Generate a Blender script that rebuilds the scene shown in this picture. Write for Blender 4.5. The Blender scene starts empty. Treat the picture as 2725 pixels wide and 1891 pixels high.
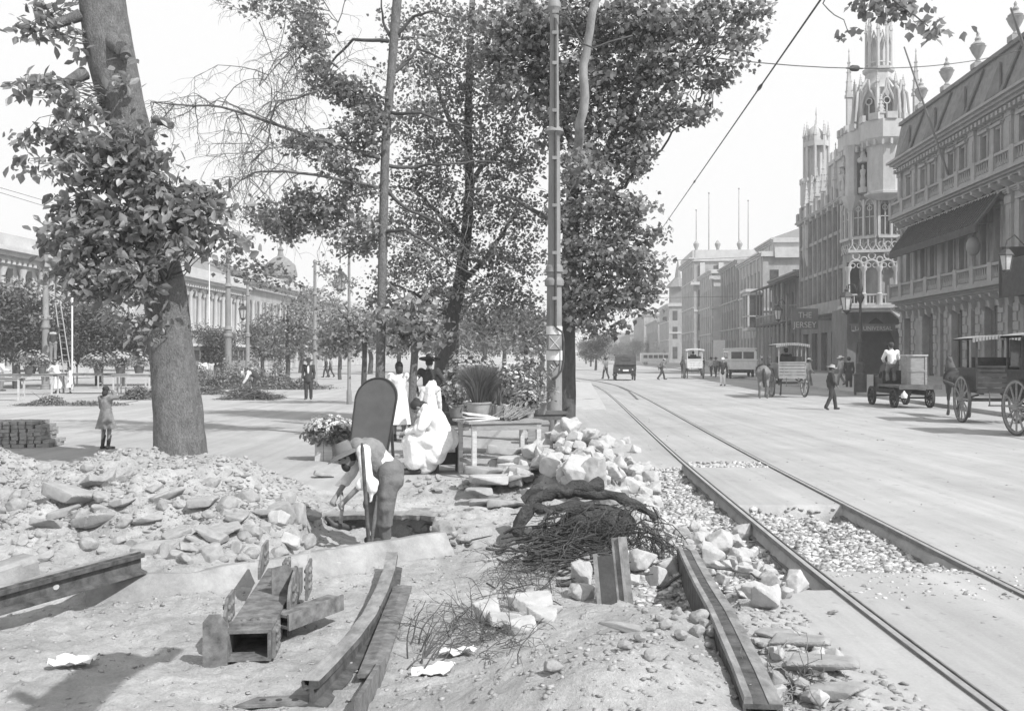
import bpy, bmesh, math, random
import numpy as np
from mathutils import Vector, Matrix, noise
R = math.radians
random.seed(7); NR = np.random.default_rng(7)
C = bpy.context.scene.collection
SC = bpy.context.scene
# ---------------------------------------------------------------- camera
F, CX, CY, CH = 2600.0, 1362.5, 945.5, 1.9
cam_d = bpy.data.cameras.new('camera'); cam = bpy.data.objects.new('camera', cam_d); C.objects.link(cam)
cam.location = (0, 0, CH); cam.rotation_euler = (R(90), 0, 0)
cam_d.sensor_width = 36; cam_d.lens = 36*F/2725; cam_d.clip_start = .1; cam_d.clip_end = 6000
SC.camera = cam
# ---------------------------------------------------------------- light
SUN_H = Vector((.74, -.67, 0)).normalized(); SUN_EL = R(45.5)
w = bpy.data.worlds.new('World'); SC.world = w; w.use_nodes = True
nt = w.node_tree; nt.nodes.clear()
sky = nt.nodes.new('ShaderNodeTexSky'); sky.sky_type = 'NISHITA'; sky.sun_disc = False
sky.sun_elevation = SUN_EL; sky.sun_rotation = math.atan2(SUN_H.x, SUN_H.y)
sky.air_density = 1.0; sky.dust_density = 1.0; sky.ozone_density = 1.0
# the plate saw mostly blue light: the sky's blue channel, compressed like a blown-out emulsion
bw = nt.nodes.new('ShaderNodeSeparateColor'); pw = nt.nodes.new('ShaderNodeMath'); pw.operation = 'POWER'; pw.inputs[1].default_value = 1.6
gk = nt.nodes.new('ShaderNodeMath'); gk.operation = 'MULTIPLY'; gk.inputs[1].default_value = .82; cl = nt.nodes.new('ShaderNodeMath'); cl.operation = 'MINIMUM'; cl.inputs[1].default_value = 6.7; bg = nt.nodes.new('ShaderNodeBackground'); wo = nt.nodes.new('ShaderNodeOutputWorld')
nt.links.new(sky.outputs[0], bw.inputs[0]); nt.links.new(bw.outputs[2], pw.inputs[0]); nt.links.new(pw.outputs[0], gk.inputs[0]); nt.links.new(gk.outputs[0], cl.inputs[0]); nt.links.new(cl.outputs[0], bg.inputs[0]); nt.links.new(bg.outputs[0], wo.inputs[0])
bg.inputs[1].default_value = .15
sl = bpy.data.lights.new('sun', 'SUN'); so = bpy.data.objects.new('sun', sl); C.objects.link(so)
sl.energy = 5.0; sl.angle = R(.5); sl.color = (1, 1, 1)
SUN_D = Vector((SUN_H.x*math.cos(SUN_EL), SUN_H.y*math.cos(SUN_EL), math.sin(SUN_EL)))
so.rotation_euler = SUN_D.to_track_quat('Z', 'Y').to_euler(); so.location = (10, -20, 30)
SC.view_settings.view_transform = 'Standard'; SC.view_settings.look = 'None'
SC.view_settings.exposure = 0; SC.view_settings.gamma = 1
SC.cycles.use_denoising = True
SC.cycles.max_bounces = 6; SC.cycles.diffuse_bounces = 3; SC.cycles.transparent_max_bounces = 8
SC.cycles.volume_bounces = 1
# ---------------------------------------------------------------- helpers
def W(px, py, d): return Vector(((px-CX)/F*d, d, CH-(py-CY)/F*d))       # photo pixel + distance -> point
def G(px, py, z=0.):
    d = F*(CH-z)/(py-CY); return Vector(((px-CX)/F*d, d, z))            # photo pixel on the plane z
ROOTM = {}
class MB:
    def __init__(s): s.v = []; s.f = []; s.mi = []; s.cur = 0; s.m = None
    def add(s, vs, fs):
        b = len(s.v)
        if s.m is not None: vs = [s.m @ Vector(v) for v in vs]
        s.v += [tuple(v) for v in vs]; s.f += [tuple(i+b for i in f) for f in fs]; s.mi += [s.cur]*len(fs); return s
    def box(s, c, sz, rz=0, tilt=None):
        x, y, z = sz[0]/2, sz[1]/2, sz[2]/2
        vs = [Vector(p) for p in ((-x,-y,-z),(x,-y,-z),(x,y,-z),(-x,y,-z),(-x,-y,z),(x,-y,z),(x,y,z),(-x,y,z))]
        m = Matrix.Rotation(rz, 3, 'Z')
        if tilt is not None: m = tilt.to_3x3() @ m
        c = Vector(c)
        return s.add([c+m@v for v in vs], [(0,3,2,1),(4,5,6,7),(0,1,5,4),(1,2,6,5),(2,3,7,6),(3,0,4,7)])
    def b2(s, a, b): return s.box([(a[i]+b[i])/2 for i in range(3)], [abs(b[i]-a[i]) for i in range(3)])
    def beam(s, p0, p1, w, h, up=(0,0,1)):
        p0, p1 = Vector(p0), Vector(p1); d = (p1-p0).normalized(); u = Vector(up)
        if abs(d.dot(u)) > .99: u = Vector((0,1,0))
        x = d.cross(u).normalized()*w/2; u = x.cross(d).normalized()*h/2
        vs = [p0-x-u, p0+x-u, p0+x+u, p0-x+u, p1-x-u, p1+x-u, p1+x+u, p1-x+u]
        return s.add(vs, [(0,1,2,3),(5,4,7,6),(0,4,5,1),(1,5,6,2),(2,6,7,3),(3,7,4,0)])
    def tube(s, pts, r, n=8, cap=True):
        pts = [Vector(p) for p in pts]; k = len(pts)
        if not hasattr(r, '__len__'): r = [r]*k
        t0 = (pts[1]-pts[0]).normalized(); a = t0.orthogonal().normalized(); vs = []
        for i, p in enumerate(pts):
            t = (pts[min(i+1,k-1)]-pts[max(i-1,0)]).normalized()
            a = (a-t*a.dot(t)); a = a.normalized() if a.length > 1e-6 else t.orthogonal().normalized(); b = t.cross(a)
            for j in range(n):
                q = 2*math.pi*j/n; vs.append(p+(a*math.cos(q)+b*math.sin(q))*r[i])
        fs = [(i*n+j, i*n+(j+1)%n, (i+1)*n+(j+1)%n, (i+1)*n+j) for i in range(k-1) for j in range(n)]
        if cap: fs += [tuple(range(n-1,-1,-1)), tuple((k-1)*n+j for j in range(n))]
        return s.add(vs, fs)
    def lathe(s, prof, n=16, c=(0,0,0), rot=0, sx=1, sy=1, ax=None, cap=True):
        c = Vector(c); vs = []
        for (r, z) in prof:
            for j in range(n):
                q = 2*math.pi*j/n+rot; v = Vector((r*math.cos(q)*sx, r*math.sin(q)*sy, z))
                vs.append(c+(ax@v if ax is not None else v))
        k = len(prof)
        fs = [(i*n+j, i*n+(j+1)%n, (i+1)*n+(j+1)%n, (i+1)*n+j) for i in range(k-1) for j in range(n)]
        if cap: fs += [tuple(range(n-1,-1,-1)), tuple((k-1)*n+j for j in range(n))]
        return s.add(vs, fs)
    def ell(s, c, rad, n=10, ax=None):
        if not hasattr(rad, '__len__'): rad = (rad,)*3
        pr = [(max(math.sin(math.pi*i/n), .02), -math.cos(math.pi*i/n)*rad[2]) for i in range(n+1)]
        return s.lathe(pr, max(8, n+2), c, 0, rad[0], rad[1], ax)
    def cap(s, p0, p1, r0, r1, n=10):
        p0, p1 = Vector(p0), Vector(p1); d = p1-p0; L = max(d.length, 1e-4); d.normalize()
        ps, rs = [], []
        for q in (-80, -50, -20): ps.append(p0+d*(r0*math.sin(R(q)))); rs.append(r0*math.cos(R(q)))
        for q in (20, 50, 80): ps.append(p1+d*(r1*math.sin(R(q)))); rs.append(r1*math.cos(R(q)))
        return s.tube(ps, rs, n)
    def ext(s, poly, o, ux, uy, vec):
        o, ux, uy, vec = Vector(o), Vector(ux), Vector(uy), Vector(vec); n = len(poly)
        vs = [o+ux*a+uy*b for a, b in poly]; vs += [v+vec for v in vs]
        fs = [tuple(range(n-1,-1,-1)), tuple(range(n, 2*n))]+[(i, (i+1)%n, n+(i+1)%n, n+i) for i in range(n)]
        return s.add(vs, fs)
    def quad(s, *p): return s.add([Vector(q) for q in p], [tuple(range(len(p)))])
    def holes(s, u0, u1, z0, z1, ops, v=0., dep=.35):
        """wall sheet at local y=v with real openings and reveals going to +y"""
        us = sorted({u0, u1, *[o[0] for o in ops], *[o[1] for o in ops]}); zs = sorted({z0, z1, *[o[2] for o in ops], *[o[3] for o in ops]})
        us = [u for u in us if u0 <= u <= u1]; zs = [z for z in zs if z0 <= z <= z1]
        for a, b in zip(us, us[1:]):
            for c, d in zip(zs, zs[1:]):
                mu, mz = (a+b)/2, (c+d)/2
                if not any(o[0] < mu < o[1] and o[2] < mz < o[3] for o in ops):
                    s.quad((a,v,c),(b,v,c),(b,v,d),(a,v,d))
        for a, b, c, d in ops:
            e = v+dep
            s.quad((a,v,c),(a,e,c),(a,e,d),(a,v,d)); s.quad((b,v,c),(b,v,d),(b,e,d),(b,e,c))
            s.quad((a,v,d),(a,e,d),(b,e,d),(b,v,d)); s.quad((a,v,c),(b,v,c),(b,e,c),(a,e,c))
        return s
    def mesh(s, name, mats, smooth=None):
        me = bpy.data.meshes.new(name); me.from_pydata(s.v, [], s.f)
        for m in (mats if isinstance(mats, (list, tuple)) else [mats]): me.materials.append(m)
        if any(s.mi): me.polygons.foreach_set('material_index', s.mi)
        if smooth:
            me.polygons.foreach_set('use_smooth', [True]*len(s.f)); me.set_sharp_from_angle(angle=R(smooth))
        me.update(); return me
def reg(o, loc, rz=0):
    o.location = loc; o.rotation_euler = (0,0,rz)
    ROOTM[o.name] = Matrix.Translation(Vector(loc)) @ Matrix.Rotation(rz, 4, 'Z'); return o
def tag(o, label=None, cat=None, group=None, kind=None):
    if label: o['label'] = label
    if cat: o['category'] = cat
    if group: o['group'] = group
    if kind or label: o['kind'] = kind or 'thing'
    return o
def thing(name, label, cat, loc=(0,0,0), rz=0, group=None):
    o = bpy.data.objects.new(name, None); C.objects.link(o); o.empty_display_size = .2
    reg(o, loc, rz); return tag(o, label, cat, group)
def root_of(o):
    while o.parent: o = o.parent
    return o
def part(name, mb, mats, parent, smooth=None, w=False, label=None):
    """mesh under its thing; w: its vertices are in world coordinates"""
    me = mb.mesh(name, mats, smooth) if isinstance(mb, MB) else mb
    if w:
        me.transform(ROOTM[root_of(parent).name].inverted())
    o = bpy.data.objects.new(name, me); C.objects.link(o); o.parent = parent
    if label: o['label'] = label
    return o
def solo(name, mb, mats, label, cat, base=None, group=None, smooth=None, kind=None, rz=0, w=True):
    me = mb.mesh(name, mats, smooth) if isinstance(mb, MB) else mb
    o = bpy.data.objects.new(name, me); C.objects.link(o)
    if base is None and w:
        co = np.array([v.co for v in me.vertices]); base = (co[:,0].mean(), co[:,1].mean(), co[:,2].min())
    if base is not None:
        reg(o, base, rz)
        if w: me.transform(ROOTM[o.name].inverted())
    return tag(o, label, cat, group, kind)
def struct(name, mb, mats, smooth=None):
    me = mb.mesh(name, mats, smooth) if isinstance(mb, MB) else mb
    o = bpy.data.objects.new(name, me); C.objects.link(o); o['kind'] = 'structure'; return o
def copy_tree(o, parent=None):
    c = o.copy(); C.objects.link(c)
    if parent is not None: c.parent = parent
    for ch in [x for x in bpy.data.objects if x.parent == o]: copy_tree(ch, c)
    return c
def instance(o, loc, rz=0, label=None, group=None):
    c = copy_tree(o); reg(c, loc, rz)
    if label: c['label'] = label
    if group: c['group'] = group
    return c
def fuse(mb, name, mats, vox=.014, sm=2):
    """one continuous skin over overlapping shapes"""
    me = mb.mesh(name, mats); o = bpy.data.objects.new(name, me); sc = bpy.data.scenes.new('workbench'); sc.collection.objects.link(o)
    md = o.modifiers.new('r', 'REMESH'); md.mode = 'VOXEL'; md.voxel_size = vox; md.use_smooth_shade = True
    if sm:
        m2 = o.modifiers.new('s', 'SMOOTH'); m2.iterations = sm; m2.factor = .5
    vl = sc.view_layers[0]; vl.update(); nm = bpy.data.meshes.new_from_object(o.evaluated_get(vl.depsgraph))
    bpy.data.objects.remove(o); bpy.data.scenes.remove(sc); bpy.data.meshes.remove(me); nm.name = name
    nm.polygons.foreach_set('use_smooth', [True]*len(nm.polygons)); return nm
def wrinkle(me, amp=.007, f=9., st=(1,1,.45)):
    nm = [v.normal.copy() for v in me.vertices]; co = []
    for v, q in zip(me.vertices, nm):
        c = Vector((v.co.x*st[0], v.co.y*st[1], v.co.z*st[2]))*f; co += (v.co+q*amp*(noise.noise(c)*1.2+noise.noise(c*2.3+Vector((5,1,3)))*.7))[:]
    me.vertices.foreach_set('co', co); me.update()
    return me
# ---------------------------------------------------------------- materials
def mat(name, v, rough=.85, var=.18, sc=6., bump=.25, bsc=45., spec=.3, metal=0., bd=.01, var2=.08, stretch=(1,1,1), co='Object', transl=0, tone=False, sharp=False):
    m = bpy.data.materials.new(name); m.use_nodes = True; n = m.node_tree; p = n.nodes['Principled BSDF']
    N, L = n.nodes.new, n.links.new
    p.inputs['Roughness'].default_value = rough; p.inputs['Metallic'].default_value = metal
    p.inputs['Specular IOR Level'].default_value = spec
    if co == 'World': tc = N('ShaderNodeNewGeometry').outputs['Position']
    else: tc = N('ShaderNodeTexCoord').outputs['Object']
    oi = N('ShaderNodeObjectInfo'); ml = N('ShaderNodeVectorMath'); ml.operation = 'MULTIPLY_ADD'
    ml.inputs[1].default_value = stretch
    L(tc, ml.inputs[0])
    if co != 'World':
        sc2 = N('ShaderNodeMath'); sc2.operation = 'MULTIPLY'; sc2.inputs[1].default_value = 37.; L(oi.outputs['Random'], sc2.inputs[0]); L(sc2.outputs[0], ml.inputs[2])
    a = N('ShaderNodeTexNoise'); a.inputs['Scale'].default_value = sc; a.inputs['Detail'].default_value = 6; a.inputs['Roughness'].default_value = .65
    b = N('ShaderNodeTexNoise'); b.inputs['Scale'].default_value = bsc; b.inputs['Detail'].default_value = 5; b.inputs['Roughness'].default_value = .7
    L(ml.outputs[0], a.inputs['Vector']); L(ml.outputs[0], b.inputs['Vector'])
    r1 = N('ShaderNodeMapRange'); r1.inputs[1].default_value = .3; r1.inputs[2].default_value = .7; r1.inputs[3].default_value = 1-var; r1.inputs[4].default_value = 1+var
    r2 = N('ShaderNodeMapRange'); r2.inputs[1].default_value = .3; r2.inputs[2].default_value = .7; r2.inputs[3].default_value = 1-var2; r2.inputs[4].default_value = 1+var2
    L(a.outputs[0], r1.inputs[0]); L(b.outputs[0], r2.inputs[0])
    mu = N('ShaderNodeMath'); mu.operation = 'MULTIPLY'; L(r1.outputs[0], mu.inputs[0]); L(r2.outputs[0], mu.inputs[1])
    mv = N('ShaderNodeMath'); mv.operation = 'MULTIPLY'; mv.inputs[1].default_value = v; L(mu.outputs[0], mv.inputs[0])
    out = mv.outputs[0]
    if tone:
        at = N('ShaderNodeAttribute'); at.attribute_name = 'tone'; mt = N('ShaderNodeMath'); mt.operation = 'MULTIPLY'
        L(out, mt.inputs[0]); L(at.outputs['Fac'], mt.inputs[1]); out = mt.outputs[0]
    cr = N('ShaderNodeCombineColor')
    for i in range(3): L(out, cr.inputs[i])
    L(cr.outputs[0], p.inputs['Base Color'])
    if bump:
        bm = N('ShaderNodeBump'); bm.inputs['Strength'].default_value = bump; bm.inputs['Distance'].default_value = bd
        L(b.outputs[0], bm.inputs['Height']); L(bm.outputs[0], p.inputs['Normal'])
    if transl:
        tr = N('ShaderNodeBsdfTranslucent'); mx = N('ShaderNodeMixShader'); mx.inputs[0].default_value = transl
        L(cr.outputs[0], tr.inputs[0]); L(p.outputs[0], mx.inputs[1]); L(tr.outputs[0], mx.inputs[2])
        L(mx.outputs[0], n.nodes['Material Output'].inputs[0])
    return m
M = {}
M['stone_pale'] = mat('stone_pale', .45, sc=3, bsc=30, var=.16, bump=.35)
M['stone_mid'] = mat('stone_mid', .33, sc=4, bsc=35, var=.22, bump=.5)
M['stone_dark'] = mat('stone_dark', .2, sc=4, bsc=35, var=.25, bump=.5)
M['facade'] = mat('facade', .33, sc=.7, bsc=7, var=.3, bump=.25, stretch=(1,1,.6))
M['facade_dim'] = mat('facade_dim', .17, sc=1.2, bsc=9, var=.3, bump=.3)
M['facade_trim'] = mat('facade_trim', .33, sc=1.2, bsc=9, var=.15, bump=.2)
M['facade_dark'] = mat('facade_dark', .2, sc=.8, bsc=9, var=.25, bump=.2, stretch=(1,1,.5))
M['facade_white'] = mat('facade_white', .5, sc=.7, bsc=8, var=.14, bump=.2)
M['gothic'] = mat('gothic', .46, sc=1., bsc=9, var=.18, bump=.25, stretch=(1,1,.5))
M['gothic_wall'] = mat('gothic_wall', .3, sc=1., bsc=9, var=.3, bump=.3, stretch=(1,1,.5))  # stone darkened to put recess shade into the walls; also wing trim
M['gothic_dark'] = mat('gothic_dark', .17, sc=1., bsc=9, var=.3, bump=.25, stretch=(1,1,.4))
M['kerb'] = mat('kerb', .3, sc=3, bsc=30, var=.35, bump=.6, co='World')
M['leaf_oak'] = mat('leaf_oak', .23, rough=.4, sc=1.2, var=.3, bump=.15, bsc=25, spec=.5, transl=.38, tone=True, co='World')
M['glass'] = mat('glass', .07, rough=.15, sc=1.5, var=.5, bump=.05, bsc=3, spec=.6)
M['recess_shade'] = mat('recess_shade', .05, sc=2, var=.3, bump=0)  # near-black for sheets that paint the shade inside openings
M['roof_tile'] = mat('roof_tile', .22, sc=3, bsc=20, var=.2, bump=.6, stretch=(4,1,1))
M['slate'] = mat('slate', .22, sc=2, bsc=12, var=.25, bump=.5)
M['canvas_dark'] = mat('canvas_dark', .07, sc=3, bsc=12, var=.3, bump=.4)
M['canvas'] = mat('canvas', .3, sc=4, bsc=60, var=.2, bump=.3)
M['bark'] = mat('bark', .2, sc=5, bsc=22, var=.3, var2=.35, bump=1., bd=.06, stretch=(2.,2.,.9))
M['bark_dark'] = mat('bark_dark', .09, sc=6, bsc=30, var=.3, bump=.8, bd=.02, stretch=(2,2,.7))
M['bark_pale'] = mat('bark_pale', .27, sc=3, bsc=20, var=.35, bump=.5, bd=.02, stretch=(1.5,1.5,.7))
M['twig'] = mat('twig', .13, sc=8, bump=.2)
M['root'] = mat('root', .09, sc=8, bsc=28, var=.4, var2=.3, bump=1., bd=.05, stretch=(1,1,1.5))
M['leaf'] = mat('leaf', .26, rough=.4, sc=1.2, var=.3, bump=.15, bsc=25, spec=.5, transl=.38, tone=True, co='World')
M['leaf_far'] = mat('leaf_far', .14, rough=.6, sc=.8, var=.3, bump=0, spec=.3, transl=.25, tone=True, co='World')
M['leaf_cut'] = mat('leaf_cut', .22, rough=.6, sc=1., var=.3, bump=0, transl=.2, tone=True, co='World')
M['leaf_light'] = mat('leaf_light', .2, rough=.6, sc=1., var=.3, bump=0, transl=.3, tone=True, co='World')
M['petal'] = mat('petal', .8, rough=.7, sc=8, var=.1, bump=0, transl=.3, tone=True)
M['iron'] = mat('iron', .24, rough=.6, sc=3, bsc=35, var=.2, bump=.25, stretch=(1,1,.4))
M['iron_dark'] = mat('iron_dark', .07, rough=.5, sc=5, bsc=40, var=.3, bump=.2)
M['rust'] = mat('rust', .1, rough=.8, sc=9, bsc=55, var=.6, bump=.45, metal=.1)
M['rust_pale'] = mat('rust_pale', .25, rough=.75, sc=9, bsc=55, var=.5, bump=.35, stretch=(1,.4,1))
M['steel_worn'] = mat('steel_worn', .5, rough=.4, sc=5, bsc=60, var=.2, bump=.15, metal=.5)
M['plate_steel'] = mat('plate_steel', .17, rough=.7, sc=11, bsc=50, var=.55, bump=.3)
M['wood'] = mat('wood', .3, sc=4, bsc=40, var=.3, bump=.4, stretch=(1,1,6))
M['wood_pale'] = mat('wood_pale', .5, sc=4, bsc=40, var=.22, bump=.3, stretch=(1,6,6))
M['wood_dark'] = mat('wood_dark', .12, sc=4, bsc=40, var=.3, bump=.3)
M['board'] = mat('board', .11, rough=.6, sc=3, bsc=70, var=.16, bump=.15)
M['paint_dark'] = mat('paint_dark', .05, rough=.55, sc=6, var=.45, bump=.15, spec=.25)
M['paint_white'] = mat('paint_white', .72, rough=.5, sc=4, var=.1, bump=.1)
M['paint_mid'] = mat('paint_mid', .28, rough=.5, sc=4, var=.2, bump=.15)
M['rubber'] = mat('rubber', .06, sc=9, var=.3, bump=.2)
M['cloth_white'] = mat('cloth_white', .8, sc=5, bsc=20, var=.06, bump=.5, bd=.02)
M['cloth_pale'] = mat('cloth_pale', .45, sc=5, bsc=22, var=.15, bump=.5, bd=.02)
M['cloth_mid'] = mat('cloth_mid', .22, sc=6, bsc=22, var=.22, bump=.6, bd=.02)
M['cloth_dark'] = mat('cloth_dark', .06, sc=6, bsc=22, var=.25, bump=.5, bd=.02)
M['skin'] = mat('skin', .26, rough=.6, sc=10, var=.12, bump=.1)
M['hair'] = mat('hair', .04, rough=.6, sc=30, var=.4, bump=.6, bsc=90, stretch=(3,3,.6))
M['hide_dark'] = mat('hide_dark', .08, rough=.6, sc=6, var=.3, bump=.1)
M['hide_mid'] = mat('hide_mid', .2, rough=.6, sc=6, var=.3, bump=.1)
M['hide_white'] = mat('hide_white', .6, rough=.7, sc=6, var=.12, bump=.1)
M['wicker'] = mat('wicker', .28, sc=14, bsc=90, var=.4, bump=.8)
M['paper'] = mat('paper', .75, rough=.9, sc=4, var=.08, bump=.2)
M['letter'] = mat('letter', .55, rough=.6, sc=8, var=.1, bump=0)
M['gravel'] = mat('gravel', .5, sc=5, bsc=60, var=.25, bump=.3, co='World', tone=True)
M['rubble'] = mat('rubble', .34, sc=5, bsc=60, var=.25, bump=.4, co='World', tone=True)
M['soil'] = mat('soil', .22, sc=3, bsc=40, var=.3, bump=.6, co='World')
M['flowers_pale'] = mat('flowers_pale', .4, rough=.7, sc=3, var=.2, bump=0, tone=True)
M['wire'] = mat('wire', .07, rough=.5, var=.1, bump=0)
M['tin'] = mat('tin', .5, rough=.35, metal=.6, sc=6, var=.2, bump=.1)
# ================================================================ ground
def ground_material():
    m = bpy.data.materials.new('ground'); m.use_nodes = True; n = m.node_tree; N, L = n.nodes.new, n.links.new; p = n.nodes['Principled BSDF']
    p.inputs['Roughness'].default_value = .95; p.inputs['Specular IOR Level'].default_value = .15
    pos = N('ShaderNodeNewGeometry').outputs['Position']
    def nz(sc, det=6, ro=.6, st=None):
        a = N('ShaderNodeTexNoise'); a.inputs['Scale'].default_value = sc; a.inputs['Detail'].default_value = det; a.inputs['Roughness'].default_value = ro
        if st:
            q = N('ShaderNodeVectorMath'); q.operation = 'MULTIPLY'; q.inputs[1].default_value = st; L(pos, q.inputs[0]); L(q.outputs[0], a.inputs['Vector'])
        else: L(pos, a.inputs['Vector'])
        return a.outputs[0]
    def mr(s, a, b, c, d):
        q = N('ShaderNodeMapRange'); q.inputs[1].default_value, q.inputs[2].default_value, q.inputs[3].default_value, q.inputs[4].default_value = a, b, c, d
        L(s, q.inputs[0]); return q.outputs[0]
    def ma(op, a, b):
        q = N('ShaderNodeMath'); q.operation = op
        for i, s in enumerate((a, b)):
            if isinstance(s, (int, float)): q.inputs[i].default_value = s
            else: L(s, q.inputs[i])
        return q.outputs[0]
    at = N('ShaderNodeAttribute'); at.attribute_name = 'dirt'; dirt = at.outputs['Fac']
    road = ma('MULTIPLY', mr(nz(.25, 5), .3, .7, .86, 1.12), mr(nz(3., 6, .7, (1,.35,1)), .3, .7, .93, 1.06))
    road = ma('MULTIPLY', road, mr(nz(40, 3, .8), .35, .7, .93, 1.05))
    road = ma('MULTIPLY', road, mr(nz(.9, 4, .6, (1.6,.06,1)), .35, .65, .93, 1.05))
    road = ma('MULTIPLY', road, mr(nz(2.2, 7, .75, (1,.5,1)), .56, .72, 1., .8)); road = ma('MULTIPLY', road, mr(nz(7, 3, .6), .63, .72, 1., .72)); road = ma('MULTIPLY', road, mr(nz(.5, 6, .7, (3.5,.05,1)), .35, .68, 1.05, .82))
    road = ma('MULTIPLY', road, .43)
    d = ma('MULTIPLY', mr(nz(1.1, 8, .7), .3, .7, .74, 1.2), mr(nz(9, 8, .75), .3, .7, .78, 1.18))
    d = ma('MULTIPLY', d, mr(nz(60, 4, .8), .3, .7, .85, 1.12)); d = ma('MULTIPLY', d, .5)
    mix = N('ShaderNodeMix'); mix.data_type = 'FLOAT'; L(dirt, mix.inputs[0]); L(road, mix.inputs[2]); L(d, mix.inputs[3])
    cr = N('ShaderNodeCombineColor')
    for i in range(3): L(mix.outputs[0], cr.inputs[i])
    L(cr.outputs[0], p.inputs['Base Color'])
    h = ma('ADD', ma('MULTIPLY', nz(14, 8, .75), 1.), ma('MULTIPLY', nz(70, 4, .8), .35))
    b = N('ShaderNodeBump'); b.inputs['Distance'].default_value = .07
    L(ma('ADD', .12, ma('MULTIPLY', dirt, .6)), b.inputs['Strength']); L(h, b.inputs['Height']); L(b.outputs[0], p.inputs['Normal'])
    return m
M['ground'] = ground_material()
def rail_x(y, k=0):                         # k: 0 near (left) rail, 1 right rail
    ys = [-5, 4, 6.6, 9.1, 17.4, 29.5, 52, 80]; xs = [2.62, 2.58, 2.595, 2.66, 3.02, 3.70, 4.92, 6.6]
    return float(np.interp(y, ys, xs))+1.42*k
def sstep(a, b, x):
    t = np.clip((x-a)/(b-a), 0, 1); return t*t*(3-2*t)
def fbm(X, Y, f, seed, oct=4):
    out = np.zeros_like(X); amp = 1.; rs = np.random.default_rng(seed)
    for o in range(oct):
        n = 64; g = rs.random((n, n)); x = (X*f+rs.random()*50) % n; y = (Y*f+rs.random()*50) % n
        i, j = np.floor(x).astype(int), np.floor(y).astype(int); u, v = x-i, y-j; u = u*u*(3-2*u); v = v*v*(3-2*v)
        i %= n; j %= n; i1, j1 = (i+1) % n, (j+1) % n
        out += amp*((g[i,j]*(1-u)+g[i1,j]*u)*(1-v)+(g[i,j1]*(1-u)+g[i1,j1]*u)*v-.5); amp *= .5; f *= 2.1
    return out
RX0, RX1, RY0, RY1 = -10., 8., 2.2, 19.
KX = np.interp
def kerb_y(x): return np.interp(x, [-10, -2.76, -.84, .2, 1.], [6.2, 8.55, 10.2, 10.9, 11.2])     # edge of the old paving above the dig
def height(X, Y):
    """returns (z, dirtness)"""
    X = np.asarray(X, float); Y = np.asarray(Y, float)
    rl = np.interp(Y, [-5, 4, 6.6, 9.1, 17.4, 29.5], [2.62, 2.58, 2.595, 2.66, 3.02, 3.70])
    wob = fbm(X, Y, .9, 3)*.5
    ky = kerb_y(X)
    left = 1-sstep(1.25, 1.75, X+wob*.8)                                    # dug side
    pit = left*(1-sstep(-.06, .10, Y-ky+wob*.12))
    z = -.17*pit
    # rubble heap on the left
    hp = .62*np.exp(-((Y-12.4-.25*np.sin(X*1.7))/1.15)**2)*sstep(-2.6, -3.6, X)*(1-.35*np.exp(-((X+5.9)/.55)**2))
    hp += .34*np.exp(-((Y-10.7)/1.0)**2)*sstep(-1.9, -3.0, X)
    hp += .24*np.exp(-((X+.2)/1.3)**2-((Y-13.4)/.55)**2)
    z = z+hp
    # trench where the man stands
    tr = sstep(-2.35, -2.2, X)*(1-sstep(-.98, -.86, X))*sstep(.14, .24, Y-ky)*(1-sstep(11.9, 12.0, Y))
    z = z-(.22+.1*sstep(-1.8, -1.2, X))*tr*(1-np.clip(hp*1.2, 0, .6))
    # mound in front
    md = .52*np.exp(-((X-.55)/.95)**2-((Y-5.1)/1.05)**2)+.26*np.exp(-((X-1.1)/.6)**2-((Y-6.5)/.7)**2)+.12*np.exp(-((X-.9)/.7)**2-((Y-7.3)/.5)**2)
    z = z+md
    # pile core under the broken stones, and roots
    pc = .56*np.exp(-((X-.9)/.62)**2-((Y-13.3)/1.3)**2)
    z = z+pc
    z = z+.12*np.exp(-((X-.5)/.6)**2-((Y-10)/.8)**2)
    # ballast pits by the rails
    pa = sstep(rl-1.65+wob*.6, rl-1.3+wob*.6, X)*(1-sstep(rl-.05, rl-.02, X))*sstep(7.95, 8.0, Y+wob*.05)*(1-sstep(16.6, 17.0, Y+wob*.3))
    pb = sstep(rl+.06, rl+.1, X)*(1-sstep(rl+1.36, rl+1.40, X))*sstep(8.5, 9.1, Y+wob*.5)*(1-sstep(12.35, 12.42, Y+.02*wob))
    pb2 = sstep(rl+.1, rl+.2, X)*(1-sstep(rl+1.3, rl+1.38, X))*sstep(16.7, 16.8, Y+wob*.1)*(1-sstep(17.25, 17.3, Y))
    z = z-.16*pa-.17*pb*(1-.5*(1-sstep(9., 10., Y)))-.06*pb2
    dirt = np.clip(left*(1-sstep(12.6, 14.6, Y+wob*1.5))+sstep(.02, .1, hp)+pc*4, 0, 1)*(1-sstep(2.2, 2.5, X))
    dirt = np.clip(np.maximum(dirt, np.maximum(pa, np.maximum(pb, pb2))), 0, 1)
    dirt = np.maximum(dirt, .55*(1-sstep(rl-.9, rl-.1, X+wob*.5))*(X > 1)*(Y < 9))
    rough = (1+.9*np.clip(hp*2.5, 0, 1))*(fbm(X, Y, 1.6, 11)*.09+fbm(X, Y, 6., 12, 3)*.035+np.maximum(fbm(X, Y, 4., 13, 3), 0)*.09)
    z = z+dirt*rough*(1-.55*pit)*(1-.6*np.clip(md*2, 0, 1))+dirt*fbm(X, Y, 11., 14, 3)*.03
    ed = sstep(RX0, RX0+.8, X)*(1-sstep(RX1-.8, RX1, X))*(1-sstep(RY1-1.2, RY1, Y))
    return z*ed, dirt*ed
def hz(x, y): return float(height(np.array([x]), np.array([y]))[0][0])
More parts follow.
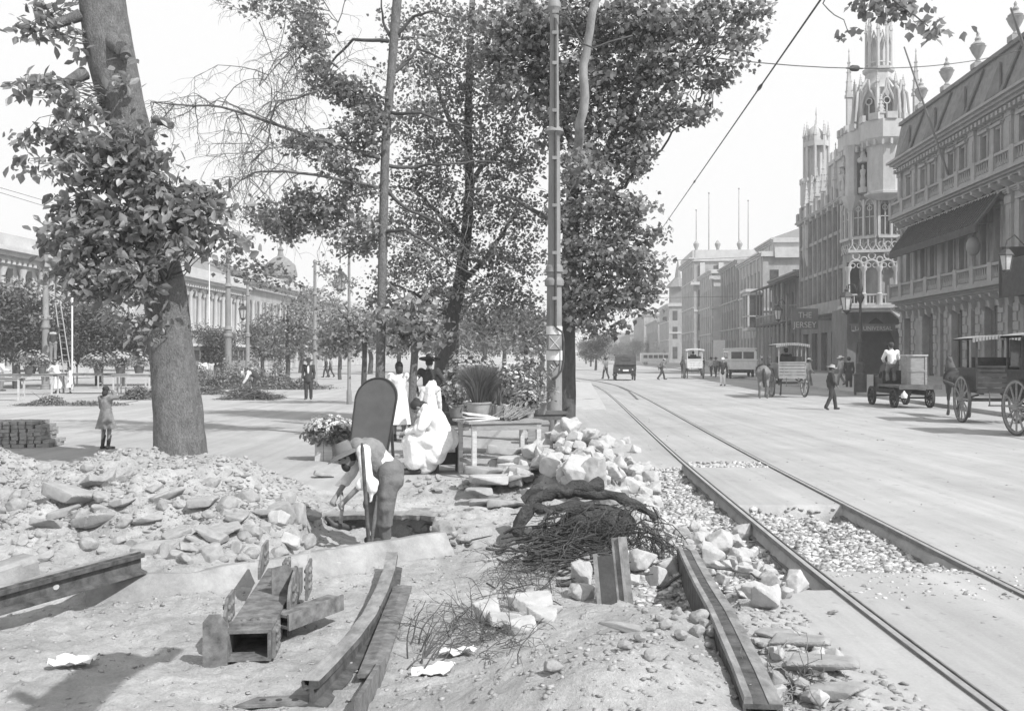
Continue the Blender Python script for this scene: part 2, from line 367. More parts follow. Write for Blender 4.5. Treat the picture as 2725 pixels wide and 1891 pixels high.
def build_terrain():
    def axis(a, b, fine0, fine1, f, c):
        xs = list(np.arange(a, fine0, c))+list(np.arange(fine0, fine1, f))+list(np.arange(fine1, b, c))+[b]; return np.array(xs)
    xs = axis(RX0, RX1, -6.2, 4.6, .036, .12); ys = axis(RY0, RY1, 4.2, 13.6, .036, .09)
    X, Y = np.meshgrid(xs, ys); Z, D = height(X, Y); nx, ny = len(xs), len(ys)
    co = np.stack([X, Y, Z], -1).reshape(-1, 3)
    i = np.arange(nx*ny).reshape(ny, nx); q = np.stack([i[:-1,:-1], i[:-1,1:], i[1:,1:], i[1:,:-1]], -1).reshape(-1, 4)
    me = bpy.data.meshes.new('dirt_ground'); me.vertices.add(len(co)); me.vertices.foreach_set('co', co.ravel())
    me.loops.add(q.size); me.loops.foreach_set('vertex_index', q.ravel().astype(np.int32))
    me.polygons.add(len(q)); me.polygons.foreach_set('loop_start', np.arange(0, q.size, 4)); me.polygons.foreach_set('loop_total', np.full(len(q), 4))
    me.polygons.foreach_set('use_smooth', np.ones(len(q), bool)); me.update()
    a = me.attributes.new('dirt', 'FLOAT', 'POINT'); a.data.foreach_set('value', D.ravel()); me.materials.append(M['ground'])
    struct('dirt_ground', me, None)
build_terrain()
BIG = 1500
g = MB()
for (a, b, c, d) in ((-BIG, RX0, -60, BIG), (RX1, BIG, -60, BIG), (RX0, RX1, RY1, BIG), (RX0, RX1, -60, RY0)):
    xs = sorted({a, b, *[x for x in (-60, 60) if a < x < b]}); ys = sorted({c, d, *[y for y in (RY0, RY1, 60, 200) if c < y < d]})
    for x0, x1 in zip(xs, xs[1:]):
        for y0, y1 in zip(ys, ys[1:]): g.quad((x0,y0,0),(x1,y0,0),(x1,y1,0),(x0,y1,0))
struct('ground', g, M['ground'])
# right-hand pavement with its kerb, and the paved strip beside the tram track
M['paving'] = mat('paving', .4, sc=.8, bsc=25, var=.15, bump=.2, co='World')
def kx(y): return 16.6+.075*(y-48)
def fx(y): return 25.65+.07*y               # facade line of the street on the right
sw = MB(); ys = [20, 30, 45, 60, 80, 100, 140, 200, 300]
for y0, y1 in zip(ys, ys[1:]):
    a, b = kx(y0), kx(y1); c, d = fx(y0)+8, fx(y1)+8
    sw.quad((a,y0,.14),(c,y0,.14),(d,y1,.14),(b,y1,.14)); sw.quad((a,y0,0),(a,y0,.14),(b,y1,.14),(b,y1,0))
sw.quad((kx(20),20,0),(fx(20)+8,20,0),(fx(20)+8,20,.14),(kx(20),20,.14))
struct('pavement', sw, M['paving'])
st = MB(); P = [G(1527,1016), G(1572,1019), G(1612,1088), G(1526,1090)]
st.add([p+Vector((0,0,.05)) for p in P]+[p for p in P], [(3,2,1,0),(0,1,5,4),(1,2,6,5),(2,3,7,6),(3,0,4,7)])
struct('kerb_strip', st, M['stone_pale'])
# ================================================================ right: long palace with balconies
def fr(L, out_x, yy): pass
def window_mesh(w, h, bars=(1, 3), arch=False, dep=.3, fw=.09):
    """sash window in the opening (0..w, z 0..h), set back by dep: frame + pane"""
    m = MB(); m.cur = 0
    m.b2((0, dep-.06, 0), (fw, dep, h)); m.b2((w-fw, dep-.06, 0), (w, dep, h)); m.b2((fw, dep-.06, 0), (w-fw, dep, fw)); m.b2((fw, dep-.06, h-fw), (w-fw, dep, h))
    for i in range(1, bars[0]+1): m.b2((w*i/(bars[0]+1)-.03, dep-.05, fw), (w*i/(bars[0]+1)+.03, dep-.002, h-fw))
    for i in range(1, bars[1]+1): m.b2((fw, dep-.048, h*i/(bars[1]+1)-.025), (w-fw, dep-.004, h*i/(bars[1]+1)+.025))
    g = MB(); g.quad((0, dep, 0), (w, dep, 0), (w, dep, h), (0, dep, h)); return m, g
def add_windows(parent, ops, fmat, cache, **kw):
    for a, b, c, d in ops:
        k = (round(b-a, 2), round(d-c, 2), str(kw))
        if k not in cache:
            m, g = window_mesh(b-a, d-c, **kw); fo = part('window', m, fmat, parent); go = part('pane', g, M['glass'], fo); cache[k] = (fo, go)
            fo.location = (a, 0, c)
        else:
            fo, go = cache[k]; f2 = fo.copy(); C.objects.link(f2); f2.parent = parent; f2.location = (a, 0, c)
            g2 = go.copy(); C.objects.link(g2); g2.parent = f2
def body(mb, L, D, H, roof=True, y0=0):     # sides, back and roof of a block whose front is at local y=0
    mb.quad((0,D,0),(0,y0,0),(0,y0,H),(0,D,H)); mb.quad((L,y0,0),(L,D,0),(L,D,H),(L,y0,H)); mb.quad((L,D,0),(0,D,0),(0,D,H),(L,D,H))
    if roof: mb.quad((0,y0,H),(L,y0,H),(L,D,H),(0,D,H))
def cornice(mb, a, b, z, out, h, dent=0, prof=3):
    for i in range(prof):
        o = out*(i+1)/prof; mb.b2((a-o*.6, -o, z+h*i/prof), (b+o*.6, .05, z+h*(i+1)/prof-.002))
    if dent:
        x = a
        while x < b: mb.b2((x, -out*.55, z-.28), (x+dent*.5, -.002, z-.003)); x += dent
def balus(mb, a, b, z, h, out, step=.33, ped=None):
    mb.b2((a, -out, z), (b, -out+.28, z+.16)); mb.b2((a, -out-.03, z+h-.16), (b, -out+.31, z+h))
    x = a+step/2
    while x < b: mb.lathe([(.05,0),(.11,h*.18),(.05,h*.42),(.07,h-.32)], 6, (x, -out+.14, z+.16)); x += step
    for p in (ped or []): mb.b2((p-.3, -out-.07, z-.02), (p+.3, -out+.35, z+h+.08))
def palace():
    ya, yb = 78.4, 34.; L = (ya-yb)*math.hypot(1, .07); rz = math.atan2(-1, -.07)
    B = thing('palace', 'long three-storey stuccoed palace with balustraded balconies and urns along its roof', 'building', (fx(ya), ya, .1), rz)
    H = 17.3; cache = {}
    bays = [.8]+[6.45+5.52*i for i in range(7)]
    wa = [0]                                            # ground floor openings, then two storeys of paired windows
    gf, f1, f2 = [], [], []
    for b in bays:
        if b < 2: f1 += [(b+1., b+1.9, 7.5, 10.8)]; f2 += [(b+1., b+1.9, 13.6, 15.7)]; gf += [(b+.2, b+2., .3, 4.7)]; continue
        for s in (-1, 1): f1.append((b+s*1.0-.44, b+s*1.0+.44, 7.5, 10.8)); f2.append((b+s*1.0-.44, b+s*1.0+.44, 13.6, 15.7))
        gf += [(b-1.1, b+1.1, .3, 4.9), (b+2.3, b+3.2, .3, 5.)]
    gf = [o for o in gf if o[1] < L]; f1 = [o for o in f1 if o[1] < L]; f2 = [o for o in f2 if o[1] < L]
    m = MB(); m.holes(0, L, 0, H, gf+f1+f2, 0, .5); body(m, L, 16, H, True); part('wall', m, M['facade'], B)
    add_windows(B, f1, M['facade_trim'], cache, bars=(1, 2), dep=.36, fw=.06); add_windows(B, f2, M['facade_trim'], cache, bars=(1, 2), dep=.36, fw=.06)
    for i, (a, b, c, d) in enumerate(gf):
        dm = MB(); dm.b2((a, .45, c), (b, .5, d))
        for k in range(3): dm.b2((a+(b-a)*k/3+.06, .40, c+.1), (a+(b-a)*(k+1)/3-.06, .448, d*.62)); dm.b2((a+(b-a)*k/3+.08, .41, d*.66), (a+(b-a)*(k+1)/3-.08, .447, d-.12))
        part('door', dm, M['wood_dark'], B)
    # rusticated piers of the ground floor
    q = MB()
    us = [0]+sorted([o[0] for o in gf]+[o[1] for o in gf])+[L]
    for a, b in zip(us[::2], us[1::2]):
        z = .5
        while z < 4.6:
            w1 = .5 if int(z*2) % 2 else .75
            q.b2((a, -.09, z), (min(a+w1, b), 0, z+.5)); 
            if b-a > 1.6: q.b2((b-w1, -.09, z), (b, 0, z+.5))
            z += .56
    q.b2((0, -.18, 0), (L, 0, .28)); part('quoins', q, M['facade_trim'], B)
    t = MB(); cornice(t, 0, L, 5.6, .5, .45); cornice(t, 0, L, 11.5, .3, .3, .0); cornice(t, 0, L, 12.2, .7, .4, .0); cornice(t, 0, L, 16.6, .95, .7, .62, 4)
    for b in [x+2.76 for x in bays if x > 2]+[3.6, 0.25]:
        for z0, z1 in ((6.4, 11.3), (12.7, 16.5)):
            if b < L: t.b2((b-.38, -.16, z0), (b+.38, 0, z1)); t.b2((b-.46, -.22, z1-.45), (b+.46, 0, z1)); t.b2((b-.26, -.2, z0+.6), (b+.26, -.155, z1-.8))
    for a, b, c, d in f1+f2:                                    # surrounds, hoods and panels over windows
        t.b2((a-.2, -.1, c-.1), (a-.03, 0, d+.15)); t.b2((b+.03, -.1, c-.1), (b+.2, 0, d+.15)); t.b2((a-.3, -.22, d+.16), (b+.3, 0, d+.34)); t.b2((a-.25, -.16, c-.28), (b+.25, 0, c-.11))
    k = t; x = 1.2
    while x < L:                                                # big scrolled brackets under the balconies
        for z in (6.0, 12.35):
            k.ext([(0,0),(-.85,0),(-.8,-.22),(-.35,-.4),(-.28,-.8),(0,-1.0)], (x-.14, 0, z-.38 if z < 7 else z-.15), (0,1,0), (0,0,1), (.28,0,0))
        x += 1.38
    for b in bays[1:]:
        if b+2 < L: t.b2((b-1.9, -.07, 16.), (b+1.9, 0, 16.1)); t.b2((b-1.7, -.08, 16.22), (b+1.7, 0, 16.52)); t.ell((b, -.1, 16.35), (.3,.1,.22), 8); t.ell((b, -.12, 11.2), (.35,.14,.3), 8)
    part('cornice', t, M['facade_trim'], B, 30)
    peds = [x for x in np.arange(.3, L, 2.76)]
    b1 = MB(); b1.b2((0, -1.05, 6.02), (L, 0, 6.25)); balus(b1, 0, L, 6.25, 1.1, .95, .34, peds); part('balcony', b1, M['facade_trim'], B, 40)
    b2 = MB(); b2.b2((0, -.95, 12.6), (L, 0, 12.8)); balus(b2, 0, L, 12.8, 1.05, .85, .34, peds); part('balcony', b2, M['facade_trim'], B, 40)
    # attic: sloping mansard with triangular panels, and parapet urns
    r = MB(); r.quad((0,-.5,17.3),(L,-.5,17.3),(L,.1,20.2),(0,.1,20.2)); r.quad((0,.1,20.2),(L,.1,20.2),(L,15,20.6),(0,15,20.6))
    r.add([(0,-.5,17.3),(0,.1,20.2),(0,15,20.6),(0,15,17.3)], [(3,2,1,0)]); r.add([(L,-.5,17.3),(L,.1,20.2),(L,15,20.6),(L,15,17.3)], [(0,1,2,3)])
    part('roof', r, M['slate'], B)
    a = MB(); a.b2((0, -.12, 20.15), (L, .35, 20.42))
    for i in range(9):
        x = 1.6+i*5.45
        if x+4 < L: a.ext([(0,0),(2.2,0),(1.2,2.1)], (x, -.52, 17.5), (1,0,0), (0,.207,1), (0,-.12,.02)); a.ext([(.2,.0),(.7,.0),(2.2,2.5),(1.9,2.5)], (x+1.8, -.54, 17.45), (1,0,0), (0,.207,1), (0,-.1,.02))
    part('attic_panels', a, M['facade_dim'], B)
    for x in (4.4, 9.6, 15.0, 20.5, 26, 31.5):
        u = MB(); u.b2((x-.35, -.2, 20.4), (x+.35, .5, 20.75)); u.lathe([(.14,0),(.2,.1),(.1,.25),(.36,.7),(.48,1.0),(.52,1.06),(.38,1.12),(.44,1.2),(.16,1.45),(.2,1.58),(.08,1.75),(.1,1.9),(.02,2.05)], 12, (x, .15, 20.75))
        part('urn', u, M['stone_mid'], B, 40)
    # dark hooded awning under the upper balcony
    w = MB(); w.ext([(0,0),(-1.75,-2.3),(-1.75,-2.75),(-1.6,-2.75),(-1.6,-2.35),(0,-.2)], (3., -.02, 12.0), (0,1,0), (0,0,1), (16.5,0,0))
    n = 34
    for i in range(n): w.beam((3.1+i*16.3/n, -.1, 11.98), (3.1+i*16.3/n, -1.75, 9.75), .1, .06)
    part('awning', w, M['canvas_dark'], B)
    s = MB(); s.b2((22.5, -1.6, 5.2), (22.8, -.05, 8.)); s.b2((22.4, -1.6, 5.1), (26., -1.45, 7.2)); part('hanging_box', s, M['canvas_dark'], B)
    p = MB(); p.tube([W(2523,465,68.0), W(2406,125,64.5)], [.09,.05], 8); part('flagpole', p, M['iron'], B, 40, w=True)
    p = MB(); p.tube([W(2722,120,47.), W(2690,22,45.)], [.08,.05], 8); part('flagpole', p, M['iron'], B, 40, w=True)
    l = MB(); c = W(2590, 655, 60.5); l.ell(c, (.42,.42,.62)); l.tube([c+Vector((0,0,.6)), c+Vector((.2,0,1.4)), c+Vector((1.6,0,1.5))], .05); part('hanging_lamp', l, M['iron'], B, 40, w=True)
palace()
# ================================================================ right: gothic corner house
def octa(mb, c, r, z0, z1, rot=R(22.5)): mb.lathe([(r, z0), (r, z1)], 8, c, rot)
def crenel(mb, c, r, z, n=8, h=.55, w=.5, per=2, th=.3):
    a = r*math.cos(math.pi/8)
    for i in range(n):
        q = 2*math.pi*i/n; side = 2*r*math.sin(math.pi/8)
        for k in range(per):
            t = (k+.5)/per-.5; p = Vector((a*math.cos(q)-t*side*math.sin(q), a*math.sin(q)+t*side*math.cos(q), z+h/2))
            mb.box(Vector(c)+p, (th, side/per*.55, h), q)
def pinnacle(mb, c, r, z0, z1, n=4):
    h = z1-z0; mb.lathe([(r, z0), (r, z0+h*.42)], n, c, R(45)); mb.lathe([(r*1.45, z0+h*.42), (r*1.45, z0+h*.46)], n, c, R(45))
    mb.lathe([(r*1.15, z0+h*.46), (r*.12, z0+h*.95), (r*.3, z0+h*.96), (.02, z1)], n, c, R(45))
    for k in range(4):
        for s in range(4):
            q = math.pi/2*s+math.pi/4; rr = r*(1.05-.23*k); mb.ell(Vector(c)+Vector((rr*math.cos(q), rr*math.sin(q), z0+h*(.5+.11*k))), r*.26, 5)
def pointed(w, h, n=6):                     # outline of a pointed arch opening, base centre at 0
    s = h-w*.87; pts = [(-w/2, 0), (w/2, 0)]
    for i in range(n+1):
        a = R(60)*i/n; pts.append((-w/2+w*math.cos(a), s+w*math.sin(a)))
    for i in range(n-1, -1, -1):
        a = R(60)*i/n; pts.append((w/2-w*math.cos(a), s+w*math.sin(a)))
    return pts
def gothic():
    c0 = W(2338, 945, 92); X, Y = c0.x, c0.y
    B = thing('gothic_house', 'ornate gothic corner house with a pinnacled octagonal tower and columned loggia', 'building', (X, Y, .1))
    st = []                                             # street wing: local frame along the facade
    rz = math.atan2(-1, -.07); ys, ye = 113.5, 93.5; L = (ys-ye)*math.hypot(1, .07)
    Mx = Matrix.Translation((fx(ys)-X, ys-Y, 0)) @ Matrix.Rotation(rz, 4, 'Z')
    m = MB(); m.m = Mx; ops = []
    for i in range(9):
        for z0, z1 in ((7.2, 9.9), (11., 13.6), (14.2, 16.2)): ops.append((.9+i*2.1, 2.2+i*2.1, z0, z1))
    ops += [(1+i*4.2, 3.6+i*4.2, .2, 4.2) for i in range(4)]
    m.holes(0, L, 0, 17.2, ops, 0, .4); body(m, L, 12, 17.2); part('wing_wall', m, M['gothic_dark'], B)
    m = MB(); m.m = Mx
    for i in range(10): m.b2((.3+i*2.1, -.3, 6.4), (.6+i*2.1, 0, 17.2))
    m.b2((-.3, -.9, 6.0), (L, 0, 6.35)); cornice(m, -.3, L, 16.6, .6, .6); m.b2((-.3, -.8, 6.35), (L, -.65, 7.2))
    for z in (10.3, 13.8): m.b2((0, -.2, z), (L, 0, z+.35))
    for i in range(12):
        m.b2((i*1.7, -.6, 17.2), (i*1.7+.9, -.3, 18.6 if i % 2 else 18.1))
    part('wing_trim', m, M['gothic_wall'], B)
    for o in ops:
        m = MB(); m.m = Mx; m.quad((o[0], .38, o[2]), (o[1], .38, o[2]), (o[1], .38, o[3]), (o[0], .38, o[3])); part('window', m, M['glass'], B)
    g1 = MB(); g1.m = Mx; g1.b2((0, -.55, 16.9), (L, 0, 17.2))
    for i in range(7):
        u = 4.+i*2.5; pinnacle(g1, (u, -.3, 0), .3, 16.5, 21.2+.35*i)
    g1.b2((L-6.5, -.2, 17.2), (L, .4, 21.)); g1.b2((L-6.7, -.4, 21.), (L, .5, 21.4))
    for i in range(5): g1.b2((L-6.6+i*1.4, -.4, 21.4), (L-5.9+i*1.4, 0, 22.2))
    part('gable_wall', g1, M['gothic'], B)
    # far turret with a small dome
    t = MB(); tc = Vector((W(2172, 500, 111).x-X, 111-Y, 0))
    octa(t, tc, 1.5, 13., 19.); t.lathe([(1.2,11.6),(1.5,13.)], 8, tc, R(22.5)); octa(t, tc, 1.75, 19., 21.2); t.lathe([(1.5,18.3),(1.75,19)], 8, tc, R(22.5)); crenel(t, tc, 1.75, 21.2, per=2, h=.6)
    for i in range(8):
        q = math.pi/4*i+R(22.5); p = tc+Vector((1.3*math.cos(q), 1.3*math.sin(q), 0)); t.lathe([(.17,20.5),(.17,25.6)], 6, p); pinnacle(t, p, .18, 25.4, 28.2)
    octa(t, tc, 1.45, 25.4, 26.0); t.lathe([(1.2,26.),(1.15,26.7),(.85,27.4),(.4,27.8),(.08,28.),(.05,29.),(.1,29.1),(.02,30.)], 12, tc); octa(t, tc, .75, 20.5, 25.4)
    part('dome_turret', t, M['gothic'], B, 30)
    # corner block: chamfered tower body
    body_m = MB(); r = 3.15
    octa(body_m, (0,0,0), r, 16.2, 21.2); octa(body_m, (0,0,0), r*1.02, 6.2, 16.2)
    part('tower_body', body_m, M['gothic_wall'], B)
    rb = MB(); rb.b2((1.5, -2.6, 0), (9.5, 6, 17.2)); rb.b2((1.2, -3., 6.), (9.5, -2.3, 6.4)); rb.b2((1.4, -2.9, 16.8), (9.5, 6.2, 17.4)); rb.b2((2.5,-2.4,17.4),(9,5,20.5)); part('side_wall', rb, M['gothic_wall'], B)
    # paired dark windows of the second floor, statue niche and right round turret
    def on(q, a, z, off=.0): return Vector((math.cos(q)*(r*1.02*math.cos(math.pi/8)+off)-math.sin(q)*a, math.sin(q)*(r*1.02*math.cos(math.pi/8)+off)+math.cos(q)*a, z))
    for q in (R(-90), R(-135), R(180)):
        ex = Vector((-math.sin(q), math.cos(q), 0)); eo = Vector((math.cos(q), math.sin(q), 0))
        for s in (-.55, .55):
            wd = MB(); wd.ext([(-.42,0),(.42,0),(.42,2.7),(-.42,2.7)], on(q, s, 12.9, .005), ex, (0,0,1), eo*.02); wo = part('window', wd, M['glass'], B)
            fm = MB()
            for a in (-.45, 0, .45): fm.beam(on(q, s+a, 12.85, .05), on(q, s+a, 15.7, .05), .08, .1, eo)
            fm.beam(on(q, s-.45, 14.5, .05), on(q, s+.45, 14.5, .05), .08, .1, eo); part('frame', fm, M['gothic'], wo)
        tr = MB(); tr.ext([(-1.2,0),(1.2,0),(1.2,.25),(-1.2,.25)], on(q, 0, 12.5, .0), ex, (0,0,1), eo*.3)
        for s in (-1.15, 0, 1.15): tr.beam(on(q, s, 12.6, .1), on(q, s, 16.1, .1), .2, .25, eo)
        for k in range(4):                              # tracery parapet below
            a = -.9+k*.6; tr.tube([on(q, a+.26*math.cos(R(30*j)), 11.9+.26*math.sin(R(30*j)), .12) for j in range(13)], .055, 5); tr.beam(on(q, a-.3, 11.3, .1), on(q, a, 11.75, .1), .09, .12); tr.beam(on(q, a+.3, 11.3, .1), on(q, a, 11.75, .1), .09, .12)
        for a in (-1.12, -.84, .84, 1.12): tr.beam(on(q, a, 16.4, .06), on(q, a, 20.7, .06), .1, .14, eo)
        for a in (-.98, .98):
            for z in (17.2, 18.6, 20.): tr.tube([on(q, a-.14, z, .05), on(q, a, z+.4, .05), on(q, a+.14, z, .05)], .05, 5)
        for s in (-.55, .55):
            tr.tube([on(q, s-.5, 15.5, .1), on(q, s-.3, 15.95, .1), on(q, s, 16.15, .1), on(q, s+.3, 15.95, .1), on(q, s+.5, 15.5, .1)], .09, 6)
            tr.tube([on(q, s+.22*math.cos(R(30*j)), 15.3+.22*math.sin(R(30*j)), .06) for j in range(13)], .05, 5)
        for k in range(5): a = -1.+.5*k; tr.beam(on(q, a, 12.5, .05), on(q, a, 11.4, .05), .07, .1, eo)
        part('tracery', tr, M['gothic'], B, 40)
        if q == R(-90): continue
        ni = MB(); ni.ext(pointed(1.5, 3.9), on(q, 0, 16.7, .004), ex, (0,0,1), eo*.03); n0 = part('niche', ni, M['recess_shade'], B)  # flat dark sheet paints the niche's shade, no recess is cut
        sm = MB(); p = on(q, 0, 17.1, .3); sm.lathe([(.4,-.4),(.42,0),(.4,.1),(.22,.15),(.27,.6),(.2,1.2),(.27,1.6),(.25,1.7),(.09,1.82),(.12,1.95),(.12,2.1),(.02,2.22)], 10, p); sm.cap(p+Vector((-.2,-.1,1.55)), p+Vector((-.1,-.25,1.0)), .08, .06, 6); part('statue', sm, M['gothic'], B, 50)
        cn = MB(); p = on(q, 0, 19.5, .25); cn.lathe([(.5,0),(.55,.3),(.3,.5),(.1,1.2)], 6, p); part('canopy', cn, M['gothic'], B)
    rt = MB(); c2 = Vector((-.7, -3.1, 0)); rt.lathe([(.7,15.9),(1.3,16.15),(1.7,16.35),(1.7,16.55),(1.42,16.62),(1.42,20.4),(1.75,21.2)], 8, c2, R(22.5)); part('bartizan', rt, M['gothic'], B, 30)
    lt = MB(); c3 = on(R(-157.5), 0, 0, .25); lt.lathe([(.3,15.2),(.95,16.3),(1.0,16.5),(.6,16.6),(.55,20.),(.8,21.2)], 8, c3); part('bartizan', lt, M['gothic'], B, 30)
    # machicolated battlements
    b = MB(); b.lathe([(3.1,20.7),(3.65,21.2),(3.65,22.5)], 8, (0,0,0), R(22.5)); crenel(b, (0,0,0), 3.65, 22.5, per=3, h=.65, th=.35)
    b.lathe([(1.7,20.8),(2.1,21.3),(2.1,22.9)], 8, c2, R(22.5)); crenel(b, c2, 2.1, 22.9, per=1, h=.6)
    for i in range(40):
        q = 2*math.pi*i/40; b.box((3.35*math.cos(q), 3.35*math.sin(q), 20.75), (.3, .22, .5), q)
    for i in range(16):
        q = 2*math.pi*i/16; b.box(c2+Vector((1.8*math.cos(q), 1.8*math.sin(q), 20.9)), (.3, .2, .5), q)
    part('battlements', b, M['gothic'], B)
    # belfry with ogee gables, pinnacles and open lantern
    v = MB(); rb2 = 2.15; octa(v, (0,0,0), rb2*.9, 22.4, 26.6); octa(v, (0,0,0), rb2, 22.4, 23.2)
    for i in range(8):
        q = math.pi/4*i+R(22.5); p = Vector((rb2*math.cos(q), rb2*math.sin(q), 0)); v.lathe([(.26,22.5),(.22,26.4)], 6, p); pinnacle(v, p, .16, 26.2, 28.0)
        q2 = math.pi/4*i; ap = rb2*math.cos(math.pi/8)
        def P(a, z, o=0.): return Vector(((ap+o)*math.cos(q2)-a*math.sin(q2), (ap+o)*math.sin(q2)+a*math.cos(q2), z))
        for s in (-1, 1): v.tube([P(s*.72,24.6,.05), P(s*.66,25.3,.1), P(s*.4,25.9,.12), P(s*.14,26.4,.15), P(.02*s,27.3,.16)], .11, 6)
        v.tube([P(0,23.2,.02), P(0,25.,.02)], .07, 6); v.tube([P(.3*math.cos(R(30*j)), 25.3+.3*math.sin(R(30*j)), .03) for j in range(13)], .06, 5)
    part('belfry', v, M['gothic'], B, 40)
    for i in range(8):
        q2 = math.pi/4*i; ap = rb2*.9*math.cos(math.pi/8); ex = Vector((-math.sin(q2), math.cos(q2), 0)); eo = Vector((math.cos(q2), math.sin(q2), 0))
        o = MB(); o.ext(pointed(1.1, 2.5), eo*(ap+.003)+Vector((0,0,23.3)), ex, (0,0,1), eo*.02); part('belfry_opening', o, M['glass'], B)
    l = MB(); l.lathe([(1.75,26.6),(1.3,27.3),(1.2,28.2),(1.42,28.4),(1.45,28.7),(1.2,28.75)], 8, (0,0,0), R(22.5))
    l.lathe([(.62,28.7),(.62,31.6)], 8, (0,0,0), R(22.5))
    for i in range(8):
        q = math.pi/4*i+R(22.5); p = Vector((1.08*math.cos(q), 1.08*math.sin(q), 0)); l.lathe([(.17,28.6),(.14,31.6)], 6, p); pinnacle(l, p, .15, 31.2, 33.6 if i % 2 else 34.4)
        a, c = Vector((1.08*math.cos(q), 1.08*math.sin(q), 0)), Vector((1.08*math.cos(q+math.pi/4), 1.08*math.sin(q+math.pi/4), 0))
        l.tube([a+Vector((0,0,30.7)), (a*.75+c*.25)+Vector((0,0,31.3)), (a+c)/2+Vector((0,0,32.1)), (a*.25+c*.75)+Vector((0,0,31.3)), c+Vector((0,0,30.7))], .1, 6)
        l.beam(a+Vector((0,0,29.2)), c+Vector((0,0,29.2)), .12, .12)
    part('lantern', l, M['gothic'], B, 40)
    pn = MB()
    for p, z in (((-3.0,-.6,0), 30.5), ((2.6,-2.2,0), 30.), ((-.9,-3.0,0), 25.6)): pinnacle(pn, p, .3, 22.5, z)
    for i in range(8): q = math.pi/4*i+R(22.5); pn.tube([Vector((2.75*math.cos(q),2.75*math.sin(q),23.5)), Vector((2.5*math.cos(q),2.5*math.sin(q),26.2)), Vector((1.4*math.cos(q),1.4*math.sin(q),27.6))], .13, 6)
    part('pinnacles', pn, M['gothic'], B, 40)
    # loggia on its balcony: columns, round arches with openwork
    a0, a1 = Vector((-3.6, -1.9, 0)), Vector((1.75, -4.2, 0)); a0, a1 = Vector((-3.75, -2.6, 0)), Vector((1.55, -3.75, 0)); d = a1-a0; Ld = d.length; ex = d.normalized(); eo = Vector((ex.y, -ex.x, 0))
    f = MB(); f.ext([(-.6,0),(Ld+.6,0),(Ld+.6,3.4),(-.6,3.4)], a0-eo*(-.45)+Vector((0,0,6.1)), ex, -eo, (0,0,.3)); f.ext([(-.3,0),(Ld+.3,0),(Ld+.3,2.5),(-.3,2.5)], a0+eo*.1+Vector((0,0,5.8)), ex, -eo, (0,0,.29))
    part('balcony_floor', f, M['gothic'], B)
    back = MB(); back.ext([(0,0),(Ld,0),(Ld,4.),(0,4.)], a0-eo*1.1+Vector((0,0,6.4)), ex, (0,0,1), -eo*.1); part('loggia_back', back, M['recess_shade'], B)  # back wall blackened to paint the shade between the columns
    n = 4
    for i in range(n+1):
        cm = MB(); p = a0+ex*(Ld*i/n)+Vector((0,0,6.4)); cm.lathe([(.26,0),(.26,.9),(.3,1.0),(.17,1.1),(.15,3.0),(.3,3.3),(.3,3.5)], 12, p); part('column', cm, M['gothic'], B, 40)
    ar = MB()
    for i in range(n):
        p = a0+ex*(Ld*(i+.5)/n)+Vector((0,0,9.9)); w2 = Ld/n/2-.1
        ar.tube([p+ex*(w2*math.cos(R(a)))+Vector((0,0,w2*math.sin(R(a)))) for a in range(0, 181, 15)], .1, 6)
        for s in (-.28, .28): ar.tube([p+ex*(s+.2*math.cos(R(a)))+Vector((0,0,.1+.2*math.sin(R(a)))) for a in range(0, 361, 30)], .05, 5)
        ar.tube([p+ex*(.3*math.cos(R(a)))+Vector((0,0,.95+.3*math.sin(R(a)))) for a in range(0, 361, 30)], .08, 5)
        if i: 
            pp = a0+ex*(Ld*i/n)+Vector((0,0,10.5)); ar.tube([pp+ex*(.26*math.cos(R(a)))+Vector((0,0,.26*math.sin(R(a)))) for a in range(0, 361, 30)], .08, 5)
    ar.beam(a0+Vector((0,0,11.3)), a1+Vector((0,0,11.3)), .3, .25)
    for i in range(8):
        p = a0+ex*(Ld*(i+.5)/8)+Vector((0,0,11.4)); ar.tube([p-ex*.3, p+Vector((0,0,.5)), p+ex*.3], .07, 5); ar.tube([p+Vector((0,0,.5)), p+Vector((0,0,1.0))], .06, 5)
    part('arches', ar, M['gothic'], B, 40)
    pr = MB()
    for z in (6.5, 7.35): pr.beam(a0+Vector((0,0,z)), a1+Vector((0,0,z)), .16, .14)
    for i in range(n):
        for j in range(4):
            p = a0+ex*(Ld*(i+.15+.23*j)/n); pr.beam(p+Vector((0,0,6.5)), p+Vector((0,0,7.3)), .07, .07)
    part('railing', pr, M['gothic'], B)
    # ground floor: dark arched entrance, corner column, fascia with the shop name
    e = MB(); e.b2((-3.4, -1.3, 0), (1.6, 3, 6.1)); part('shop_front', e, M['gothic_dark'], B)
    e = MB(); ew = Vector((-2.6, -1.32, .1)); e.ext(pointed(3.6, 5.2), Vector((-.75,-1.33,.12)), (1,0,0), (0,0,1), (0,-.03,0)); part('entrance', e, M['recess_shade'], B)  # dark sheet painted for the shaded depth of the doorway
    ca = MB(); p = Vector((1.25, -3.4, 0)); ca.lathe([(.6,0),(.6,.5),(.42,.6),(.4,3.4),(.7,3.9),(.75,4.2)], 16, p); ca.lathe([(.5,4.2),(.95,4.3),(.95,4.55),(.55,4.6)], 12, p); part('corner_column', ca, M['gothic'], B, 40)
    aw = MB(); aw.ext([(0,0),(1.6,0),(1.6,-1.75),(1.2,-1.2),(.75,-.8),(0,-.15)], Vector((-.3,-3.7,6.05)), (1,0,0), (0,0,1), (0,.5,0)); part('spandrel', aw, M['gothic'], B)
    sg = MB(); sg.b2((-3.3, -2.2, 4.0), (.8, -2.1, 4.7)); sg.b2((-3.3,-2.1,4.62),(.8,-1.3,4.7)); so_ = part('shop_sign', sg, M['gothic_dark'], B)
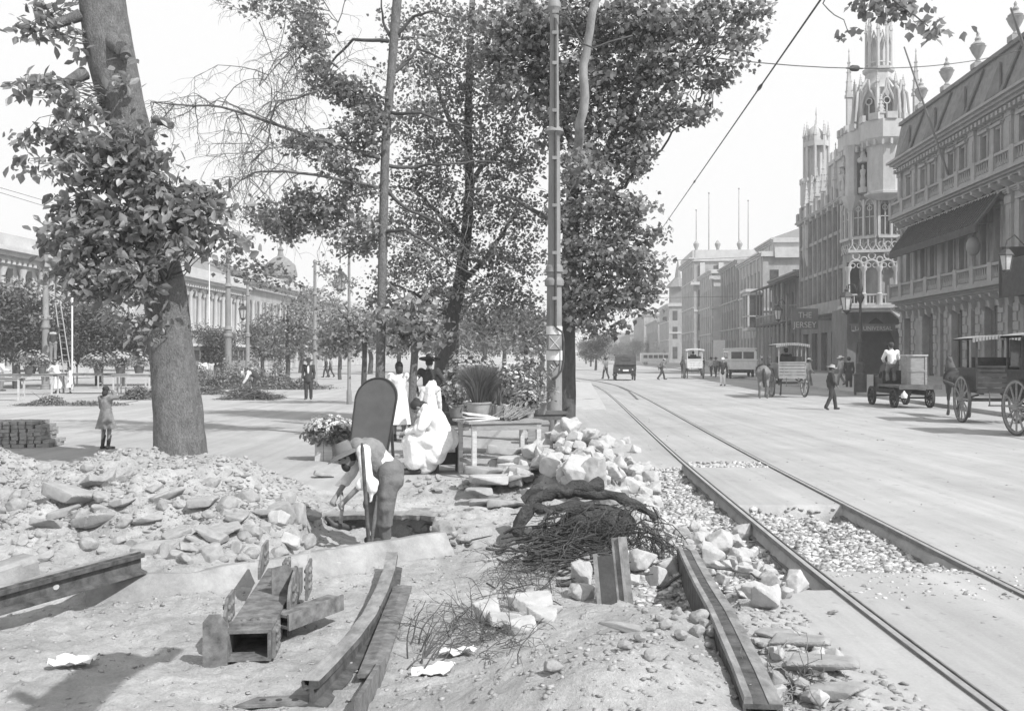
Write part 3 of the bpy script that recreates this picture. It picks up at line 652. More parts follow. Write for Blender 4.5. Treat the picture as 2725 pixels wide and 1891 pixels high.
    text_part('LA UNIVERSAL', so_, (-1.3, -2.215, 4.12), .52, M['letter'], fit=3.4)
    p0 = W(2142, 945, 100)-Vector((X, Y, 0)); s2 = MB(); s2.m = Matrix.Translation((p0.x, p0.y, 0)); s2.b2((-1.35, 0, 4.5), (1.35, .15, 6.6)); s2.b2((1.3,.02,5.4),(4,.12,5.6)); so2 = part('shop_sign', s2, M['gothic_dark'], B)
    text_part('THE', so2, (p0.x-.0, p0.y-.02, 5.65), .85, M['letter'], fit=1.35); text_part('JERSEY', so2, (p0.x, p0.y-.02, 4.65), .85, M['letter'], fit=2.4)
def text_part(s, parent, loc, size, m, fit=None, rz=0, rx=R(90)):
    cu = bpy.data.curves.new('lettering', 'FONT'); cu.body = s; cu.size = size; cu.align_x = 'CENTER'; cu.extrude = .01
    o = bpy.data.objects.new('lettering', cu); C.objects.link(o); dg = bpy.context.evaluated_depsgraph_get()
    me = bpy.data.meshes.new_from_object(o.evaluated_get(dg)); bpy.data.objects.remove(o); me.materials.clear(); me.materials.append(m)
    if fit:
        xs = [v.co.x for v in me.vertices]; k = fit/(max(xs)-min(xs)); me.transform(Matrix.Diagonal((k, 1, 1, 1)))
    o = bpy.data.objects.new('lettering', me); C.objects.link(o); o.parent = parent; o.location = loc; o.rotation_euler = (rx, 0, rz); return o
gothic()
# ================================================================ right: the row beyond, and the far end of the street
def block(label, ya, yb, x_a, H, wm, tm, floors, step, ww, depth=14, roof=None, south=True, cor=.6, name='town_house', sill=1., slope=.07, extra=None, gf=True):
    """street block from far end ya to near end yb; front faces the street, south end faces us"""
    rz = math.atan2(-1, -slope); L = (ya-yb)*math.hypot(1, slope); x0 = x_a+slope*(ya-yb)
    B = thing(name, label, 'building', (x0, ya, .05), rz); m = MB(); ops = []; n = max(1, int((L-.6)/step)); mg = (L-n*step)/2
    for i in range(n):
        a = mg+i*step+(step-ww)/2
        for j, (z0, z1) in enumerate(floors): ops.append((a, a+ww, z0, z1))
    m.holes(0, L, 0, H, ops, 0, .3); body(m, L, depth, H); wl = part('wall', m, wm, B); cache = {}
    add_windows(B, [o for o in ops][:90], tm, cache, bars=(1, 1), dep=.28)
    t = MB(); cornice(t, 0, L, H-.5, cor, .7, 0); 
    for z0, z1 in floors: t.b2((0, -.22, z0-.35), (L, 0, z0-.12))
    for i in range(n+1): t.b2((mg+i*step-.25, -.14, 0), (mg+i*step+.25, 0, H-.5))
    t.b2((L-.002, -.3, H-.5), (L+.4, depth, H+.2)); t.b2((L, 0, H*.5), (L+.15, depth, H*.5+.4)); part('cornice', t, tm, B)
    if south:
        nn = max(1, int(depth/3.2))
        for i in range(nn):
            for z0, z1 in floors: so_ = MB(); so_.b2((L+.003, .9+i*3.1, z0), (L+.03, .9+i*3.1+1.2, z1)); part('side_window', so_, M['glass'], B)
    if roof:
        r = MB(); a, b = (-.4, -.4), (L+.4, depth+.4); r.add([(a[0],a[1],H+.2),(b[0],a[1],H+.2),(b[0],b[1],H+.2),(a[0],b[1],H+.2),(L*.3,depth/2,H+roof),(L*.7,depth/2,H+roof)], [(0,1,5,4),(1,2,5),(2,3,4,5),(3,0,4)]); part('roof', r, M['roof_tile'], B)
    if extra: extra(B, L)
    return B
def veranda(B, L):
    v = MB(); v.b2((0, -2.2, 5.6), (L, 0, 5.8)); v.ext([(0,0),(-2.8,-.9),(-2.8,-1.1),(0,-.3)], (-.2, 0, 11.3), (0,1,0), (0,0,1), (L+.4,0,0)); part('veranda_roof', v, M['canvas_dark'], B)
    p = MB()
    for i in range(8): p.b2((i*(L-.2)/7, -2.1, 5.8), (i*(L-.2)/7+.18, -1.95, 10.6)); p.b2((i*(L-.2)/7, -2.1, 0), (i*(L-.2)/7+.2, -1.9, 5.6))
    for k in range(30): p.b2((k*L/30, -2.08, 5.8), (k*L/30+.06, -2.02, 6.8))
    p.b2((0, -2.12, 6.8), (L, -1.98, 6.92)); part('veranda_posts', p, M['wood'], B)
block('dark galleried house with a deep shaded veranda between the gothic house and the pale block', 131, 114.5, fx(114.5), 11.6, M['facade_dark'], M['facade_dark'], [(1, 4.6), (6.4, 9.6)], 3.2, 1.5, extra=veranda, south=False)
bay = MB()
def bayx(B, L):
    q = MB(); q.b2((L-5, -2., 5.3), (L-.5, 0, 5.7)); q.b2((L-5.3, -2.3, 10.6), (L-.2, 0, 11.)); q.b2((L-5, -2., 10.2), (L-.5, 0, 10.6))
    for u in (L-5, L-2.9, L-.75): q.b2((u, -2., 5.7), (u+.25, -1.75, 10.2))
    q.b2((L-5,-2.,7.2),(L-.5,-1.85,7.35)); q.b2((L-.65,-2.,7.2),(L-.5,0,7.35)); part('bay_window', q, M['facade_white'], B)
    g = MB(); g.b2((L-4.7, -1.8, 5.7), (L-.8, 0, 10.2)); part('bay_glass', g, M['glass'], B)
    f = MB(); f.b2((L+.41, 1.5, 15.2), (L+.6, 13.5, 16.6)); part('parapet_panel', f, M['facade_white'], B)
block('pale long-corniced block with a white glazed bay behind the galleried house', 154, 134, fx(134)-.6, 15.9, M['facade'], M['facade_white'], [(1, 4.4), (6.4, 9.2), (10.8, 13.6)], 2.9, 1.3, extra=bayx)
block('tall hip-roofed house set back above the row', 160, 146, fx(146)+3.4, 19.2, M['facade_white'], M['facade_white'], [(6, 8.5), (10, 12.5), (14.5, 17)], 3, 1.4, roof=3.4, depth=16)
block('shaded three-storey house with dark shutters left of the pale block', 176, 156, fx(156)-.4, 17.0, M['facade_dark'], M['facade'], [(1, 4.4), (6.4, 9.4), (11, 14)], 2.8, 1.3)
def tower_bay(B, L):
    q = MB()
    for z, h in ((4.6, .5), (10.4, .4), (15.6, .7)): q.b2((L-.01, -.6, z), (L+.7, 2.6, z+h))
    q.b2((L+.01, .2, 5.1), (L+.35, 1.9, 15.6)); part('pilaster', q, M['facade_white'], B)
block('narrow pale house with stacked pilasters on its sunlit end', 196, 178, 36.5, 17.3, M['facade'], M['facade_white'], [(1, 4.2), (6, 9.2), (11, 14)], 2.8, 1.3, depth=5, extra=tower_bay, south=False)
def flags(B, L):
    for u, v, z in ((L-1, .6, 9), (L-1, 3.2, 12.5), (L-2, 9.5, 13.5), (L-2, 11.4, 11)):
        p = MB(); p.tube([(u, v, 23), (u, v, 23+z)], [.12, .06], 6); p.ell((u, v, 23+z), .18, 6); part('flagpole', p, M['iron'], B)
    for v in (.6, 5, 9.5):
        p = MB(); p.lathe([(.3,0),(.3,.4),(.55,1.),(.62,1.4),(.35,1.8),(.05,2.2)], 10, (L-1, v, 23.6)); part('urn', p, M['stone_mid'], B, 40)
    q = MB(); q.b2((0, -.3, 21.8), (L+.3, .3, 23.6)); q.b2((L-.3, 0, 21.8), (L+.3, 13, 23.6)); q.b2((L-.2, 1.2, 4), (L+.5, 2.2, 21)); q.b2((L-.2, 5, 4), (L+.5, 6, 21)); q.b2((L-.2,-.7,16.4),(L+.8,13,17)); part('parapet', q, M['facade_white'], B)
block('tall ornate corner block crowned with urns and flagpoles', 226, 202, 37.6, 21.8, M['facade'], M['facade_white'], [(1, 5), (7, 10.4), (12, 15.4), (17.6, 20.4)], 3, 1.4, extra=flags, cor=1.1)
def spire(B, L):
    s = MB(); s.b2((L-5, .5, 14.), (L-1, 4.5, 19)); s.lathe([(3.2,19),(.8,21.5),(.6,23),(.05,26)], 8, (L-3, 2.5, 0)); part('spire', s, M['slate'], B)
block('grey house with a small pointed turret beyond the ornate corner block', 272, 244, 39.2, 14.6, M['facade'], M['facade_white'], [(1, 4), (6, 9), (10.6, 13)], 3, 1.4, extra=spire, roof=2.6)
for i, (ya, yb, xo, H, lb) in enumerate(((330, 282, -1.5, 12, 'low hazy house far along the street beyond the turreted one'), (400, 336, -2, 16, 'hazy tall house far down the street'), (520, 410, -3, 11, 'long hazy house block near the end of the street'), (700, 530, -4, 14, 'hazy grey block at the very end of the street'))):
    block(lb, ya, yb, fx(yb)+xo-1.8, H, M['facade'], M['facade'], [(1, 4), (6, 9)], 5, 2)
# ================================================================ left: buildings beyond the square
def left_block(label, ya, yb, H, wm, floors, step, ww, arc=False, roof=None, dome=False, xo=0):
    sl = .053; rz = math.atan2(1, sl); L = (yb-ya)*math.hypot(1, sl); x0 = -40.4+sl*ya+xo
    B = thing('town_palace', label, 'building', (x0, ya, .05), rz); m = MB(); ops = []; n = int((L-1)/step); mg = (L-n*step)/2
    for i in range(n):
        for z0, z1 in floors: ops.append((mg+i*step+(step-ww)/2, mg+i*step+(step+ww)/2, z0, z1))
    m.holes(0, L, 0, H, ops, 0, .5); body(m, L, 15, H); part('wall', m, wm, B); cache = {}
    add_windows(B, ops[:90], M['facade_trim'], cache, bars=(1, 2), dep=.45)
    t = MB(); cornice(t, 0, L, H-.9, 1.2, .9, .7); t.b2((0, -.4, H), (L, .2, H+1.)); t.b2((0, -.4, floors[-1][0]-.9), (L, 0, floors[-1][0]-.5))
    for i in range(n+1):
        u = mg+i*step; t.lathe([(.3,0),(.25,.3),(.2,floors[-1][1]-floors[-1][0]),(.36,floors[-1][1]-floors[-1][0]+.5)], 10, (u, -.3, floors[-1][0]-.5)); t.b2((u-.3, -.3, 0), (u+.3, 0, floors[-1][0]-.9))
    if arc:
        for a, b, c, d in [o for o in ops if o[2] > 4]:
            t.tube([((a+b)/2+(b-a)/2*math.cos(R(q)), -.12, d-.35+(b-a)/2*math.sin(R(q))) for q in range(0, 181, 20)], .16, 6)
    part('cornice', t, M['facade_white'], B, 40)
    if roof:
        r = MB(); r.quad((0,-.2,H+.6),(L,-.2,H+.6),(L,7,H+roof),(0,7,H+roof)); r.quad((0,7,H+roof),(L,7,H+roof),(L,15,H),(0,15,H)); r.add([(0,-.2,H+.6),(0,7,H+roof),(0,15,H)],[(2,1,0)]); r.add([(L,-.2,H+.6),(L,7,H+roof),(L,15,H)],[(0,1,2)]); part('roof', r, M['slate'], B)
    if dome:
        d = MB(); d.lathe([(2.2,H),(2.2,H+2.4),(2.6,H+2.6),(2.6,H+3.),(2.3,H+4.4),(1.2,H+5.4),(.5,H+5.8),(.35,H+6.6),(.5,H+6.8),(.1,H+7.4),(.3,H+8.),(.03,H+9.2)], 16, (L-7, 4, 0)); part('dome', d, M['slate'], B, 40)
    return B
left_block('pale two-storey palace with tall windows behind the dark trees at the edge of the square', 58, 92, 9.6, M['facade_white'], [(1, 4), (5.6, 8.2)], 2.6, 1.15)
left_block('white arcaded palace with slender columns seen right of the leafy trunk', 97, 123, 10.4, M['facade_white'], [(1, 4), (5.4, 8.7)], 2.5, 1.5, arc=True, roof=4.2)
left_block('greyish house with a small onion dome beyond the arcaded palace', 125, 160, 11.6, M['facade'], [(1, 4), (6, 9)], 3, 1.4, roof=3., dome=True)
left_block('pale far house behind the young trees of the square', 164, 230, 11, M['facade_white'], [(1, 4), (6, 9)], 4, 1.6)
# ================================================================ trees
def arr_mesh(name, co, faces, mats, tone=None, smooth=False):
    """faces: int array (n,k); all the same size"""
    me = bpy.data.meshes.new(name); n, k = faces.shape
    me.vertices.add(len(co)); me.vertices.foreach_set('co', np.ascontiguousarray(co, np.float32).ravel())
    me.loops.add(n*k); me.loops.foreach_set('vertex_index', faces.astype(np.int32).ravel())
    me.polygons.add(n); me.polygons.foreach_set('loop_start', np.arange(0, n*k, k)); me.polygons.foreach_set('loop_total', np.full(n, k))
    if smooth: me.polygons.foreach_set('use_smooth', np.ones(n, bool))
    me.update(calc_edges=True)
    if tone is not None:
        a = me.attributes.new('tone', 'FLOAT', 'FACE'); a.data.foreach_set('value', np.ascontiguousarray(tone, np.float32))
    for m in (mats if isinstance(mats, (list, tuple)) else [mats]): me.materials.append(m)
    return me
LEAF_A = np.array([(0,0,0),(.34,.22,.06),(.5,.52,.10),(.26,.66,.05),(0,1.05,-.06),(-.26,.66,.05),(-.5,.52,.10),(-.34,.22,.06)], float)      # broad lobed leaf
LEAF_B = np.array([(0,0,0),(.16,.25,.05),(.27,.6,.06),(.15,.85,.0),(0,1.05,-.08),(-.15,.85,0),(-.27,.6,.06),(-.16,.25,.05)], float)         # oblong oak-like leaf
LEAF_C = np.array([(0,0,0),(.2,.35,.04),(0,1.,-.03),(-.2,.35,.04)], float)
def frames(n, up=.6, rng=NR):
    nrm = rng.normal(size=(n, 3)); nrm[:, 2] = np.abs(nrm[:, 2])*.6+up; nrm /= np.linalg.norm(nrm, axis=1)[:, None]
    d = rng.normal(size=(n, 3)); d[:, 2] -= .5; d -= nrm*(d*nrm).sum(1)[:, None]; d /= np.linalg.norm(d, axis=1)[:, None]
    return np.cross(d, nrm), d, nrm
def leaf_cloud(name, pos, size, mat_, shape=LEAF_A, var=.35, up=.6, tone=(.6, 1.5), rng=NR):
    n = len(pos); sx, sy, sz = frames(n, up, rng); s = (size*(1+rng.uniform(-var, var, n)))[:, None, None]
    L = shape; k = len(L)
    co = pos[:, None, :]+s*(L[None, :, 0:1]*sx[:, None, :]+L[None, :, 1:2]*sy[:, None, :]+L[None, :, 2:3]*sz[:, None, :])
    co = co.reshape(-1, 3); b = (np.arange(n)*k)[:, None]
    t = rng.uniform(*tone, n)
    if k == 8: fs = np.concatenate([b+np.array([0,1,2,3,4]), b+np.array([0,4,5,6,7])]); t = np.concatenate([t, t])
    else: fs = b+np.arange(k)
    return arr_mesh(name, co, fs, mat_, t)
def sprays(c, rad, ns, m, sd, rng=NR, shell=.5):
    """points in sprays inside an ellipsoid, biased to its outside"""
    u = rng.normal(size=(ns, 3)); u /= np.linalg.norm(u, axis=1)[:, None]; u *= (rng.random(ns)**shell)[:, None]
    ce = np.array(c)+u*np.array(rad)
    cnt = rng.integers(max(2, m//2), m+m//2+1, ns); idx = np.repeat(np.arange(ns), cnt)
    p = ce[idx]+rng.normal(size=(len(idx), 3))*sd*np.array([1,1,.55]); return p, ce
def blobs(lst, d0, m, sd, dens=1., rng=NR, depth=1.2):
    """(px, py, d, rx px, ry px, sprays) -> leaf points and spray centres"""
    P, Cn = [], []
    for px, py, d, rx, ry, ns in lst:
        c = W(px, py, d); p, ce = sprays(c, (rx*d/F, min(depth, (rx+ry)*.5*d/F), ry*d/F), int(ns*dens*.9), m, sd, rng); P.append(p); Cn.append(ce)
    return np.concatenate(P), np.concatenate(Cn)
def wob(pts, k, amp, rng=random):
    """subdivide a path and roughen it"""
    pts = [Vector(p) for p in pts]
    for _ in range(k):
        q = [pts[0]]
        for a, b in zip(pts, pts[1:]):
            L = (b-a).length; q += [(a+b)/2+Vector((rng.gauss(0,1), rng.gauss(0,1), rng.gauss(0,1)))*L*amp, b]
        pts = q
    return pts
def taper(n, a, b): return [a+(b-a)*i/(n-1) for i in range(n)]
def limb(mb, pts, r0, r1, n=7, k=2, amp=.05):
    p = wob(pts, k, amp); mb.tube(p, taper(len(p), r0, r1), n); return p
def twiglets(mb, tips, toward, r=.006, k=1, n=3, amp=.12, f=(.5, 1.)):
    for t in tips:
        t = Vector(t); base = min(toward, key=lambda q: (q-t).length); a = base.lerp(t, random.uniform(0, .3)) if (base-t).length > 1.2 else base
        p = wob([a, a.lerp(t, .5)+Vector((0,0,random.uniform(-.05,.12))), t], k, amp); mb.tube(p, taper(len(p), r*1.8, r*.6), n, cap=False)
def droop(mb, base, L, depth=3, r=.012, dirv=None, grav=.35):
    """bare drooping twigs"""
    d = Vector(dirv).normalized(); p = [Vector(base)]; n = 6
    for i in range(n):
        d = (d+Vector((random.gauss(0,.22), random.gauss(0,.22), random.gauss(0,.2)-grav*.32))).normalized(); p.append(p[-1]+d*L/n)
    mb.tube(p, taper(len(p), r, r*.35), 4 if r > .012 else 3, cap=False)
    if depth:
        for i in range(1, n+1):
            if random.random() < .8:
                s = Vector((random.gauss(0,1), random.gauss(0,.8), random.gauss(-.1,.8))); droop(mb, p[i], L*random.uniform(.3,.62), depth-1, r*.55, d*.9+s*.75, grav)
def bark_trunk(mb, pts, rad, n=20, flut=.04, k=2):
    """trunk with uneven outline"""
    P = [Vector(p) for p in pts]; S = []; RR = []
    for i in range(len(P)-1):
        for j in range(6):
            t = j/6; S.append(P[i].lerp(P[i+1], t)); RR.append(rad[i]*(1-t)+rad[i+1]*t)
    S.append(P[-1]); RR.append(rad[-1]); vs = []
    for i, (p, r) in enumerate(zip(S, RR)):
        for j in range(n):
            q = 2*math.pi*j/n; f = 1+flut*noise.noise(Vector((math.cos(q)*2, math.sin(q)*2, p.z*1.5+7)))*2+flut*.6*noise.noise(Vector((math.cos(q)*5, math.sin(q)*5, p.z*5)))
            vs.append(p+Vector((math.cos(q), math.sin(q), 0))*r*f)
    fs = [(i*n+j, i*n+(j+1)%n, (i+1)*n+(j+1)%n, (i+1)*n+j) for i in range(len(S)-1) for j in range(n)]; fs.append(tuple((len(S)-1)*n+j for j in range(n)))
    mb.add(vs, fs)
def leafy_stump_tree():
    D = 17.2; k = D/F
    T = thing('leafy_trunk_tree', 'thick pale-barked tree with stub limbs and leaves sprouting straight from its leaning trunk', 'tree', G(478, 1232)+Vector((0,0,0)))
    t = MB(); path = [(484,1290),(482,1215),(472,1080),(452,900),(436,760),(405,600),(362,420),(322,260),(288,120),(270,-10),(240,-260)]; wd = [150,136,128,112,112,104,104,118,126,120,116]
    bark_trunk(t, [W(x,y,D) for x,y in path], [w_/2*k for w_ in wd], 28, .035); part('trunk', t, M['bark'], T, 80, w=True)
    for a, b, r in (((215,40),(130,70),13),((225,195),(175,225),15),((415,320),(455,335),11),((330,105),(335,150),15),((300,110),(322,128),20)):
        s = MB(); p0, p1 = W(*a, D-.25), W(*b, D-.5); s.tube(wob([p0,p1],1,.05), [r*k*1.25,r*k,r*k*.92], 10); part('branch', s, M['bark'], T, 60, w=True)
    B = [(90,70,16.8,45,30,5),(150,30,17,60,32,9),(185,85,16.8,50,30,6),(225,130,17,20,30,3),(110,235,16.6,70,26,9),(175,260,16.6,60,45,11),(215,300,16.7,45,40,8),(335,400,16.4,110,90,48),(200,380,16.7,80,62,22),(110,365,16.6,55,25,6),(50,365,16.5,22,14,2),
         (250,480,16.5,100,70,28),(160,440,16.6,50,30,6),(80,440,16.5,40,22,4),(410,480,16.3,80,80,36),(440,580,16.3,110,95,48),(540,520,16.6,55,40,13),(540,600,16.6,60,45,14),(590,545,16.8,30,25,4),(300,590,16.3,120,80,40),(200,560,16.6,70,60,18),(170,620,16.6,80,45,16),
         (330,700,16.2,130,65,46),(220,690,16.5,80,50,20),(180,755,16.6,45,35,8),(270,770,16.3,80,40,18),(390,760,16.2,50,50,10),(380,880,16.3,38,38,7),(440,860,16.4,30,26,3),(340,230,16.6,18,40,3),(335,175,16.5,16,22,2),(640,655,16.6,26,28,5),(470,660,16.2,40,40,7),(520,650,16.6,60,35,10),(300,850,16.5,18,50,2)]
    P, Cn = blobs(B, D, 13, .13, 1.1, depth=.75); part('crown', leaf_cloud('crown', P, .165, M['leaf_oak'], LEAF_B, .5, .45, (.6, 1.9)), None, T, w=True)
    tw = MB(); tr = [W(x,y,D-.2) for x,y in path[3:]]; twiglets(tw, [c for c in Cn if random.random() < .7], tr, .008, 2); part('twigs', tw, M['twig'], T, w=True)
leafy_stump_tree()
def avenue_trees():
    # slim bare-limbed tree in the middle
    D = 22.; k = D/F
    T = thing('slim_bare_tree', 'slim tall tree with bare drooping branches behind the round-topped board', 'tree', G(1012, 1165))
    t = MB(); path = [(1012,1175),(1012,1000),(1014,880),(1018,700),(1022,520),(1026,380),(1040,210),(1052,60),(1062,-60),(1070,-200)]
    P0 = [W(x,y,D) for x,y in path]; t.tube(P0, [w_*k/2 for w_ in (30,26,25,24,24,23,22,25,24,22)], 12); part('trunk', t, M['bark'], T, 60, w=True)
    brs = [[(1030,440),(1110,446),(1180,438),(1260,428),(1360,436)],[(1040,110),(1100,45),(1150,30),(1220,50)],[(1045,110),(1020,60),(1015,-20)],[(1024,620),(1080,612),(1130,640),(1200,700),(1290,745)],[(1020,620),(960,650),(900,690)],[(1040,200),(1110,130),(1180,160),(1260,200)],[(1034,300),(1120,300),(1200,330),(1300,350)],
           [(1024,500),(1090,560),(1180,600),(1270,690)],[(1034,110),(940,105),(880,170),(850,260)]]
    lim = []
    for b in brs:
        s = MB(); lim += limb(s, [W(x,y,D+random.uniform(-.5,.5)*(i > 0)) for i, (x,y) in enumerate(b)], 10*k/2*1.1, 2.5*k/2, 7, 2, .03); part('branch', s, M['bark_dark'], T, 60, w=True)
    big = [[(1010,420),(920,392),(840,372),(760,340),(660,305),(590,285),(520,282),(410,272)],[(1010,500),(930,484),(840,465),(760,456),(680,458),(640,480),(590,525)],[(1000,300),(900,220),(850,240),(790,262),(740,268),(720,320),(712,390),(690,410)],[(900,180),(820,120),(790,110),(740,170),(690,230)],[(830,20),(760,40),(690,60)],[(860,0),(900,60),(880,120)]]
    for j, b in enumerate(big):
        s = MB(); pts = [W(x,y,D-1.2*i/len(b)) for i, (x,y) in enumerate(b)]; r0 = (12, 10, 8, 6, 3, 3)[j]*k/2; p = limb(s, pts, r0, r0*.3, 7, 1, .02)
        for q in p[len(p)//4:]:
            for _ in range(3 if j < 3 else 2): 
                if random.random() < .85: droop(s, q, random.uniform(.6,1.7), 2, .013, (random.uniform(-1.,.3), random.gauss(0,.6), random.uniform(-.7,.6)), .3)
        part('bare_branch', s, M['twig'], T, 60, w=True)
    B = [(905,760,36.5,45,35,16),(880,720,36.5,30,26,8),(815,40,22,30,60,24),(830,110,22,40,50,24),(850,190,22,40,40,20),(900,235,22,55,40,28),(990,300,22,60,55,34),(960,250,22,55,50,22),(930,350,22,45,35,14),(820,385,22,75,35,26),(900,430,22,85,50,36),(760,600,22.4,110,40,40),(860,560,22.4,110,60,56),(950,620,22.4,90,70,50),(600,640,22.4,20,14,2),(690,10,22,100,18,14),(640,710,22.4,60,40,9),(720,735,22.4,90,40,14),(950,500,22,60,40,20)]
    P, Cn = blobs(B+[(760,600,22.3,80,40,20),(800,520,22.2,70,40,14),(700,560,22.4,50,30,8),(980,400,22,50,50,16)], D, 15, .16, 1.45, depth=1.1); part('crown', leaf_cloud('crown', P, .095, M['leaf'], LEAF_A, .4, .5, (.6, 1.7)), None, T, w=True)
    # big plane tree behind the tram pole; sunlight is put into its limb's pale bark
    D = 24.5; k = D/F
    T = thing('plane_tree', 'big plane tree with a dark trunk and a pale sunlit limb behind the tram pole', 'tree', G(1506, 1147))
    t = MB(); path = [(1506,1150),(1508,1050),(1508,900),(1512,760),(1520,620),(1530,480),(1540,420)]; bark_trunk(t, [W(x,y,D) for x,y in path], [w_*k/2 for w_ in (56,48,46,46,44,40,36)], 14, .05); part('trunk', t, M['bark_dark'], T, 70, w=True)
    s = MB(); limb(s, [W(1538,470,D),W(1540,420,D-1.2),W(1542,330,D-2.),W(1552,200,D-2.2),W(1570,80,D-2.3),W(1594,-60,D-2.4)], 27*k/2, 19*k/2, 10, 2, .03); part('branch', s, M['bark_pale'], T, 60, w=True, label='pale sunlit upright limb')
    for b, r in (([(1535,470),(1600,420),(1660,330),(1700,230),(1740,120)],26),([(1540,430),(1500,300),(1450,160),(1420,20)],22),([(1660,330),(1730,290),(1800,200),(1860,120)],14),([(1530,540),(1620,520),(1680,470),(1760,400),(1850,310)],12),([(1545,300),(1620,260),(1680,270)],10),([(1520,620),(1420,560),(1330,520)],16),([(1520,640),(1600,640),(1680,640)],12),([(1740,120),(1850,20),(1950,-60)],10)):
        s = MB(); limb(s, [W(x,y,D+random.uniform(-1,1)*(i > 0)) for i, (x,y) in enumerate(b)], r*k/2, r*k/2*.35, 8, 2, .04); part('branch', s, M['bark_dark'], T, 60, w=True)
    B = [(1350,90,24.5,120,100,110),(1460,60,24,120,80,100),(1600,60,24,150,80,130),(1740,60,23.5,150,70,110),(1880,60,23.2,110,60,52),(1960,120,23,70,60,22),(1990,30,23,60,40,18),(1420,200,24.5,150,90,120),(1620,190,24,150,90,130),(1780,180,23.6,130,70,80),(1900,200,23.3,80,40,24),(1500,320,24.5,140,90,100),(1660,320,24,110,80,90),(1780,290,23.6,90,60,40),(1860,300,23.5,60,30,10),(1600,440,24,120,80,86),(1700,400,23.8,60,60,30),(1560,560,24,130,80,96),(1680,560,23.6,75,60,36),(1600,680,23.6,130,70,92),(1700,690,23.2,70,60,34),(1750,760,23,28,40,8),(1620,780,23.6,110,60,62),(1690,810,23.2,60,40,16),(1560,850,23.8,70,50,28),(1530,760,23.8,60,80,36),(1720,620,23.2,50,30,10),(1640,870,23.6,30,30,6),(1770,700,23,24,16,2)]
    P, Cn = blobs(B+[(1545,450,22.6,60,50,16),(1545,410,22.2,26,22,6)], D, 20, .15, .92, depth=1.5); part('crown', leaf_cloud('crown', P, .105, M['leaf'], LEAF_A, .65, .5, (.35, 1.9)), None, T, w=True)
    tw = MB(); base = [W(x,y,D) for x, y in ((1530,480),(1600,420),(1660,330),(1700,230),(1740,120),(1545,300),(1568,80),(1520,620),(1800,200),(1850,310),(1620,520),(1600,640),(1450,160))]
    twiglets(tw, [c for c in Cn if random.random() < .5], base, .01, 2); part('twigs', tw, M['twig'], T, w=True)
    # leaning tree over the flower stall and its fine drooping crown
    D = 27.; k = D/F
    T = thing('leaning_tree', 'dark leaning tree with a dense fine-leaved crown over the flower stall', 'tree', G(1158, 1128))
    t = MB(); P0 = [W(x,y,D) for x,y in ((1156,1130),(1172,1010),(1190,930),(1205,840),(1222,760),(1240,640),(1250,500),(1245,340),(1250,150),(1260,-60))]; t.tube(P0, [w_*k/2 for w_ in (50,46,42,38,34,30,26,22,18,14)], 12); part('trunk', t, M['bark_dark'], T, 60, w=True)
    for b, r in (([(1222,760),(1300,680),(1380,560)],20),([(1240,640),(1160,560),(1080,500)],18),([(1250,500),(1330,400),(1400,260)],16),([(1247,400),(1180,280),(1120,140)],14),([(1205,840),(1120,790),(1050,760)],14)):
        s = MB(); limb(s, [W(x,y,D+random.uniform(-1,1)*(i > 0)) for i, (x,y) in enumerate(b)], r*k/2, r*k/2*.35, 8, 2, .05); part('branch', s, M['bark_dark'], T, 60, w=True)
    B = [(1180,60,26,130,80,90),(1290,130,26,120,110,110),(1120,180,26,100,80,74),(1210,260,26.5,150,90,120),(1340,300,26.5,110,100,100),(1110,330,26,90,80,64),(1240,400,26.5,160,80,130),(1360,440,26.5,100,90,90),(1110,470,26.5,100,70,76),(1240,540,26.5,160,80,130),(1370,580,26.5,100,80,80),(1090,600,26.5,110,70,80),(1220,660,26.5,170,70,130),(1370,700,26.5,100,70,70),(1090,720,26.5,110,60,70),(1240,780,27,150,60,90),(1380,800,27,90,60,50),(1130,830,27.5,110,50,50),(1290,860,28,110,50,50),(1020,790,27.5,70,50,34),(1430,880,28,60,40,22),(1060,60,25,50,50,20)]
    P, Cn = blobs(B, D, 17, .18, .95, depth=1.6); part('crown', leaf_cloud('crown', P, .085, M['leaf'], LEAF_A, .45, .45, (.45, 1.6)), None, T, w=True)
    s = MB()
    for _ in range(46): q = W(random.uniform(1060,1400), random.uniform(120,640), 25.2); droop(s, q, random.uniform(.8,1.6), 1, .009, (random.uniform(-.2,.8), -.2, random.uniform(-.9,-.1)), .3)
    for b in ([(1020,620),(1120,640),(1200,680),(1290,740),(1380,760)],[(1040,640),(1110,660),(1180,730),(1270,760)],[(1040,650),(1150,700),(1250,765),(1360,750)]): limb(s, [W(x,y,25) for x, y in b], .02, .008, 4, 2, .04)
    part('bare_twigs', s, M['bark_pale'], T, w=True)
    # thin trunks of the row behind
    def row_tree(name_label, px, by, wd, top, crown, D=None, lean=0, bark='bark_dark', ls=.13, dens=1.):
        D = D or F*CH/(by-CY); k = D/F; T = thing('avenue_tree', name_label, 'tree', G(px, by)); t = MB(); t.tube(wob([W(px,by+4,D),W(px+lean*.5,(by+top)/2,D),W(px+lean,top,D)],2,.01), taper(9, wd*k/2, wd*k/2*.7), 10); part('trunk', t, M[bark], T, 60, w=True)
        for i in range(4):
            s = MB(); a = W(px+lean*(.7+.1*i), top+(by-top)*(.28-.07*i), D); limb(s, [a, a+Vector((random.uniform(-1.2,1.2), random.uniform(-.8,.8), 1.))], wd*k/4, wd*k/12, 6, 2, .06); part('branch', s, M[bark], T, 60, w=True)
        P, Cn = blobs([(x,y,D,rx,ry,n) for x,y,rx,ry,n in crown], D, 13, .22, dens, depth=1.8); part('crown', leaf_cloud('crown', P, ls, M['leaf'], LEAF_A, .4, .5, (.5,1.7)), None, T, w=True)
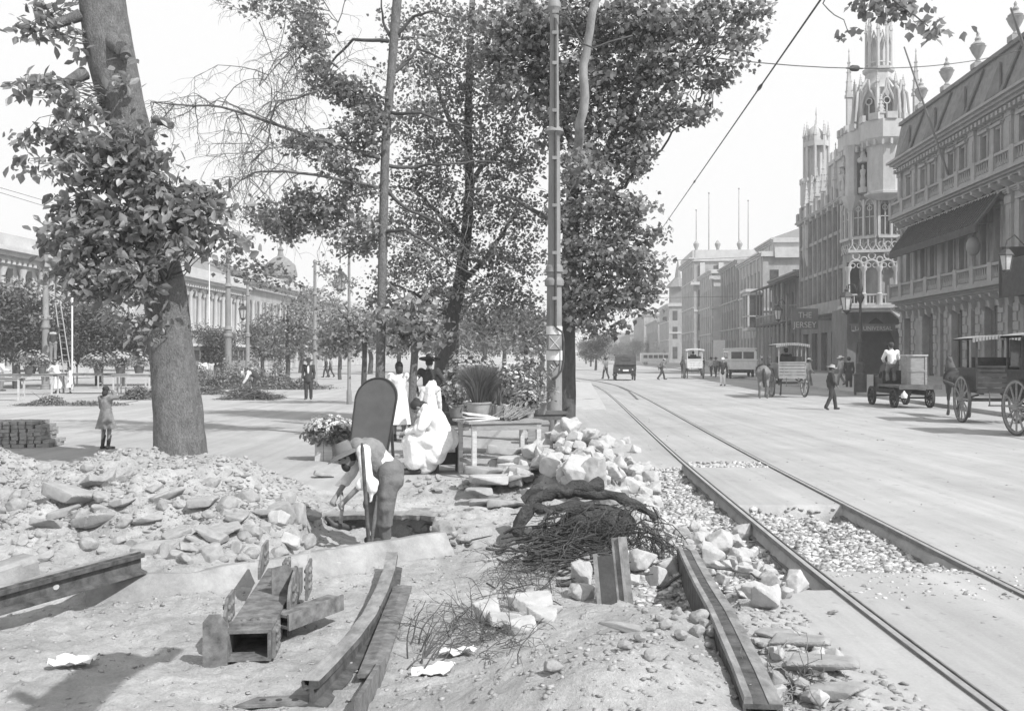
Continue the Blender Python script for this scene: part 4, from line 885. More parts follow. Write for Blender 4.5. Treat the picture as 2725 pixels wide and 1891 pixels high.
    row_tree('slim pale-stemmed tree just right of the woman in the white apron', 1100, 1172, 24, 820, [(1090,850,90,55,40),(1130,900,80,40,24)], bark='bark', ls=.13)
    row_tree('dark thin tree left of the round-topped board, its trunk cut by the board', 970, 1075, 16, 860, [(930,870,110,60,70),(1000,900,80,45,40),(880,910,60,36,26)], ls=.15)
    row_tree('bushy young tree behind the man in the dark suit', 765, 1020, 13, 850, [(770,870,85,80,120),(720,880,50,50,34),(840,900,70,60,60),(800,800,55,40,36),(760,930,80,30,30)], ls=.17)
    row_tree('small round tree between the suited man and the round-topped board', 905, 1010, 10, 880, [(890,850,80,60,60),(860,800,60,40,26),(930,930,70,30,26)], ls=.19)
    row_tree('thin dark tree behind the flower stall, its stem beside a white house', 1290, 1030, 12, 850, [(1290,840,100,60,60),(1330,910,60,30,20)], ls=.19)
    row_tree('thin dark tree between the leaning tree and the flower pots', 1214, 1080, 16, 800, [(1200,800,90,70,50),(1270,880,60,40,20)], ls=.15)
    row_tree('small tree whose crown fills the gap left of the tram pole', 1400, 1060, 14, 880, [(1400,900,80,50,44),(1360,860,70,50,34)], ls=.15)
    # overhanging sprig at the upper right
    T = thing('overhanging_branch', 'leafy branch tip hanging into the sky left of the gothic tower top', 'branch', W(2300,-140,14))
    s = MB(); a = limb(s, [W(2180,-260,14.5),W(2300,-60,14),W(2390,10,13.8),W(2470,70,13.7)], .03, .008, 6, 2, .05); limb(s, [W(2230,-150,14.2),W(2190,10,14),W(2255,80,14)], .014, .006, 5, 2, .06); part('stem', s, M['twig'], T, 60, w=True)
    P, Cn = blobs([(2300,8,14,45,22,10),(2350,30,13.9,40,30,11),(2400,40,13.8,30,25,8),(2440,55,13.8,25,20,4),(2480,85,13.7,30,18,6),(2520,75,13.7,22,10,2),(2262,84,14,16,12,3),(2380,-5,14,60,25,10)], 14, 5, .1, 1., depth=.4); part('leaves', leaf_cloud('leaves', P, .125, M['leaf'], LEAF_A, .35, .3, (.6,1.4)), None, T, w=True)
avenue_trees()
def tree_copies():
    # trees round the left of the square: two kinds, copied
    def proto(label, h, cr, seed, bark='bark_dark', ls=.2, ns=120):
        rng = np.random.default_rng(seed); T = thing('square_tree', label, 'tree', (0,0,-50), 0, 'trees round the square'); t = MB(); t.tube(wob([(0,0,0),(.1,0,h*.3),(0,.1,h*.55)],2,.02), taper(9,.22,.13), 10); part('trunk', t, M[bark], T, 60)
        for i in range(5):
            s = MB(); q = i*1.26; limb(s, [(0,0,h*(.35+.04*i)),(math.cos(q)*cr*.4,math.sin(q)*cr*.4,h*.6),(math.cos(q)*cr*.7,math.sin(q)*cr*.7,h*.75)], .1, .03, 6, 2, .06); part('branch', s, M[bark], T, 60)
        P = []
        for i in range(9):
            q = rng.uniform(0, 6.28); rr = cr*rng.uniform(.1,.62); p, _ = sprays((rr*math.cos(q), rr*math.sin(q), h*rng.uniform(.38,.85)), (cr*.5, cr*.5, h*.19), ns//7, 18, .32, rng); P.append(p)
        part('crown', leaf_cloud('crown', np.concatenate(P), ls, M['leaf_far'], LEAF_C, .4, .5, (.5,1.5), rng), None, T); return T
    a = proto('x', 6.2, 3.2, 3, ns=300, ls=.26); b = proto('y', 5.2, 2.7, 9, ns=260, ls=.25)
    spots = [(a,46,1034,'big dark thick-trunked tree at the left edge of the square behind the tables'),(b,190,1028,'dark tree behind the ladder and the tram pole at the left'),(a,262,1026,'dark tree just left of the leafy thick trunk, over the white flowers'),(b,330,1027,'dark tree right behind the leaves of the thick leaning trunk'),(b,405,1026,'dark tree nearest the thick leaning trunk on its left'),(a,590,1012,'dark tree between the two slim lamp posts'),(b,-40,1030,'dark tree cut by the left edge of the photo'),(b,500,1010,'low dark tree in front of the white arcaded palace, behind the tramcar'),(a,700,1005,'dark tree left of the bushy young tree, before the domed house'),(b,985,995,'far dark tree behind the round-topped board'),(a,1060,990,'far dark tree over the black-hatted man'),(b,1160,994,'far dark tree behind the leaning trunk'),(a,1340,990,'far dark tree behind the heaped flower stall'),(b,1440,996,'far dark tree beside the tram pole'),(b,800,992,'far dark tree above the two far walking men'),(a,1250,985,'far dark tree right of the leaning trunk'),(b,120,1027,'dark tree between the left edge and the ladder'),(a,905,983,'farthest dark tree left of the round-topped board'),(a,1400,982,'farthest dark tree left of the tram pole')]
    used = set()
    for p, px, py, lb in spots:
        g = G(px, py); o = p if p.name not in used else copy_tree(p); used.add(p.name); s = 1. if px > 20 else .9
        reg(o, g, random.uniform(0, 6)); o['label'] = lb
        sc_ = {500:.6, 46:1.1, 590:.72, 700:.85}.get(px, random.uniform(1.1, 1.35) if px > 450 else random.uniform(.82, .95)); o.scale = (sc_,)*3
    # the avenue trees fading away along both sides of the road
    for i, (px, py, s, lb) in enumerate(((1585,985,.8,'first small tree of the far row left of the motor car'),(1572,975,.8,'second tree of the far row, just beyond the first'),(1560,968,.9,'third tree of the far row beyond the motor car'),(1640,962,1.1,'far tree right above the motor car roof'),(1690,961,1.2,'far tree above the passing bus'),(1735,961,1.3,'far tree rising right of the bus, before the hazy houses'),(1770,963,1.2,'far tree at the foot of the turreted house'),(1790,965,.9,'far tree just left of the white-backed cab'),(1610,960,1.1,'hazy tree at the far end of the avenue'),(1665,957,1.5,'tall hazy tree at the vanishing point of the street'))):
        o = copy_tree(b if i % 2 else a); reg(o, G(px, py), i*1.3); o['label'] = lb; o['group'] = 'trees far along the avenue'; o.scale = (s,)*3
tree_copies()
# ================================================================ people
DEF = dict(pel=(0,0,.93), che=(0,.0,1.25), nec=(0,.01,1.44), hed=(0,-.02,1.59), fd=(0,-1,0),
  shL=(.18,0,1.40), elL=(.235,.03,1.12), wrL=(.24,-.05,.87), shR=(-.18,0,1.40), elR=(-.235,.03,1.12), wrR=(-.24,-.05,.87),
  hiL=(.09,0,.92), knL=(.1,-.02,.49), anL=(.1,.02,.09), toL=(.125,-.16,.03), hiR=(-.09,0,.92), knR=(-.1,-.02,.49), anR=(-.1,.02,.09), toR=(-.125,-.16,.03))
def hand(m, el, wr, curl=.35, side=1, grip=None):
    el, wr = Vector(el), Vector(wr); d = (wr-el).normalized(); up = Vector((0,0,1)) if abs(d.z) < .85 else Vector((0,-1,0))
    x = d.cross(up).normalized(); n = x.cross(d).normalized()           # x across the palm, n out of its back
    if grip: n = -Vector(grip).normalized(); n = (n-d*n.dot(d)).normalized(); x = d.cross(n)
    m.cap(wr, wr+d*.075, .03, .036, 8); m.cap(wr+x*.018+d*.03, wr+x*.024+d*.085, .022, .02, 6); m.cap(wr-x*.018+d*.03, wr-x*.024+d*.085, .022, .02, 6)
    for i, (o, l) in enumerate(((-.031,.066),(-.011,.076),(.011,.072),(.03,.056))):
        p = wr+d*.088+x*o; a = curl*(1+.12*i); b = p+(d*math.cos(a)-n*math.sin(a))*l*.45; c = b+(d*math.cos(a*2.2)-n*math.sin(a*2.2))*l*.32; e = c+(d*math.cos(a*3)-n*math.sin(a*3))*l*.25
        m.cap(p, b, .011, .010, 6); m.cap(b, c, .010, .009, 6); m.cap(c, e, .009, .008, 6)
    p = wr+d*.035+x*.03*side; b = p+(d*.6+x*.65*side-n*.25)*.04; m.cap(p, b, .015, .012, 6); m.cap(b, b+(d*.9-n*.45)*.032, .011, .009, 6)
def person(label, loc, rz=0, pose=None, s=1., top=None, sleeve='long', bottom=None, hat=None, hair=True, shoes='cloth_dark', apron=None, vox=.014, group=None, beard=False, women=False, curl=.35, extra=None, coat=0):
    J = {k: Vector(v) for k, v in {**DEF, **(pose or {})}.items()}; T = thing('person', label, 'person', loc, rz, group); T.scale = (s,)*3
    ROOTM[T.name] = ROOTM[T.name] @ Matrix.Scale(s, 4)
    fd = J['fd'].normalized(); hu = J['hu'].normalized() if 'hu' in J else (J['hed']-J['nec']).normalized(); fd = (fd-hu*fd.dot(hu)).normalized(); hx = fd.cross(hu)
    ax = Matrix((hx, -fd, hu)).transposed()
    m = MB()
    m.ell(J['hed'], (.076,.094,.112), 12, ax); m.ell(J['hed']+fd*.035-hu*.065, (.055,.055,.055), 8, ax)                       # skull, jaw
    m.cap(J['hed']+fd*.088+hu*.01, J['hed']+fd*.108-hu*.022, .011, .015, 6); m.cap(J['hed']+fd*.085-hu*.062-hx*.016, J['hed']+fd*.085-hu*.062+hx*.016, .012, .012, 6)   # nose, mouth
    for q in (-1, 1): m.ell(J['hed']+hx*.078*q-hu*.01, (.012,.022,.034), 6, ax)
    m.cap(J['nec']-hu*.03, J['hed']-hu*.04, .058, .053)
    cn = J['che']; m.cap(J['pel'], cn, .125, .14); m.cap(cn, J['nec'], .135, .075)
    for k in 'LR':
        m.cap(cn+(J['sh'+k]-cn)*.4, J['sh'+k], .09, .066); m.cap(J['sh'+k], J['el'+k], .054, .043); m.cap(J['el'+k], J['wr'+k], .042, .029); hand(m, J['el'+k], J['wr'+k], curl, 1 if k == 'L' else -1)
        m.cap(J['pel'], J['hi'+k], .12, .1); m.cap(J['hi'+k], J['kn'+k], .092, .062); kn, an = J['kn'+k], J['an'+k]; m.cap(kn, kn.lerp(an,.35), .058, .06); m.cap(kn.lerp(an,.35), an, .058, .04)
        m.cap(an+Vector((0,.03,-.04)), J['to'+k], .04, .03)
    part('body', fuse(m, 'body', M['skin'], min(vox, .012)), None, T)
    e = MB()
    for q in (-1, 1): e.ell(J['hed']+fd*.089+hx*.032*q+hu*.012, .011, 5)
    part('eyes', e, M['hair'], T)
    if bottom:
        kind, mt = bottom[0], M[bottom[1]]; b = MB()
        if kind == 'trousers':
            b.cap(J['pel']+(cn-J['pel'])*.35, J['pel'], .14, .148)
            for k in 'LR':
                b.cap(J['pel'], J['hi'+k], .14, .122); b.cap(J['hi'+k], J['kn'+k], .115, .085); an = J['an'+k]+Vector((0,.005,.0)); b.cap(J['kn'+k], J['kn'+k].lerp(an,.5), .084, .078); b.cap(J['kn'+k].lerp(an,.5), an, .078, .075)
            part('trousers', wrinkle(fuse(b, 'trousers', mt, vox, 2)), None, T)
        else:
            hem = bottom[2]; c0 = J['pel']; n = 40; prof = [(.15, c0.z+.18), (.19, c0.z+.02), (.235, c0.z*.55+hem*.45), (.29, hem)]; vs = []
            for i in range(13):
                t = i/12*3; a = int(min(t, 2)); f = t-a; r = prof[a][0]*(1-f)+prof[a+1][0]*f; z = prof[a][1]*(1-f)+prof[a+1][1]*f
                for j in range(n):
                    q = 2*math.pi*j/n; rr = r*(1+.10*(i/12)*math.sin(q*7+1)+.05*(i/12)*math.sin(q*13)); vs.append((c0.x+rr*math.cos(q), c0.y+rr*math.sin(q)*.85, z))
            b.add(vs, [(i*n+j, i*n+(j+1)%n, (i+1)*n+(j+1)%n, (i+1)*n+j) for i in range(12) for j in range(n)]); part('skirt', b, mt, T, 80)
    if top:
        b = MB(); b.cap(J['pel']+(cn-J['pel'])*.12, cn, .15, .165); b.cap(cn, J['nec']-hu*.03, .16, .085)
        if coat: b.cap(J['pel'], J['pel']-Vector((0,0,coat)), .16, .175)
        for k in 'LR':
            b.cap(cn+(J['sh'+k]-cn)*.4, J['sh'+k], .11, .085); 
            if sleeve == 'none': continue
            b.cap(J['sh'+k], J['el'+k], .08, .066)
            if sleeve == 'long': b.cap(J['el'+k], J['el'+k].lerp(J['wr'+k],.92), .064, .05)
            else: b.cap(J['el'+k], J['el'+k].lerp(J['wr'+k],.3), .066, .066)
        part({'cloth_dark':'jacket'}.get(top, 'shirt'), wrinkle(fuse(b, 'top', M[top], vox, 2)), None, T)
    if apron:
        b = MB(); c0 = J['pel']; n = 12; vs = []
        for i in range(9):
            z = c0.z+.3-(c0.z+.3-.38)*i/8
            for j in range(n+1): q = R(-90-85+170*j/n); r = (.175+.1*i/8)*(1+.05*math.sin(j*2.3+i*.4)); vs.append((c0.x+r*math.cos(q), c0.y+r*math.sin(q)*.95, z))
        b.add(vs, [(i*(n+1)+j, i*(n+1)+j+1, (i+1)*(n+1)+j+1, (i+1)*(n+1)+j) for i in range(8) for j in range(n)]); b.add([(v[0]*.97, v[1]*.97+.001, v[2]) for v in vs], [(i*(n+1)+j, (i+1)*(n+1)+j, (i+1)*(n+1)+j+1, i*(n+1)+j+1) for i in range(8) for j in range(n)]); part('apron', b, M[apron], T, 80)
    if hair:
        b = MB(); b.ell(J['hed']-fd*.018+hu*.02, (.088,.1,.108), 12, ax)
        if women: b.ell(J['hed']-fd*.05-hu*.07, (.08,.075,.11), 10, ax); b.ell(J['hed']-fd*.09+hu*.05, (.06,.05,.06), 8, ax)
        part('hair', b, M['hair'], T, 60)
    if beard: b = MB(); b.ell(J['hed']+fd*.055-hu*.085, (.06,.05,.06), 8, ax); part('beard', b, M['hair'], T, 60)
    if shoes:
        for k in 'LR': b = MB(); a = J['an'+k]; b.cap(a+Vector((0,.035,-.045)), J['to'+k], .052, .042); b.cap(a+Vector((0,0,.03)), a, .05, .05); part('shoe', fuse(b, 'shoe', M[shoes], vox, 1), None, T)
    if hat:
        b = MB(); kind, mt = hat
        if kind == 'brim': b.lathe([(.02,.115),(.085,.105),(.1,.04),(.105,.0),(.2,-.012),(.21,-.004),(.2,.004),(.108,.016)], 20, J['hed']+hu*.06, 0, 1, 1.1, ax)
        elif kind == 'felt': b.lathe([(.02,.13),(.07,.125),(.098,.05),(.105,.0),(.18,-.03),(.195,-.03),(.18,-.018),(.108,.016)], 20, J['hed']+hu*.05, 0, 1, 1.15, ax)
        elif kind == 'wide': b.lathe([(.02,.15),(.075,.14),(.1,.05),(.105,.0),(.24,.02),(.25,.032),(.24,.034),(.108,.016)], 20, J['hed']+hu*.06, 0, 1, 1.1, ax)
        else: b.lathe([(.02,.1),(.08,.085),(.102,.02),(.104,-.02),(.09,-.03)], 16, J['hed']+hu*.05, 0, 1, 1.12, ax); b.ext([(-.07,0),(.07,0),(.05,.09),(-.05,.09)], J['hed']+hu*.045+fd*.085, hx, fd, hu*.012)
        part('hat', b, M[mt], T, 60)
    if extra: extra(T, J)
    return T
def face(v): return math.atan2(v[0], -v[1]) if False else math.atan2(v[1], v[0])+math.pi/2      # rotation that turns -Y towards v
def at(px, py, z=0): g = G(px, py, z); return (g.x, g.y, hz(g.x, g.y) if g.y < 19 and -10 < g.x < 8 else z)
def walk(k=1.): return dict(knL=(.1,-.2*k,.5), anL=(.1,-.28*k,.1), toL=(.12,-.45*k,.05), knR=(-.1,.06*k,.49), anR=(-.1,.3*k,.14), toR=(-.12,.2*k,.03), elL=(.22,.13*k,1.12), wrL=(.22,.1*k,.88), elR=(-.22,-.04,1.12), wrR=(-.2,-.24*k,.95))
def people():
    person('man in a dark suit, white shirt front and hat standing alone on the square', at(821,1062), face((.1,-1)), None, 1.03, 'cloth_dark', 'long', ('trousers','cloth_dark'), ('brim','cloth_dark'), coat=.12,
        extra=lambda T, J: part('shirt_front', (lambda b: b.ell((0,-.125,1.24), (.05,.05,.17), 8))(MB()), M['cloth_white'], T, 60))
    person('small girl in a grey dress seen from behind, hand raised to her dark hair', at(282,1194), face((.35,.9)), dict(elR=(-.3,-.06,1.42), wrR=(-.12,-.1,1.6), elL=(.22,-.05,1.14), wrL=(.14,-.2,1.12), hed=(0,-.02,1.6)), .74, 'cloth_mid', 'long', ('skirt','cloth_mid',.56), None, women=True,
        extra=lambda T, J: [part('sock', (lambda b: b.cap(J['an'+k]+Vector((0,0,.02)), J['kn'+k]+Vector((0,0,-.14)), .05, .065))(MB()), M['cloth_dark'], T, 60) for k in 'LR'])
    # left of the square, at the market tables
    person('person in a white shirt cut by the left edge, behind the nearest bench', at(4,1040), face((1,.2)), dict(elR=(-.22,-.2,1.15), wrR=(-.12,-.4,1.1)), 1, 'cloth_white', 'long', ('trousers','cloth_mid'), None)
    sit = dict(pel=(0,.0,.52), che=(0,-.05,.86), nec=(0,-.06,1.05), hed=(0,-.1,1.2), shL=(.17,-.05,1.0), shR=(-.17,-.05,1.0), elL=(.24,-.12,.75), elR=(-.24,-.12,.75), wrL=(.1,-.36,.74), wrR=(-.1,-.36,.74), hiL=(.09,-.02,.5), hiR=(-.09,-.02,.5), knL=(.13,-.42,.5), knR=(-.13,-.42,.5), anL=(.13,-.4,.09), anR=(-.13,-.4,.09), toL=(.15,-.58,.03), toR=(-.15,-.58,.03))
    person('dark-haired woman in white bending over the flower tables at the left', at(152,1046), face((-.9,.2)), dict(pel=(0,.05,.9), che=(0,-.1,1.2), nec=(0,-.18,1.38), hed=(0,-.26,1.5), shL=(.17,-.14,1.34), shR=(-.17,-.14,1.34), elL=(.2,-.36,1.16), elR=(-.2,-.36,1.16), wrL=(.12,-.58,1.12), wrR=(-.12,-.58,1.12)), 1, 'cloth_white', 'long', ('skirt','cloth_white',.25), None, women=True)
    person('child in white beside the bending woman at the flower tables', at(186,1047), face((-.8,-.3)), None, .78, 'cloth_white', 'long', ('skirt','cloth_white',.4), None)
    person('woman in a white blouse seen just right of the thick leafy trunk', at(540,1030), face((-.4,.9)), None, 1, 'cloth_white', 'long', ('skirt','cloth_pale',.2), None, women=True)
    person('second woman in pale clothes, right of the woman in the white blouse', at(562,1026), face((-.8,.5)), dict(elR=(-.24,-.2,1.2), wrR=(-.15,-.4,1.25)), .96, 'cloth_pale', 'short', ('skirt','cloth_mid',.2), None, women=True)
    bend = dict(pel=(0,.12,.86), che=(0,-.12,1.05), nec=(0,-.28,1.1), hed=(0,-.42,1.08), fd=(0,-.6,-.8), shL=(.18,-.26,1.06), shR=(-.18,-.26,1.06), elL=(.22,-.36,.8), elR=(-.22,-.36,.8), wrL=(.14,-.5,.58), wrR=(-.14,-.5,.58), hiL=(.09,.1,.86), hiR=(-.09,.1,.86))
    person('man in a white hat and dark vest bending over the heap of cut branches', at(676,1050), face((-.9,-.3)), bend, 1, 'cloth_white', 'long', ('trousers','cloth_dark'), ('brim','cloth_white'), extra=lambda T, J: part('vest', fuse((lambda b: b.cap(J['pel']+Vector((0,-.05,.06)), J['che']+Vector((0,.0,.01)), .165, .178))(MB()), 'vest', M['cloth_dark']), None, T))
    person('man in dark clothes standing high on the ladder by the left tram pole', (at(168,1035)[0], 54., 1.62), face((-.3,.9)), dict(elR=(-.26,-.2,1.5), wrR=(-.22,-.35,1.75)), 1.05, 'cloth_dark', 'long', ('trousers','cloth_mid'), ('cap','cloth_dark'), extra=lambda T, J: part('collar', (lambda b: b.cap((-.1,.06,1.42),(.1,.06,1.42),.075,.075))(MB()), M['cloth_pale'], T, 60))
    person('far man in dark clothes walking across the square, right of the suited man', at(868,1004), face((-1,0)), walk(.8), 1, 'cloth_dark', 'long', ('trousers','cloth_dark'), ('brim','cloth_dark'))
    person('far man in grey clothes walking beside the far dark-clothed man', at(880,1003), face((-1,.1)), walk(.9), 1, 'cloth_mid', 'long', ('trousers','cloth_dark'), ('brim','cloth_dark'))
    # the flower stall
    def basket(T, J): pass
    person('woman in a long white apron and shawl, back turned, behind the round-topped board', at(1062,1172), face((-.2,.95)), dict(elR=(-.3,-.1,1.25), wrR=(-.42,-.3,1.36), elL=(.26,.0,1.14), wrL=(.3,-.18,.95)), 1.03, 'cloth_white', 'long', ('skirt','cloth_white',.36), None, women=True)
    person('man in black coat and wide black hat, back turned, at the stall', at(1142,1150), face((.1,1)), dict(elL=(.36,.02,1.16), wrL=(.3,-.1,.95), elR=(-.36,.02,1.16), wrR=(-.42,-.2,1.32)), 1.08, 'cloth_dark', 'long', ('trousers','cloth_dark'), ('wide','cloth_dark'), coat=.3)
    st = dict(pel=(0,.05,.56), che=(0,-.16,.86), nec=(0,-.3,1.02), hed=(0,-.42,1.07), fd=(0,-.75,-.66), shL=(.19,-.25,.98), shR=(-.19,-.25,.98), elL=(.26,-.38,.74), elR=(-.26,-.38,.74), wrL=(.1,-.6,.66), wrR=(-.1,-.6,.66), hiL=(.1,.0,.52), hiR=(-.1,.0,.52), knL=(.15,-.48,.54), knR=(-.15,-.48,.54), anL=(.15,-.44,.1), anR=(-.15,-.44,.1), toL=(.17,-.62,.03), toR=(-.17,-.62,.03))
    def drape(T, J):
        b = MB(); b.cap(J['pel'], J['che'], .2, .2); b.cap(J['che'], J['nec'], .2, .12)
        for k in 'LR': b.cap(J['hi'+k], J['kn'+k], .17, .14); b.cap(J['kn'+k], J['kn'+k]+Vector((0,.04,-.3)), .14, .17); b.cap(J['sh'+k], J['el'+k], .1, .1); b.cap(J['hi'+k], J['hi'+k]+Vector((0,-.15,-.2)), .17, .2)
        b.cap((0,-.5,.5),(0,-.46,.24),.18,.2); b.cap((0,-.2,.5),(0,-.3,.22),.2,.24); sm = wrinkle(fuse(b, 'shawl', M['cloth_white'], .016, 3))
        nm = [v.normal.copy() for v in sm.vertices]; co = []
        for v, q in zip(sm.vertices, nm): co += (v.co+q*.014*math.sin(v.co.x*30+v.co.z*13+3*math.sin(v.co.y*7+v.co.z*3)))[:]
        sm.vertices.foreach_set('co', co); sm.update()
        part('shawl', sm, None, T)
    person('woman wrapped in white sitting hunched on a low box beside the plank table', at(1180,1258), face((-.95,-.1)), st, 1.0, 'cloth_white', 'long', None, None, women=True, extra=drape)
    def veil(T, J):
        b = MB(); b.cap(J['hed']+Vector((0,.02,.02)), J['nec'], .125, .13); b.cap(J['nec'], J['pel'], .2, .22); b.cap(J['pel'], (0,0,.4), .22, .26); part('shawl', wrinkle(fuse(b, 'shawl', M['cloth_white'], .016, 3)), None, T)
    person('figure all in white with a covered head, stooping behind the hunched sitting woman', at(1146,1182), face((.2,1)), dict(hed=(0,-.14,1.5), nec=(0,-.06,1.38)), .84, 'cloth_white', 'long', ('skirt','cloth_white',.3), None, women=True, extra=veil)
    person('dark-haired woman sitting low behind the plant pots, left of the flower stall', at(1200,1130), face((.8,-.5)), sit, 1.05, 'cloth_dark', 'long', ('trousers','cloth_dark'), None, women=True)
    person('dark-haired flower seller sitting up behind the heaped flowers on the stall', at(1310,1105), face((-.3,-.9)), {k: (v[0], v[1], v[2]+.35) for k, v in sit.items()}, 1.05, 'cloth_dark', 'long', ('trousers','cloth_dark'), None, women=True)
    # the road
    person('man bending forward as he crosses the road right of the motor car', at(1760,1010), face((.8,.3)), {**walk(1.2), 'che':(0,-.1,1.22), 'nec':(0,-.16,1.4), 'hed':(0,-.24,1.52), 'shL':(.17,-.14,1.36), 'shR':(-.17,-.14,1.36)}, 1, 'cloth_mid', 'long', ('trousers','cloth_dark'), ('cap','cloth_pale'))
    person('man in white hat, dark tunic and white trousers on the road', at(1924,1026), face((-.4,-.9)), None, 1.02, 'cloth_dark', 'long', ('trousers','cloth_white'), ('cap','cloth_white'), coat=.1)
    person('man in dark clothes striding across the road in front of the lorry', at(2212,1090), face((1,-.1)), walk(.7), .9, 'cloth_dark', 'long', ('trousers','cloth_dark'), ('brim','cloth_pale'))
    person('man in a black coat and cap standing at the kerb by the lamp post', at(2259,1036), face((.2,1)), None, 1.05, 'cloth_dark', 'long', ('trousers','cloth_dark'), ('cap','cloth_dark'), coat=.3)
    person('man in a pale jacket walking on the shaded pavement left of the kerb man', at(2238,1024,.14), face((-1,-.2)), walk(), 1, 'cloth_pale', 'long', ('trousers','cloth_mid'), ('brim','cloth_white'))
    person('man in a straw hat passing right behind the canopied cart', at(2152,1032), face((1,.1)), walk(.8), 1, 'cloth_pale', 'long', ('trousers','cloth_mid'), ('brim','cloth_white'))
    person('man walking beside the left front of the motor car', at(1612,1008), face((-.6,.8)), walk(.8), 1, 'cloth_mid', 'long', ('trousers','cloth_dark'), ('brim','cloth_dark'))
    for i, (px, py, lb, c) in enumerate(((1868,1000,'far pedestrian in dark clothes by the pale pilasters','cloth_dark'),(1893,1001,'far pedestrian in pale clothes under the white shop sign','cloth_pale'),(1905,1003,'far pedestrian in grey left of the slatted omnibus','cloth_mid'),(1638,985,'far pedestrian on the avenue beyond the motor car','cloth_mid'))):
        person(lb, at(px,py), face((random.uniform(-1,1),-.4)), walk(.6), 1, c, 'long', ('trousers','cloth_dark'), ('brim','cloth_dark'), vox=.02)
people()
# ================================================================ animals and vehicles
def horse(label, loc, rz, hide, s=1., group='cart horses'):
    T = thing('horse', label, 'horse', loc, rz, group); T.scale = (s,)*3; m = MB()
    m.cap((0,.55,1.2),(0,.1,1.16),.28,.29); m.cap((0,.1,1.16),(0,-.5,1.18),.29,.27); m.cap((0,.6,1.22),(0,.72,1.14),.25,.2); m.cap((0,-.55,1.1),(0,-.62,1.2),.2,.2)
    m.cap((0,-.55,1.3),(0,-.95,1.72),.19,.12); m.cap((0,-.93,1.76),(0,-1.2,1.5),.11,.07); m.cap((0,-1.2,1.5),(0,-1.3,1.4),.072,.06); m.cap((0,-.94,1.66),(0,-1.06,1.56),.09,.08)
    for q in (-1, 1): m.cap((.06*q,-.9,1.86),(.07*q,-.9,1.98),.03,.012)
    for q in (-1, 1):
        m.cap((.14*q,-.48,1.05),(.14*q,-.5,.72),.13,.075); m.cap((.14*q,-.5,.72),(.14*q,-.5,.52),.062,.058); m.cap((.14*q,-.5,.52),(.14*q,-.5,.16),.045,.04); m.cap((.14*q,-.5,.16),(.14*q,-.55,.05),.05,.06)
        m.cap((.15*q,.62,1.12),(.16*q,.5,.82),.2,.11); m.cap((.16*q,.5,.82),(.16*q,.74,.56),.1,.06); m.cap((.16*q,.74,.56),(.16*q,.68,.16),.052,.042); m.cap((.16*q,.68,.16),(.16*q,.62,.05),.05,.06)
    part('body', fuse(m, 'body', M[hide], .024, 2), None, T)
    b = MB(); b.tube([(0,.86,1.3),(0,.98,1.1),(0,1.,.8),(0,.97,.5)], [.05,.075,.08,.03], 8); part('tail', b, M['hair'], T, 60)
    b = MB(); b.ext([(0,0),(.45,.5),(.52,.44),(.12,-.06)], (-.025,-.5,1.42), (0,-1,0), (0,0,1), (.05,0,0)); part('mane', b, M['hair'], T)
    h = MB(); h.lathe([(.26,-.06),(.3,0),(.26,.06)], 16, (0,-.55,1.2), 0, 1, 1.25, Matrix.Rotation(R(60), 3, 'X'), False); h.tube([(0,.1,1.45),(.29,.1,1.2),(0,.1,.86),(-.29,.1,1.2),(0,.1,1.45)], .02, 5)
    for q in (-1, 1): h.tube([(.3*q,-.5,1.1),(.32*q,.4,1.05),(.34*q,1.3,1.0)], .018, 5); h.tube([(.1*q,-1.1,1.6),(.16*q,-.6,1.5),(.1*q,.6,1.5)], .01, 4)
    part('harness', h, M['paint_dark'], T, 60); return T
def wheel(parent, c, r, wide, ns=12, mt='wood', rim='iron_dark', sp=.03):
    """wheel in the local y-z plane"""
    c = Vector(c); ax = Matrix.Rotation(R(90), 3, 'Y'); m = MB(); m.lathe([(.03,-.14),(.07,-.1),(.1,0),(.07,.1),(.03,.14)], 12, c, 0, 1, 1, ax)
    for i in range(ns): q = 2*math.pi*i/ns; d = Vector((0, math.cos(q), math.sin(q))); m.beam(c+d*.07, c+d*(r-.05), sp*1.3, sp, (1,0,0))
    m.lathe([(r-.09,-wide*.4),(r-.03,-wide*.4),(r-.03,wide*.4),(r-.09,wide*.4),(r-.09,-wide*.4)], 28, c, 0, 1, 1, ax, False); wo_ = part('wheel', m, M[mt], parent, 40)
    t = MB(); t.lathe([(r-.03,-wide/2),(r,-wide/2),(r,wide/2),(r-.03,wide/2),(r-.03,-wide/2)], 28, c, 0, 1, 1, ax, False); part('tyre', t, M[rim], wo_, 40)
